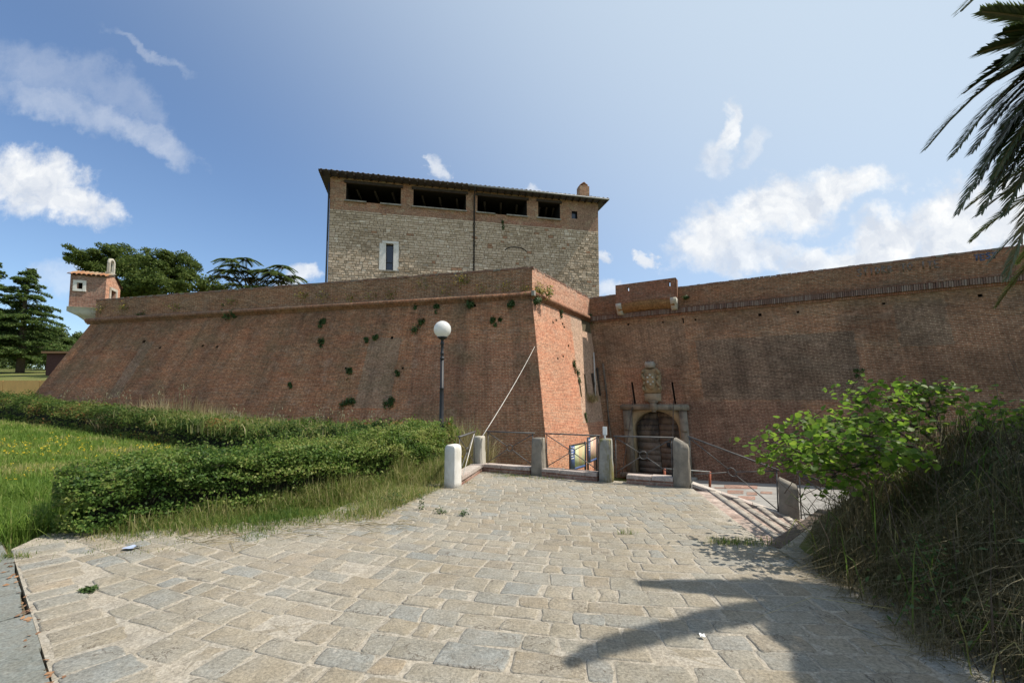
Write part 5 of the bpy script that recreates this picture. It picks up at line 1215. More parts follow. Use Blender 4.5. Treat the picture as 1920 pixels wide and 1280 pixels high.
# ------------------------------------------------------------------ trees and plants
def clump_points(ell, per, seed, sub=26, inner=0.55, subr=0.32):
    """points gathered in sub-clumps over the surfaces of ellipsoids; returns points and outward normals"""
    g_ = np.random.default_rng(seed); P_, N_ = [], []
    for (c, r_) in ell:
        c, r_ = np.array(c, float), np.array(r_, float)
        d = g_.normal(size=(sub, 3)); d /= np.linalg.norm(d, axis=1, keepdims=True); cen = d * g_.uniform(inner, 1.0, (sub, 1))
        k = g_.integers(0, sub, per); off = g_.normal(size=(per, 3)); off /= np.linalg.norm(off, axis=1, keepdims=True); off *= (g_.random((per, 1)) ** 0.5) * subr * g_.uniform(0.5, 1.25, (sub, 1))[k]
        q = cen[k] + off; P_.append(c + q * r_); nn_ = off + cen[k] * 0.35; N_.append(nn_ / (np.linalg.norm(nn_, axis=1, keepdims=True) + 1e-9))
    return np.concatenate(P_), np.concatenate(N_)
def tree(name, base, lab, cat, ell, per, size, mat, seed, trunk=None, group=None, sub=26, aspect=0.55, subr=0.32, spread=0.8):
    base = np.array(base, float); t = thing(name, base, lab, cat, group)
    P_, N_ = clump_points(ell, per, seed, sub, 0.55, subr)
    V, F = leafcloud(P_, np.random.default_rng(seed).uniform(0.6, 1.2, len(P_)) * size, N_, aspect, spread, seed)
    rv = np.clip(np.random.default_rng(seed + 1).normal(0.5, 0.22, len(P_)) + 0.25 * (vnoise(P_[:, 0], P_[:, 2], 1.5, seed) - 0.5), 0, 1)
    tag(build('crown', V, F, mat, t, rnd=np.repeat(rv, 4)), kind='stuff')
    g_ = np.random.default_rng(seed); mb = MB()
    top = np.mean([e[0] for e in ell], axis=0); r0_ = trunk or 0.2
    mb.tube([base - (0, 0, .3), base * 0.6 + top * 0.4, top], [r0_, r0_ * .7, r0_ * .35], 8)
    for (c, r_) in ell:
        c = np.array(c); f = base * 0.55 + top * 0.45; mb.tube([f, (f + c) / 2 + (0, 0, .1), c], [r0_ * .5, r0_ * .35, r0_ * .12], 6)
    mb.build('trunk', M['bark'], t, True); return t
D = 42.0; E_ = lambda px, py, rx_, ry_, dd_=0.0, D=D: (at(px, py, D + dd_), (rx_ / FPX * D, 2.6, ry_ / FPX * D))
tree('pine_tree', (-31.5, 42, 6.4), 'broad dark green pine crown behind the sentry box', 'tree', [E_(180, 488, 30, 24), E_(225, 487, 42, 24, 1), E_(215, 520, 55, 30, 1), E_(290, 500, 48, 28), E_(335, 500, 30, 26, .5), E_(300, 535, 52, 26, -1), E_(250, 545, 50, 20, -1)], 8500, 0.13, M['pine'], 31, 0.35, sub=46, aspect=0.4, subr=0.30)
tree('bush_tree', at(385, 560, 38), 'small rounded tree top between the pine and the feathery tree', 'tree', [E_(383, 532, 20, 18, 0, 38), E_(402, 540, 22, 12, 0, 38), E_(360, 545, 26, 8, 0, 38)], 1800, 0.11, M['pine'], 32, 0.15)
# feathery tree (compound leaves): fronds of drooping leaflets
tb0 = at(468, 560, 27); FT = thing('feathery_tree', tb0, 'sparse feathery tree with long compound leaves above the bastion parapet', 'tree')
gf = np.random.default_rng(41); V_, R_ = [], []; mb = MB(); heads = [(430, 480), (450, 500), (505, 500), (530, 492), (415, 510), (520, 520), (480, 515), (470, 530), (440, 525), (500, 530), (425, 500), (545, 510), (460, 478), (440, 490), (490, 500), (515, 505), (535, 515), (455, 515)]
for (hx, hy) in heads:
    h_ = at(hx, hy + 8, 27 + gf.uniform(-.8, .8)); mb.tube([tb0 + (gf.uniform(-.5, .5), 0, -.3), (tb0 + h_) / 2 + (gf.uniform(-.3, .3), 0, .1), h_], [.05, .035, .015], 5)
    for k in range(15):
        az = gf.uniform(0, 2 * np.pi); Lq = gf.uniform(0.6, 1.05); dr = np.array([math.cos(az), math.sin(az), 0.0])
        for q in range(12):
            t = (q + 1) / 12; p = h_ + dr * Lq * t + np.array([0, 0, 0.30 * t - 0.62 * t * t]) * Lq; sd = np.cross(dr, (0, 0, 1.0))
            for sgn in (-1, 1):
                w_ = sd * sgn * 0.27 * (1.05 - 0.5 * t) + np.array([0, 0, -0.05]); V_ += [p, p + w_ * .5 + dr * .075, p + w_ + dr * .05, p + w_ * .45 - dr * .055]; R_ += [gf.random()] * 4
mb.build('trunk', M['bark'], FT); V_ = np.array(V_); tag(build('crown', V_, np.arange(len(V_)).reshape(-1, 4), M['broad'], FT, rnd=R_), kind='stuff')
# cedars: tiers of flat drooping boughs
def cedar(base, h, wd, lab, seed, nt_=16):
    base = np.array(base, float); t = thing('cedar_tree', base, lab, 'tree', 'cedars beyond the garden wall'); g_ = np.random.default_rng(seed)
    mb = MB(); mb.tube([base - (0, 0, .4), base + (0, 0, h * .5), base + (0, 0, h)], [0.38, 0.24, 0.03], 8); P_, N_ = [], []
    for i in range(nt_):
        z = h * (0.16 + 0.83 * i / (nt_ - 1)); ext = wd * (1.04 - 0.86 * (i / (nt_ - 1)) ** 1.15)
        for b in range(8):
            az = g_.uniform(0, 2 * np.pi); L_ = ext * g_.uniform(0.6, 1.12); d = np.array([math.cos(az), math.sin(az), 0]); z0 = z + g_.uniform(-.35, .35)
            tipz = g_.uniform(-.30, 0.05) * L_ * .5
            pth_ = [base + d * L_ * u + np.array([0, 0, z0 + 0.25 * L_ * u * (1 - u) * 1.2 + tipz * u * u]) for u in (0, .35, .7, 1)]; mb.tube(pth_, [.06, .045, .03, .012], 4)
            n_ = int(200 * L_ / 2 + 40); u = g_.random(n_) ** 0.6; wid = 0.32 * L_ * (1.1 - u) + 0.12
            p = base + d * (L_ * u)[:, None] + np.c_[np.zeros(n_), np.zeros(n_), z0 + 0.3 * L_ * u * (1 - u) + tipz * u * u] + np.cross(d, (0, 0, 1.0)) * (g_.normal(0, .5, n_) * wid)[:, None] + np.c_[np.zeros((n_, 2)), g_.normal(-.06, .09, n_)]
            P_.append(p); N_.append(np.tile([0, 0, 1.6], (n_, 1)))
    P_ = np.concatenate(P_); V, F = leafcloud(P_, g_.uniform(.07, .17, len(P_)), np.concatenate(N_), 0.45, 0.7, seed)
    mb.build('trunk', M['bark'], t); tag(build('crown', V, F, M['cedar'], t, rnd=np.repeat(g_.random(len(P_)), 4)), kind='stuff')
cedar((-54.2, 50, 4.8), 11.6, 4.6, 'slender cedar with layered boughs nearest the bastion tip', 51)
cedar((-58.6, 50, 4.8), 12.4, 5.6, 'tall cedar cut by the edge of the view at far left', 52)
for i, (px, py, D_, rr, lab) in enumerate(((92, 640, 62, 42, 'round grey green tree between the cedar and the bastion'), (128, 640, 66, 26, 'small tree peeping out under the sentry box corbel'), (10, 640, 75, 60, 'broad leafy tree in the shade behind the cedars'), (-60, 640, 70, 70, 'leafy tree behind the tall cedar at the view edge'))):
    c = at(px, py, D_); r_ = rr / FPX * D_; b_ = np.array([c[0], D_, 5.5])
    tree('garden_tree', b_, lab, 'tree', [(c, (r_, r_, r_ * .75)), (c + (-r_ * .4, 0, -r_ * .55), (r_ * .8, r_, r_ * .6)), (c + (r_ * .35, -.5, -r_ * .5), (r_ * .7, r_, r_ * .6))], 4200, 0.17, M['broad'], 60 + i, 0.25, 'leafy trees of the far garden')

g_ = np.random.default_rng(66); n_ = 9000; xx = g_.uniform(-150, -60, n_); P_ = np.c_[xx, 95 + g_.normal(0, 3, n_), 4.6 + g_.random(n_) ** .7 * (7.4 + 3.5 * vnoise(xx, xx * 0, 7, 67))]
V, F = leafcloud(P_, g_.uniform(.3, .6, n_), np.tile([0, -.6, .6], (n_, 1)), .6, .8, 68); tag(build('far_wood', V, F, M['broad'], rnd=np.repeat(g_.random(n_), 4)), kind='stuff')

# hedges
def smooth_line(line, n=70):
    L_ = np.array(line, float); d = np.r_[0, np.cumsum(np.linalg.norm(np.diff(L_[:, :2], axis=0), axis=1))]; t = np.linspace(0, d[-1], n); Q = np.stack([np.interp(t, d, L_[:, k]) for k in range(4)], 1)
    for _ in range(14): Q[1:-1] = .25 * Q[:-2] + .5 * Q[1:-1] + .25 * Q[2:]
    return Q
def hedge_points(line, n, seed, wd=1.0, rough=0.10):
    """leaf points over top, both sides and ends of a hedge that follows line = [(x, y, z_bottom, z_top)]"""
    g_ = np.random.default_rng(seed); L_ = smooth_line(line); seg = np.linalg.norm(np.diff(L_[:, :2], axis=0), axis=1); cum = np.concatenate([[0], np.cumsum(seg)]); tot_ = cum[-1]
    s_ = g_.uniform(-0.35, tot_ + 0.35, n); sc_ = np.clip(s_, 0, tot_); x = np.interp(sc_, cum, L_[:, 0]); y = np.interp(sc_, cum, L_[:, 1]); zb_ = np.interp(sc_, cum, L_[:, 2]); zt_ = np.interp(sc_, cum, L_[:, 3])
    k = np.clip(np.searchsorted(cum, sc_, side='right') - 1, 0, len(seg) - 1); dx = np.diff(L_[:, :2], axis=0)[k] / seg[k][:, None]; nrm = np.stack([dx[:, 1], -dx[:, 0]], 1)
    th = g_.uniform(-1.05, 1.05, n) * np.pi / 2 * 1.12
    co2, si2 = np.cos(th), np.sin(th); pw = 0.56
    a = np.sign(si2) * np.abs(si2) ** pw; b = np.sign(co2) * np.abs(co2) ** pw      # superellipse section
    end = np.sqrt(np.clip(1 - (np.clip(np.abs(s_ - sc_) / 0.35, 0, 1)) ** 2, 0.05, 1))
    lump = 1 + rough * 2.0 * (vnoise(s_ + 3 * a, 3 * b + s_ * .3, 0.55, seed) - 0.5) + rough * 1.3 * (vnoise(s_ * 1.1 + 5 * a, 5 * b - s_ * .7, 0.24, seed + 3) - 0.5); dep = 1 - g_.normal(0.05, 0.085, n); hh = (zt_ - zb_) * (1 + 0.16 * (vnoise(s_, s_ * 0, 0.8, seed + 5) - .5) + 0.12 * (vnoise(s_, a, 0.3, seed + 6) - .5))
    off = a * wd / 2 * lump * dep * end; z = zb_ + hh * (0.38 + 0.62 * np.clip(b, -0.6, 1) * lump * dep * (0.8 + 0.2 * end)); z = np.maximum(z, zb_ + 0.02)
    dxs = (s_ - sc_)
    P_ = np.stack([x + nrm[:, 0] * off + dx[:, 0] * dxs, y + nrm[:, 1] * off + dx[:, 1] * dxs, z], 1)
    N_ = np.stack([nrm[:, 0] * a, nrm[:, 1] * a, np.clip(b, 0, 1)], 1); return P_, N_
def core(line, wd, mat, parent, k=0.72):
    mb = MB(); L_ = list(smooth_line(line, 24))
    V = []; F = []
    for i, p in enumerate(L_):
        d = L_[min(i + 1, len(L_) - 1)][:2] - L_[max(i - 1, 0)][:2]; d /= np.linalg.norm(d); nr = np.array([d[1], -d[0]]) * wd / 2 * k; zt_ = p[2] + (p[3] - p[2]) * (k + .1)
        for (s_, z) in ((-.8, p[2] - .2), (-1, (p[2] + zt_) / 2), (-.7, zt_), (.7, zt_), (1, (p[2] + zt_) / 2), (.8, p[2] - .2)): V.append((p[0] + nr[0] * s_, p[1] + nr[1] * s_, z))
    for i in range(len(L_) - 1):
        for j in range(5): F.append((i * 6 + j, i * 6 + j + 1, (i + 1) * 6 + j + 1, (i + 1) * 6 + j))
    F += [tuple(range(6)), tuple(reversed(range(len(V) - 6, len(V))))]
    mb.add(V, F); mb.build('branches', mat, parent)  # one solid core that blocks the view through, not single branches
M['twigs'] = plain('hedge_dark_core', (0.035, 0.03, 0.018), 0.95, 0.4, 20, 0.8, 0.03, col2=(0.02, 0.028, 0.012))  # near-black core colour paints the dark inside of the hedge
HF = [(-5.55, 6.1, 0.0, 0.74), (-5.2, 6.4, 0.0, 0.85), (-4.65, 6.9, 0.0, 0.86), (-3.65, 7.75, 0.0, 0.87), (-2.8, 8.8, 0.0, 0.92), (-2.2, 9.9, 0.0, 1.03), (-2.08, 10.4, 0.0, 1.08)]
Hf = thing('clipped_hedge', (-4, 8.6, 0), 'clipped dark green hedge along the paving running to the lamp post', 'hedge')
core(HF, 1.1, M['twigs'], Hf, 0.66)
P_, N_ = hedge_points(HF, 86000, 71, 1.28, 0.15)
hole_ = vnoise(P_[:, 0] * 1.0 + P_[:, 2] * 1.7, P_[:, 1] * .6 + P_[:, 2] * 2.3, .17, 79) * .6 + vnoise(P_[:, 0] + P_[:, 2], P_[:, 1] - P_[:, 2] * 1.4, .38, 80) * .4; kp_ = (hole_ < .66) | (np.random.default_rng(1).random(len(P_)) < .18); P_, N_ = P_[kp_], N_[kp_]
V, F = leafcloud(P_, np.random.default_rng(72).uniform(0.014, 0.031, len(P_)), N_ * 0.8 + np.array([0, 0, .5]), 0.6, 0.9, 72)
rv = np.clip(np.random.default_rng(73).normal(0.42, 0.22, len(P_)) + 0.8 * (vnoise(P_[:, 0] * 1.4, P_[:, 1] + P_[:, 2] * 2, 0.5, 74) - 0.5) + 0.22 * np.clip(P_[:, 0] + 4.2, 0, 1.5) / 1.5 * (P_[:, 2] > .5) + .06, 0, 1)
tag(build('foliage', V, F, M['hedge'], Hf, rnd=np.repeat(rv, 4)), kind='stuff')
# stray shoots standing out of the clipped surface
g_ = np.random.default_rng(75); pick = g_.choice(len(P_), 1500, replace=False); pick = pick[N_[pick, 2] > .25]; SP, SN = [], []; mbt = MB()
for q in pick:
    d = N_[q] * .5 + g_.normal(0, .35, 3) + (0, 0, .6); d /= np.linalg.norm(d); L_ = g_.uniform(.03, .17); p0 = P_[q]; mbt.tube([p0 - d * .05, p0 + d * L_], [.003, .0015], 3)
    for k in range(7): SP.append(p0 + d * L_ * (k + 1) / 7 + g_.normal(0, .012, 3)); SN.append(d)
SP, SN = np.array(SP), np.array(SN); V, F = leafcloud(SP, g_.uniform(.013, .026, len(SP)), SN * .4 + (0, 0, .4), .55, .9, 76)
tag(build('shoots', V, F, M['hedge'], Hf, rnd=np.repeat(np.clip(g_.normal(.75, .15, len(SP)), 0, 1), 4)), kind='stuff'); mbt.build('shoot_stems', M['bark'], Hf, kind='stuff')
# weedy grass and dry stalks growing up through the right half of the hedge front
sm = smooth_line(HF); t_ = g_.random(9000) ** .75; k_ = np.clip((t_ * 69).astype(int), 0, 68); tg = sm[k_ + 1, :2] - sm[k_, :2]; tg /= np.linalg.norm(tg, axis=1, keepdims=True); q = sm[k_, :2] + np.stack([tg[:, 1], -tg[:, 0]], 1) * (.60 + g_.normal(.08, .13, len(t_)))[:, None] + g_.normal(0, .05, (len(t_), 2))
H_ = g_.uniform(.15, .62, len(t_)) * (.45 + .95 * t_) * (.5 + vnoise(q[:, 0], q[:, 1], .35, 77)); V, F = blades(np.c_[q, np.full(len(q), -.05)], H_, .007, .42, 78, .5)
tag(build('hedge_foot_grass', V, F, M['tall_grass'], rnd=np.repeat(np.clip(g_.normal(.62, .25, len(q)), 0, 1), 7)), kind='stuff')
HR = [(-1.9, 11.35, 0.0, 1.06), (-5.5, 12.9, 0.0, 1.0), (-8.4, 14.3, 0.08, 0.92), (-12, 16.3, 0.25, 1.15), (-16.3, 18.6, 0.4, 1.38), (-20.8, 20.6, 0.65, 1.7), (-25.2, 22.6, 0.85, 1.98), (-33, 26, 1.0, 2.2)]
Hr = thing('overgrown_hedge', (-14, 17.4, 0.2), 'long overgrown hedge with grass on top at the bastion foot', 'hedge')
core(HR, 1.3, M['twigs'], Hr)
P_, N_ = hedge_points(HR, 52000, 81, 1.5, 0.2)
V, F = leafcloud(P_, np.random.default_rng(82).uniform(0.03, 0.065, len(P_)), N_ + np.array([0, 0, .5]), 0.5, 0.8, 82)
rv = np.clip(np.random.default_rng(83).normal(0.42, 0.2, len(P_)) + 0.9 * (vnoise(P_[:, 0], P_[:, 1] + P_[:, 2] * 1.5, 1.3, 84) - 0.5), 0, 1)
tag(build('foliage', V, F, M['rear_hedge'], Hr, rnd=np.repeat(rv, 4)), kind='stuff')

def scatter(poly, n, seed, dens=None):
    g_ = np.random.default_rng(seed); a = np.array(poly); lo, hi = a.min(0), a.max(0); out_ = np.zeros((0, 2))
    while len(out_) < n:
        p = g_.uniform(lo, hi, (n * 3, 2)); p = p[inside(poly, p[:, 0], p[:, 1])]
        if dens is not None: p = p[g_.random(len(p)) < dens(p[:, 0], p[:, 1])]
        out_ = np.concatenate([out_, p])
        if len(p) == 0: break
    return out_[:n]
def grass_obj(name, p, H, wd, mat, seed, lean=.35, curl=.5, rv=None, zoff=-0.05):
    g_ = np.random.default_rng(seed); z = height(p[:, 0], p[:, 1]) + zoff; P_ = np.c_[p, z]
    V, F = blades(P_, H, wd, lean, seed, curl); r_ = np.clip(g_.normal(0.45, 0.2, len(p)), 0, 1) if rv is None else rv
    return tag(build(name, V, F, mat, rnd=np.repeat(r_, 7)), kind='stuff')
LAWN = [(-6.6, 4.6), (-6.0, 6.0), (-5.4, 7.0), (-2.6, 10.6), (-3.0, 11.6), (-9, 14.0), (-17, 18.2), (-26, 21.9), (-30, 23), (-26, 17), (-14, 8.5), (-8.5, 4.4)]
dens = lambda x, y: np.clip((8.5 / y) ** 1.5, 0.1, 1)
p = scatter(LAWN, 68000, 91, dens); g_ = np.random.default_rng(92)
tag(grass_obj('grass', p, g_.uniform(0.10, 0.26, len(p)) * (0.8 + 0.6 * vnoise(p[:, 0], p[:, 1], 1.2, 93)), 0.008 + 0.0009 * p[:, 1], M['grass'], 94, .5, rv=np.clip(g_.normal(0.4, 0.16, len(p)) + 0.7 * (vnoise(p[:, 0], p[:, 1], 1.6, 95) - .5) + 0.4 * (vnoise(p[:, 0], p[:, 1], .5, 96) - .5) + 0.2, 0, 1)), 'bright green meadow grass between the two hedges')
# tall grass at the left corner of the clipped hedge and along its foot
VERGE = [(-6.9, 4.9), (-5.6, 5.05), (-4.2, 4.85), (-3.4, 5.1), (-2.7, 5.45), (-1.85, 5.95), (-1.7, 7.2), (-1.3, 8.6), (-1.25, 9.3), (-1.9, 9.9), (-3.2, 8.6), (-4.5, 7.3), (-5.6, 6.4), (-6.9, 6.6)]
p = scatter(VERGE, 26000, 96); g_ = np.random.default_rng(97)
hv = 0.07 + 0.24 * vnoise(p[:, 0], p[:, 1], 0.5, 98) ** 1.3
edge_d = np.clip((p[:, 1] - (4.95 + 0.55 * np.clip(p[:, 0] + 4.0, 0, 3)) + 0.25 * vnoise(p[:, 0], p[:, 1], .25, 1)) / 0.8, 0.28, 1.2)
grass_obj('verge_grass', p, hv * edge_d * g_.uniform(.6, 1.3, len(p)), 0.008, M['tall_grass'], 99, .6, rv=np.clip(g_.normal(0.42, 0.25, len(p)) + 0.5 * (vnoise(p[:, 0], p[:, 1], 0.8, 100) - .5) + 0.12 * np.clip(p[:, 0] + 3, 0, 2), 0, 1))
CORNER = [(-8.6, 5.0), (-5.75, 5.3), (-5.8, 6.2), (-6.3, 6.9), (-9.5, 8.0)]
p = scatter(CORNER, 9000, 101); g_ = np.random.default_rng(102)
grass_obj('tall_grass', p, 0.2 + 0.5 * vnoise(p[:, 0], p[:, 1], 0.45, 103) * g_.uniform(.6, 1.2, len(p)), 0.011, M['grass'], 104, .55, rv=np.clip(g_.normal(.5, .2, len(p)), 0, 1))
# grass growing over the rear hedge and dry stands at the wall foot
g_ = np.random.default_rng(110); L_ = np.array(HR); t_ = g_.uniform(0, 1, 15000) ; s_ = np.interp(t_, [0, .12, 1], [0, .0, 1]); i_ = s_ * (len(L_) - 2.2); k_ = i_.astype(int); f_ = (i_ - k_)[:, None]
q = L_[k_] * (1 - f_) + L_[k_ + 1] * f_; q[:, 0] += g_.normal(0, .35, len(q)); q[:, 1] += g_.normal(.25, .45, len(q))
amt = np.exp(-((q[:, 0] + 9.5) / 4.5) ** 2)
keep = g_.random(len(q)) < amt * .85 + .12; q = q[keep]; amt = amt[keep]
P_ = np.c_[q[:, 0], q[:, 1], q[:, 3] - 0.30]; V, F = blades(P_, g_.uniform(.25, .6, len(q)) * (.7 + .5 * amt), 0.022, .5, 111, .6)
tag(build('hedge_top_grass', V, F, M['tall_grass'], rnd=np.repeat(np.clip(g_.normal(.6, .2, len(q)), 0, 1), 7)), kind='stuff')
def dry_stand(cx_, cy_, rx_, ry_, n, zb_, hmin, hmax, seed, wd=0.02):
    g_ = np.random.default_rng(seed); th = g_.uniform(0, 2 * np.pi, n); rr = g_.random(n) ** .5; P_ = np.c_[cx_ + rx_ * rr * np.cos(th), cy_ + ry_ * rr * np.sin(th), np.full(n, zb_)]
    H_ = g_.uniform(hmin, hmax, n) * (1.05 - .55 * rr ** 2); V, F = blades(P_, H_, wd, .3, seed, .4); return V, F, n
VS, FS, RS = [], [], []; off = 0
for (px, D_, rx_, n, y_top, seed) in ((330, 17.8, 3.0, 2600, 728, 1), (420, 16.2, 2.2, 1500, 752, 2), (250, 19.5, 1.8, 900, 742, 3), (840, 12.6, .8, 700, 750, 4), (875, 13.2, .8, 500, 760, 5), (780, 13.2, .9, 400, 762, 6), (570, 14.5, 2.0, 500, 775, 7)):
    c = at(px, y_top, D_); zb_ = 0.3 if D_ > 14 else -.3; V, F, n = dry_stand(c[0], D_, rx_, .8, n, zb_, (c[2] - zb_) * .55, (c[2] - zb_) * 1.0, 120 + seed, 0.018); VS.append(V); FS.append(F + off); off += len(V); RS.append(np.repeat(np.clip(np.random.default_rng(seed).normal(.6, .2, n), 0, 1), 7))
tag(build('dry_grass', np.concatenate(VS), np.concatenate(FS), M['dry'], rnd=np.concatenate(RS)), kind='stuff')
# pale oat ears standing over the hedge
g_ = np.random.default_rng(130); VE = []; RE = []; mb_pts = []
for (px, py) in ((200, 740), (225, 735), (240, 745), (300, 735), (440, 770), (447, 778), (520, 778), (604, 772), (634, 776), (705, 785), (530, 782), (600, 784), (430, 780), (345, 728), (180, 750), (120, 735), (160, 744)):
    D_ = np.interp(px, [100, 450, 700], [20.5, 14.6, 13]); c = at(px, py, D_)
    for k in range(14):
        p_ = c + g_.normal(0, .12, 3) * (1, .6, 1.2); sz = g_.uniform(.03, .055); a_ = np.array([g_.normal(0, .4), 0, -1]); a_ /= np.linalg.norm(a_); sd = np.array([1, .3, 0]) * sz * .3
        VE += [p_, p_ + a_ * sz + sd, p_ + a_ * sz * 2, p_ + a_ * sz - sd]; RE += [g_.uniform(.8, 1)] * 4
    for k in range(3): b_ = c + (g_.normal(0, .1), 0, -.55); s2 = np.array([.006, 0, 0]); tq = c + np.array([g_.normal(0, .08), 0, .05]); VE += [b_ - s2, b_ + s2, tq + s2 * .6, tq - s2 * .6]; RE += [.7] * 4
VE = np.array(VE); tag(build('oat_ears', VE, np.arange(len(VE)).reshape(-1, 4), M['dry'], rnd=RE), kind='stuff')
# yellow flowers in the meadow and the verge
g_ = np.random.default_rng(140); pts_ = []
for (px0, px1, py0, py1, n, zz_) in ((0, 160, 790, 850, 120, .5), (150, 320, 815, 860, 70, .35), (0, 120, 800, 900, 30, .3), (300, 420, 838, 862, 14, .3), (520, 620, 945, 1000, 14, .15), (690, 790, 880, 950, 14, .3), (860, 900, 840, 885, 20, .2)):
    for k in range(n):
        px, py = g_.uniform(px0, px1), g_.uniform(py0, py1); p_ = ground(px, py, zz_); 
        if px > 500 and p_[1] > 11: p_ = ground(px, py, 0.2)
        if px > 500 and inside(COURT, np.array([p_[0] + .35]), np.array([p_[1] - .25]))[0]: continue
        pts_.append(p_)
pts_ = np.array(pts_); P_ = np.repeat(pts_, 4, 0) + g_.normal(0, .018, (len(pts_) * 4, 3)); V, F = leafcloud(P_, .007 + .0007 * P_[:, 1], np.tile([0, -.3, 1.0], (len(P_), 1)), .8, .5, 141)
tag(build('yellow_flowers', V, F, M['yellow'], rnd=np.repeat(g_.random(len(P_)), 4)), kind='stuff')
st0 = pts_.copy(); st0[:, 2] -= .28; V, F = blades(st0, .28, .008, .05, 142, .1); tag(build('flower_stems', V, F, M['tall_grass'], rnd=np.full(len(V), .4)), kind='stuff')

# the shaded grass mound under the palm
MOUND = [(2.55, 1.2), (2.6, 3.0), (2.9, 4.5), (3.6, 5.6), (4.6, 6.2), (6.0, 7.0), (9.5, 7.0), (11, 4.0), (8, 1.0)]
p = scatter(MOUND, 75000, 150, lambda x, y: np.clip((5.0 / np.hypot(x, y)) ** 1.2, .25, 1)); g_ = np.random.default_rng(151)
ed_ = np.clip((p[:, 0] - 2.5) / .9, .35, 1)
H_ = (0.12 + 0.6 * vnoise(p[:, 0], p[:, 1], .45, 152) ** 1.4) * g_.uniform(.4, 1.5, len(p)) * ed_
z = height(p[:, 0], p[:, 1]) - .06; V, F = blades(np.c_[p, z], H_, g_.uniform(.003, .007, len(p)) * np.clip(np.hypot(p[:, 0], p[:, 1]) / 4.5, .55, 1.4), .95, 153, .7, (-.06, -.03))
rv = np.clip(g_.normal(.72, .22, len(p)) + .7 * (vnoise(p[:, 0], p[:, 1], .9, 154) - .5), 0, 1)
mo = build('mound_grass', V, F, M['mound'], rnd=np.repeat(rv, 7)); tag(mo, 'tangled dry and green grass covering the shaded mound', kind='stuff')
g_ = np.random.default_rng(156); sel = g_.choice(len(p), 15000); q = np.c_[p[sel], z[sel] + H_[sel] * g_.uniform(.5, 1.05, 15000)] + g_.normal(0, .06, (15000, 3)); V, F = leafcloud(q, g_.uniform(.006, .016, 15000), None, .35, 1, 157)
tag(build('seed_heads', V, F, M['dry'], rnd=np.repeat(np.clip(g_.normal(.3, .25, 15000), 0, 1), 4)), kind='stuff')
cl_ = scatter(MOUND, 30, 158); PW, NW, SW_ = [], [], []
for (x_, y_) in cl_:
    n_ = g_.integers(60, 200); r_ = g_.uniform(.1, .28); h_ = g_.uniform(.15, .5); o = g_.normal(0, 1, (n_, 3)) * (r_ * .6, r_ * .6, h_ * .3); zz = float(height(x_, y_)); PW.append(np.c_[x_ + o[:, 0], y_ + o[:, 1], zz + .12 + h_ * .6 + o[:, 2]]); SW_.append(np.full(n_, g_.uniform(.012, .035)))
PW = np.concatenate(PW); SW_ = np.concatenate(SW_); V, F = leafcloud(PW, SW_ * g_.uniform(.7, 1.3, len(PW)), np.tile([0, -.2, .8], (len(PW), 1)), .5, .8, 159); tag(build('mound_weeds', V, F, M['weed'], rnd=np.repeat(g_.random(len(PW)), 4)), kind='stuff')
sel = g_.choice(len(p), 700); V, F = blades(np.c_[p[sel], z[sel]], g_.uniform(.5, 1.0, 700), .012, .55, 161, .8); tag(build('broad_grass', V, F, M['tall_grass'], rnd=np.repeat(np.clip(g_.normal(.4, .3, 700), 0, 1), 7)), kind='stuff')
sel = g_.choice(len(p), 260); mb = MB()
for k in sel:
    b_ = np.array([p[k, 0], p[k, 1], z[k]]); d = g_.normal(0, .35, 3) + (0, 0, 1); L_ = g_.uniform(.4, .95); mb.tube([b_, b_ + d * L_ * .6, b_ + d * L_ + (g_.normal(0, .08), g_.normal(0, .08), 0)], [.004, .003, .0015], 3)
mb.build('dead_stalks', M['bark'], kind='stuff')
# dead twigs at the stair foot
g_ = np.random.default_rng(160); mb = MB()
for k in range(60):
    b_ = np.array([g_.uniform(4.3, 6.6), g_.uniform(6.3, 7.6), -.1 + g_.uniform(-.3, .3)]); d = g_.normal(0, 1, 3); d[2] = abs(d[2]) * .8; d /= np.linalg.norm(d); L_ = g_.uniform(.3, .9); e = d + g_.normal(0, .35, 3)
    mb.tube([b_, b_ + d * L_ * .5, b_ + d * L_ * .5 + e * L_ * .4], [.007, .005, .002], 4)
mb.build('dead_twigs', M['bark'], kind='stuff')

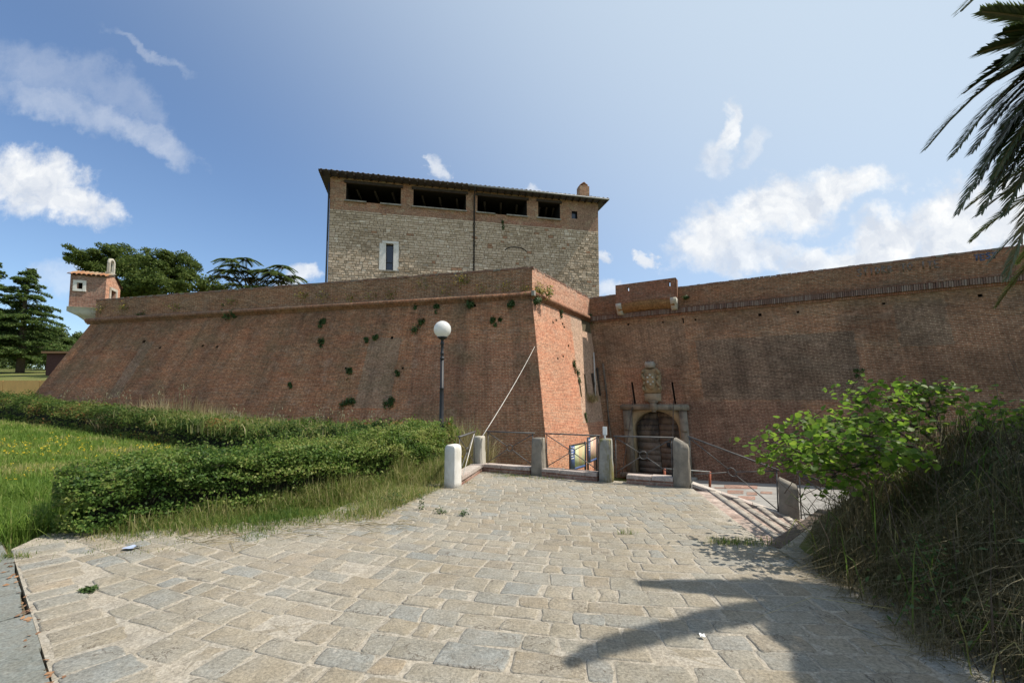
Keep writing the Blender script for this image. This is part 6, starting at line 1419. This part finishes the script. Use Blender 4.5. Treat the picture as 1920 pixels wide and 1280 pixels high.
# round-leaved tree leaning out of the mound: 300 leaves apart, the rest joined
def leaf_mesh(seed):
    g_ = np.random.default_rng(seed); n_ = 10; V = [(0, 0, 0)]
    for i in range(n_):
        t = -math.pi / 2 + 2 * math.pi * i / n_; r_ = 0.5 * (1 + .06 * g_.normal()); x, y = r_ * math.cos(t), .5 + r_ * math.sin(t)
        if i == 0: y = .06
        V.append((x, y, .14 * abs(x) - .12 * (y - .3) ** 2 + g_.normal(0, .01)))
    V.append((0, .5, -.03)); V.append((0, .06, 0))
    F = [(11, 1 + i, 1 + (i + 1) % n_) for i in range(n_)]
    return np.array(V)[:12], F
LM = [leaf_mesh(s_) for s_ in range(4)]
def leafy_tree(base, branches, nper, lab, seed, lsize, mat, npart=300, cl=3):
    g_ = np.random.default_rng(seed); base = np.array(base, float); t = thing('leafy_bush', base, lab, 'bush'); mb = MB(); fr_ = []
    for (ctrl) in branches:
        c = [np.array(q, float) for q in ctrl]; n_ = 24; cur = []
        for i in range(n_ + 1):
            u = i / n_; m_ = len(c) - 1; s_ = u * m_; k = min(int(s_), m_ - 1); f = s_ - k; cur.append(c[k] * (1 - f) + c[k + 1] * f + g_.normal(0, .012, 3))
        mb.tube(cur[::3], [max(.004, .022 * (1 - i / 9)) for i in range(len(cur[::3]))], 5)
        for j in range(nper):
            u = g_.uniform(.24, 1.0); k = min(int(u * n_), n_ - 1); p_ = cur[k]; tw = g_.normal(0, 1, 3) * (.17, .22, .085); q = p_ + tw
            if j % 3 == 0: mb.tube([p_, (p_ + q) / 2 + (0, 0, .02), q], [.005, .004, .002], 3)
            for z_ in range(cl): fr_.append((q + g_.normal(0, 1, 3) * (.045, .045, .02), g_.uniform(.6, 1.2) * lsize))
    mb.build('branches', M['bark'], t)
    meshes = [mesh_from('leaf', V, F, mat, rnd=np.full(12, .1 + .28 * i), smooth=True) for i, (V, F) in enumerate(LM)]
    order = sorted(fr_, key=lambda q: q[0][1] - .3 * q[1]); VV, FF, RR = [], [], []; off = 0
    step = max(1, len(order) // npart)
    for i, (q, sz) in enumerate(order):
        az = g_.uniform(0, 2 * np.pi); Mx = Matrix.Rotation(az, 4, 'Z') @ Matrix.Rotation(g_.normal(-.45, .5), 4, 'X') @ Matrix.Rotation(g_.normal(0, .4), 4, 'Y') @ Matrix.Scale(sz, 4)
        if i < npart:
            o = bpy.data.objects.new('leaf', meshes[i % 4]); C.objects.link(o); o.parent = t; o.matrix_local = Matrix.Translation(q - wloc(t)) @ Mx
        else:
            V, F = LM[i % 4]; W = V @ np.array(Mx.to_3x3()).T + q; VV.append(W); FF += [tuple(a + off for a in f) for f in F]; RR += [g_.random()] * 12; off += 12
    if VV: tag(build('foliage', np.concatenate(VV), FF, mat, t, rnd=RR, smooth=True), kind='stuff')
A_ = lambda px, py, Y_: at(px + 46, py - 2, Y_ + .35)
leafy_tree((5.3, 5.6, .6), [
    [A_(1745, 850, 5.6), A_(1690, 770, 5.4), A_(1600, 745, 5.2), A_(1535, 738, 5.1)],
    [A_(1745, 860, 5.5), A_(1660, 790, 5.2), A_(1560, 790, 5.0), A_(1455, 790, 4.9)],
    [A_(1740, 870, 5.4), A_(1640, 830, 5.0), A_(1520, 810, 4.8), A_(1430, 830, 4.8), A_(1392, 832, 4.8)],
    [A_(1730, 880, 5.3), A_(1620, 850, 4.9), A_(1500, 850, 4.7), A_(1415, 870, 4.7)],
    [A_(1740, 860, 5.6), A_(1700, 760, 5.5), A_(1680, 725, 5.4), A_(1730, 735, 5.4)],
    [A_(1700, 880, 5.2), A_(1590, 870, 4.9), A_(1530, 880, 4.8), A_(1500, 915, 4.8)],
    [A_(1740, 880, 5.9), A_(1620, 800, 5.8), A_(1540, 800, 5.7), A_(1480, 810, 5.6)],
    [A_(1740, 880, 4.9), A_(1640, 850, 4.5), A_(1560, 830, 4.3), A_(1500, 830, 4.2)]], 100, 'bush with sunlit bright green round leaves reaching over the stairs', 171, .068, M['judas'])
leafy_tree((7.0, 6.6, .8), [[A_(1800, 870, 6.6), A_(1830, 800, 6.5), A_(1880, 765, 6.4), A_(1950, 770, 6.4)], [A_(1800, 860, 6.6), A_(1800, 780, 6.6), A_(1840, 750, 6.6)], [A_(1800, 860, 6.4), A_(1860, 790, 6.3), A_(1910, 790, 6.2), A_(1990, 780, 6.2)], [A_(1830, 860, 6.2), A_(1880, 810, 6.2), A_(1930, 800, 6.2)]], 60, 'dark green shaded bush at the view edge on the mound', 181, .075, M['judas'], 120)

# palm: trunk out of view, arching fronds with paired leaflets
PC = np.array([6.3, 4.05, 4.75]); Pm = thing('palm_tree', (6.3, 4.05, 0.6), 'date palm whose arching fronds hang into the upper corner of the view', 'palm')
mb = MB(); mb.tube([(6.3, 4.05, .3), (6.27, 4.05, 2.2), (6.3, 4.05, 4.3), tuple(PC)], [.42, .36, .40, .22], 14); mb.build('trunk', M['palm_bark'], Pm, True)
def frond(p0, p1, p2, seed, wmax=0.42, dead=0.0):
    g_ = np.random.default_rng(seed); p0, p1, p2 = [np.array(q, float) for q in (p0, p1, p2)]; n_ = 112; B = lambda t: (1 - t) ** 2 * p0 + 2 * t * (1 - t) * p1 + t * t * p2
    mb = MB(); mb.tube([B(i / 10) for i in range(11)], [.028 * (1 - .85 * i / 10) + .003 for i in range(11)], 5, r=.9); V, F, R_ = [], [], []
    for i in range(n_):
        t = .14 + .86 * i / (n_ - 1); p_ = B(t); d = B(min(t + .02, 1.0)) - B(t - .02); d /= np.linalg.norm(d); sd = np.cross(d, (0, 0, 1.0)); sd /= np.linalg.norm(sd) + 1e-9; up_ = np.cross(sd, d)
        L_ = wmax * (math.sin(math.pi * min(1, .14 + .86 * t)) ** .6 * .8 + .2) * g_.uniform(.85, 1.1)
        for sgn in (-1, 1):
            e = sd * sgn * .50 + d * .88 + up_ * g_.uniform(.06, .26); e /= np.linalg.norm(e); tip = p_ + e * L_ + np.array([0, 0, -.10 * L_ * g_.uniform(.4, 1.6)]); w_ = np.cross(e, up_); w_ /= np.linalg.norm(w_); w_ *= .013; mid_ = p_ + e * L_ * .45
            b = len(V); V += [p_ - w_ * .6, p_ + w_ * .6, mid_ - w_, mid_ + w_, tip]; F += [(b, b + 1, b + 3, b + 2), (b + 2, b + 3, b + 4)]; R_ += [np.clip(g_.normal(.4 + dead, .16), 0, 1)] * 5
    k = len(mb.V); mb.V += [tuple(v) for v in V]; mb.F += [tuple(i + k for i in f) for f in F]; mb.U += [(0, 0)] * len(V); mb.r += R_
    mb.build('frond', M['palm'], Pm)
tips = [(at(1737, 278, 4.3), 0), (at(1788, 291, 4.15), 0), (at(1824, 285, 4.2), .05), (at(1798, 397, 4.3), 0), (at(1838, 98, 4.3), 0), (at(1802, 21, 3.0), 0), (at(1842, 22, 4.3), 0), (at(1807, 175, 4.25), 0), (at(1842, 397, 4.2), .1), (at(1888, 520, 4.3), .35),
        (np.array([3.95, 3.44, 4.25]), 0), (np.array([4.4, 3.15, 4.0]), 0), (np.array([4.55, 2.75, 3.9]), 0), (np.array([4.3, 2.3, 4.1]), 0), (np.array([4.9, 3.6, 3.8]), 0), (np.array([4.75, 1.8, 3.9]), 0), (np.array([4.7, 2.5, 4.3]), 0), (np.array([5.1, 3.0, 3.6]), 0), (at(1866, 330, 4.1), .1), (at(1895, 290, 4.35), 0), (at(1872, 150, 4.3), 0), (at(1880, 240, 4.1), 0), (at(1860, 350, 4.3), .1), (at(1840, 320, 4.25), .05), (at(1880, 350, 4.2), .1), (at(1862, 200, 4.2), 0), (at(1900, 100, 4.2), 0), (at(1852, 130, 4.25), 0), (at(1885, 60, 4.2), 0), (at(1850, 235, 4.15), 0), (at(1868, 290, 4.2), .05), (at(1830, 350, 4.35), .05), (at(1885, 400, 4.15), .15)]
for i, (tp_, dead) in enumerate(tips):
    d = tp_ - PC; L_ = np.linalg.norm(d[:2]); ctrl = PC + np.array([d[0] * .5, d[1] * .5, max(.25, .35 * L_) - .12 * max(0, -d[2] - 1) * 2]); frond(PC + d * .03, ctrl, tp_, 200 + i, .33, dead)
g_ = np.random.default_rng(230)
for i in range(62):
    az = 2 * np.pi * i / 62 * 5.0 + g_.uniform(-.2, .2); el = g_.uniform(-.35, 1.2); L_ = g_.uniform(2.5, 3.3); d = np.array([math.cos(az), math.sin(az), 0]); r_ = L_ * math.cos(el) * .95; tipz = L_ * math.sin(el) * .8 - 1.3 * math.cos(el)
    tp_ = PC + d * r_ + np.array([0, 0, tipz])
    q = proj(tp_) if tp_[1] > .5 else (9999, 0)
    if q[0] < 1925 and -400 < q[1] < 700: continue
    if tp_[0] < 4.9 or (tp_[1] > 4.8 and tp_[0] < 5.9) or (tp_[1] < 3.9 and tp_[0] < 5.3): continue
    frond(PC, PC + d * r_ * .55 + np.array([0, 0, max(.3, tipz * .6 + 1.0)]), tp_, 240 + i, .36, g_.uniform(-.1, .2))

# second palm added out of view to shade the mound
P2 = Pm.copy(); C.objects.link(P2); P2.location = (9.7, 5.6, 0.9); P2.rotation_euler = (0, 0, R(140)); P2['label'] = 'second date palm added out of view to shade the mound and dark bush'
for ch_ in list(Pm.children): c_ = ch_.copy(); C.objects.link(c_); c_.parent = P2
Pm['group'] = P2['group'] = 'date palms on the mound'

# plants rooted in the walls
def tuft(name, c, nrm, n, rad, size, mat, seed, lab, cat='wall plant', group='plants growing out of the bastion wall', droop=.3, stretch=(1, 1, 1)):
    g_ = np.random.default_rng(seed); q = g_.normal(size=(n, 3)); q /= np.linalg.norm(q, axis=1, keepdims=True); q *= (g_.random((n, 1)) ** .45) * rad * np.array(stretch); q += np.outer(np.abs(g_.normal(.35, .25, n)) * rad, nrm); k3 = g_.integers(0, 4, n); lob = g_.normal(0, .42, (4, 3)) * rad * np.array(stretch); lob[:, 2] -= np.abs(lob[:, 2]) * 1.1; q = q * g_.uniform(.45, .8, (4, 1))[k3] + lob[k3]; q -= np.outer(np.minimum(q @ np.array(nrm), 0), nrm); q[:, 2] -= droop * rad * g_.random(n)
    P_ = np.array(c) + q; V, F = leafcloud(P_, g_.uniform(.6, 1.2, n) * size, np.tile(np.array(nrm) * .5 + (0, 0, .6), (n, 1)), .5, .8, seed)
    return tag(build(name, V, F, mat, rnd=np.repeat(g_.random(n), 4)), lab, cat, group, 'thing')
WP = [(440, 583, 10, 'dark plant hanging over the cornice nearest the feathery tree'), (264, 588, 11, 'pale flowering plant at the cornice near the sentry box'), (605, 600, 7, 'upper plant of the dark column near the cornice'), (603, 636, 8, 'lower plant of the dark column below the cornice'), (655, 692, 8, 'tall narrow plant beside the pale brick patch'),
      (652, 748, 12, 'wide dark plant low on the bastion under the pale patch'), (735, 748, 11, 'dark slanting plant low on the bastion nearest the lamp post'), (790, 600, 10, 'dark plant high on the bastion just left of the globe'), (927, 597, 9, 'round dark plant high on the bastion right of the globe'), (690, 633, 5, 'smaller of two plants above the pale brick patch'), (706, 629, 6, 'larger of two plants above the pale brick patch'),
      (545, 718, 6, 'small plant midway up the bastion in the left half'), (746, 695, 5, 'small plant level with the lamp post middle'), (420, 570, 7, 'small plant in the parapet foot above the cornice'), (880, 566, 12, 'long trailing plant under the cornice right of the lamp'), (962, 565, 9, 'trailing plant under the cornice close to the bastion corner'), (820, 572, 7, 'short plant under the cornice above the globe'), (782, 568, 6, 'tiny plant under the cornice left of the globe'), (310, 575, 6, 'dark plant on the cornice ledge right of the flowering plant')]
for i, (x, y, s_, lab) in enumerate(WP):
    c = left.pt(x, y, .02); r_ = s_ / FPX * c[1]; tuft('wall_plant', c, n1, int(120 + s_ * 16), r_, .06, M['weed'], 300 + i, lab, stretch=(1, .5, 1.3 if i in (2, 3, 4, 6, 7) else .9), droop=.7)
c = flank.pt(1008, 548, .05); tuft('wall_plant', c + (0, 0, .15), n2_, 420, .5, .07, M['yweed'], 330, 'yellow green bush growing on the sunlit bastion corner', stretch=(.8, .8, 1.2), droop=.6)
c = flank.pt(1002, 562, .05); tuft('wall_plant', c, n2_, 260, .28, .06, M['weed'], 331, 'dark green plant under the yellow bush at the bastion corner')
for i, (x, y, s_, lab) in enumerate(((1050, 584, 5, 'green plant under the sunlit flank cornice'), (1075, 678, 5, 'upper plant on the crack in the sunlit flank'), (1082, 696, 6, 'lower plant on the crack in the sunlit flank'), (1097, 776, 5, 'small plant low on the sunlit flank'))):
    c = flank.pt(x, y, .03); tuft('wall_plant', c, n2_, 140, s_ / FPX * c[1] * 1.2, .055, M['weed'], 340 + i, lab, stretch=(.6, .6, 1.6))
c = flank.pt(1106, 752, .1); V, F = blades(c + np.random.default_rng(5).normal(0, .18, (260, 3)) * (1, 1, .3), .55, .014, .9, 346, .9); tag(build('wall_plant', V, F, M['dry'], rnd=np.random.default_rng(6).uniform(.4, 1, len(V))), 'straw coloured grass tuft on the flank by the dark slots', 'wall plant', 'plants growing out of the bastion wall', 'thing')
c = curt.pt(1604, 693, .02); tuft('wall_plant', c, n3, 130, .16, .05, M['weed'], 350, 'single dark plant in the middle of the curtain wall')
c = curt.pt(1290, 566, .1); tuft('wall_plant', c + (0, 0, .25), n3, 150, .25, .05, M['weed'], 351, 'green plant on the ledge beside the projecting box', stretch=(1.4, .5, .5))
c = curt.pt(1113, 590, .05); tuft('wall_plant', c, n3, 150, .22, .06, M['weed'], 352, 'green plant in the corner where bastion meets curtain wall')
c = ts.pt(942, 415, .05); tuft('wall_plant', c, tn, 160, .28, .07, M['weed'], 353, 'single dark plant on the tower below the loggia', stretch=(.7, .5, 1.3))
# small yellow and straw weeds along the parapet foot: nobody could count them
g_ = np.random.default_rng(360); PP, SS = [], []
for (px, py, n) in ((870, 527, 26), (795, 532, 14), (905, 540, 14), (570, 555, 20), (610, 555, 14), (440, 565, 14), (735, 552, 16), (235, 578, 26), (190, 580, 18), (330, 575, 14), (985, 545, 20), (950, 538, 16), (660, 560, 14), (840, 545, 10), (700, 556, 10)):
    c = ppl.pt(px, py, .06); PP.append(c + g_.normal(0, 1, (n * 6, 3)) * (.22, .05, .15))
P_ = np.concatenate(PP); V, F = leafcloud(P_, g_.uniform(.025, .06, len(P_)), None, .4, 1, 361); tag(build('parapet_weeds', V, F, M['yweed'], rnd=np.repeat(g_.random(len(P_)), 4)), kind='stuff')

# weeds in the paving joints
for i, (px, py, n, rad, h, lab) in enumerate(((740, 948, 160, .14, .22, 'leafy weed at the paving edge below the hedge'), (790, 955, 50, .04, .2, 'thin upright weed in the paving right of the leafy weed'), (825, 962, 70, .07, .07, 'low spreading weed in the paving between two others'), (868, 966, 60, .05, .07, 'small round weed in the paving farthest from the hedge'), (165, 1108, 150, .045, .03, 'flat weed in the paving near the slate slabs'))):
    c = ground(px, py, 0); g_ = np.random.default_rng(370 + i); q = g_.normal(0, 1, (n, 3)) * (rad * .6, rad * .6, h * .3) + (0, 0, h * .5); q[:, 2] = np.abs(q[:, 2]); V, F = leafcloud(c + q, g_.uniform(.012, .024, n), np.tile([0, 0, 1.0], (n, 1)), .5, .7, 380 + i)
    tag(build('paving_weed', V, F, M['weed'], rnd=np.repeat(g_.random(n), 4)), lab, 'weed', 'weeds growing in the paving', 'thing')
g_ = np.random.default_rng(390); PT = []
for (px, py, n, s_) in ((1395, 1018, 260, .18), (1355, 1018, 90, .1), (1175, 1001, 40, .05), (960, 893, 160, .2), (1030, 897, 120, .25), (1285, 905, 60, .08), (860, 905, 80, .15), (20, 1045, 120, .12), (935, 886, 80, .2)):
    c = ground(px, py, 0); PT.append(c + g_.normal(0, 1, (n, 3)) * (s_, s_ * .4, 0))
P_ = np.concatenate(PT); V, F = blades(P_, g_.uniform(.03, .10, len(P_)), .006, .6, 391, .5); tag(build('joint_grass', V, F, M['tall_grass'], rnd=np.repeat(np.clip(g_.normal(.5, .25, len(P_)), 0, 1), 7)), kind='stuff')
# straw scattered along the paving edge
g_ = np.random.default_rng(400); mb = MB()
for k in range(90):
    px = g_.uniform(330, 760); py = 1012 - (px - 330) * .09 + g_.normal(0, 10); c = ground(px, min(py, 1045), .012); az = g_.normal(.35, .5); L_ = g_.uniform(.08, .45); d = np.array([math.cos(az), math.sin(az), 0]); mb.tube([c, c + d * L_ * .5 + (0, 0, .012), c + d * L_], .0028, 3)
mb.build('straw', M['dry'], kind='stuff')
g_ = np.random.default_rng(405); mb = MB()
for k in range(150):
    t_ = g_.random(); c = np.array([2.75 + .35 * t_ - abs(g_.normal(0, .22)), 1.6 + 3.6 * t_, .008]); az = g_.uniform(0, 6.28); L_ = g_.uniform(.04, .25); d = np.array([math.cos(az), math.sin(az), 0]); mb.tube([c, c + d * L_ * .5 + (0, 0, .01), c + d * L_], .0022, 3)
mb.build('dry_litter', M['dry'], kind='stuff')
# fallen leaves in the gap beside the slabs
g_ = np.random.default_rng(410); t_ = g_.random(70); P_ = np.c_[-5.5 + t_ * 3.9 + g_.normal(0, .03, 70), 5.08 - t_ * 3.25 + g_.normal(0, .03, 70), np.full(70, .004)]; V, F = leafcloud(P_, g_.uniform(.015, .03, 70), np.tile([0, 0, 1.5], (70, 1)), .6, .6, 411); V[:, 2] = np.maximum(V[:, 2], 0.002)
M['dead_leaf'] = foliage('dead_leaf', [(0, (.20, .10, .05)), (1, (.36, .2, .1))], .1); tag(build('fallen_leaves', V, F, M['dead_leaf'], rnd=np.repeat(g_.random(70), 4)), kind='stuff')
# litter
def scrap(name, c, s_, mat, lab, seed):
    g_ = np.random.default_rng(seed); V = [(c[0] + (i % 4 - 1.5) * s_ / 3 + g_.normal(0, s_ * .06), c[1] + (i // 4 - 1.5) * s_ / 3 + g_.normal(0, s_ * .06), .015 + abs(g_.normal(0, s_ * .22))) for i in range(16)]
    F = [(r_ * 4 + q, r_ * 4 + q + 1, r_ * 4 + q + 5, r_ * 4 + q + 4) for r_ in range(3) for q in range(3)]; tag(build(name, V, F, mat), lab, 'litter', None, 'thing')
scrap('plastic_scrap', ground(247, 1024, .03), .13, M['blue_plastic'], 'crumpled pale blue plastic scrap on the grass verge', 1)
scrap('paper_scrap', ground(1317, 1196, 0), .035, M['paper'], 'tiny white paper scrap on the shaded paving', 2)
print('objects', len(bpy.data.objects), 'tris', sum(len(p.vertices) - 2 for m_ in bpy.data.meshes for p in m_.polygons))
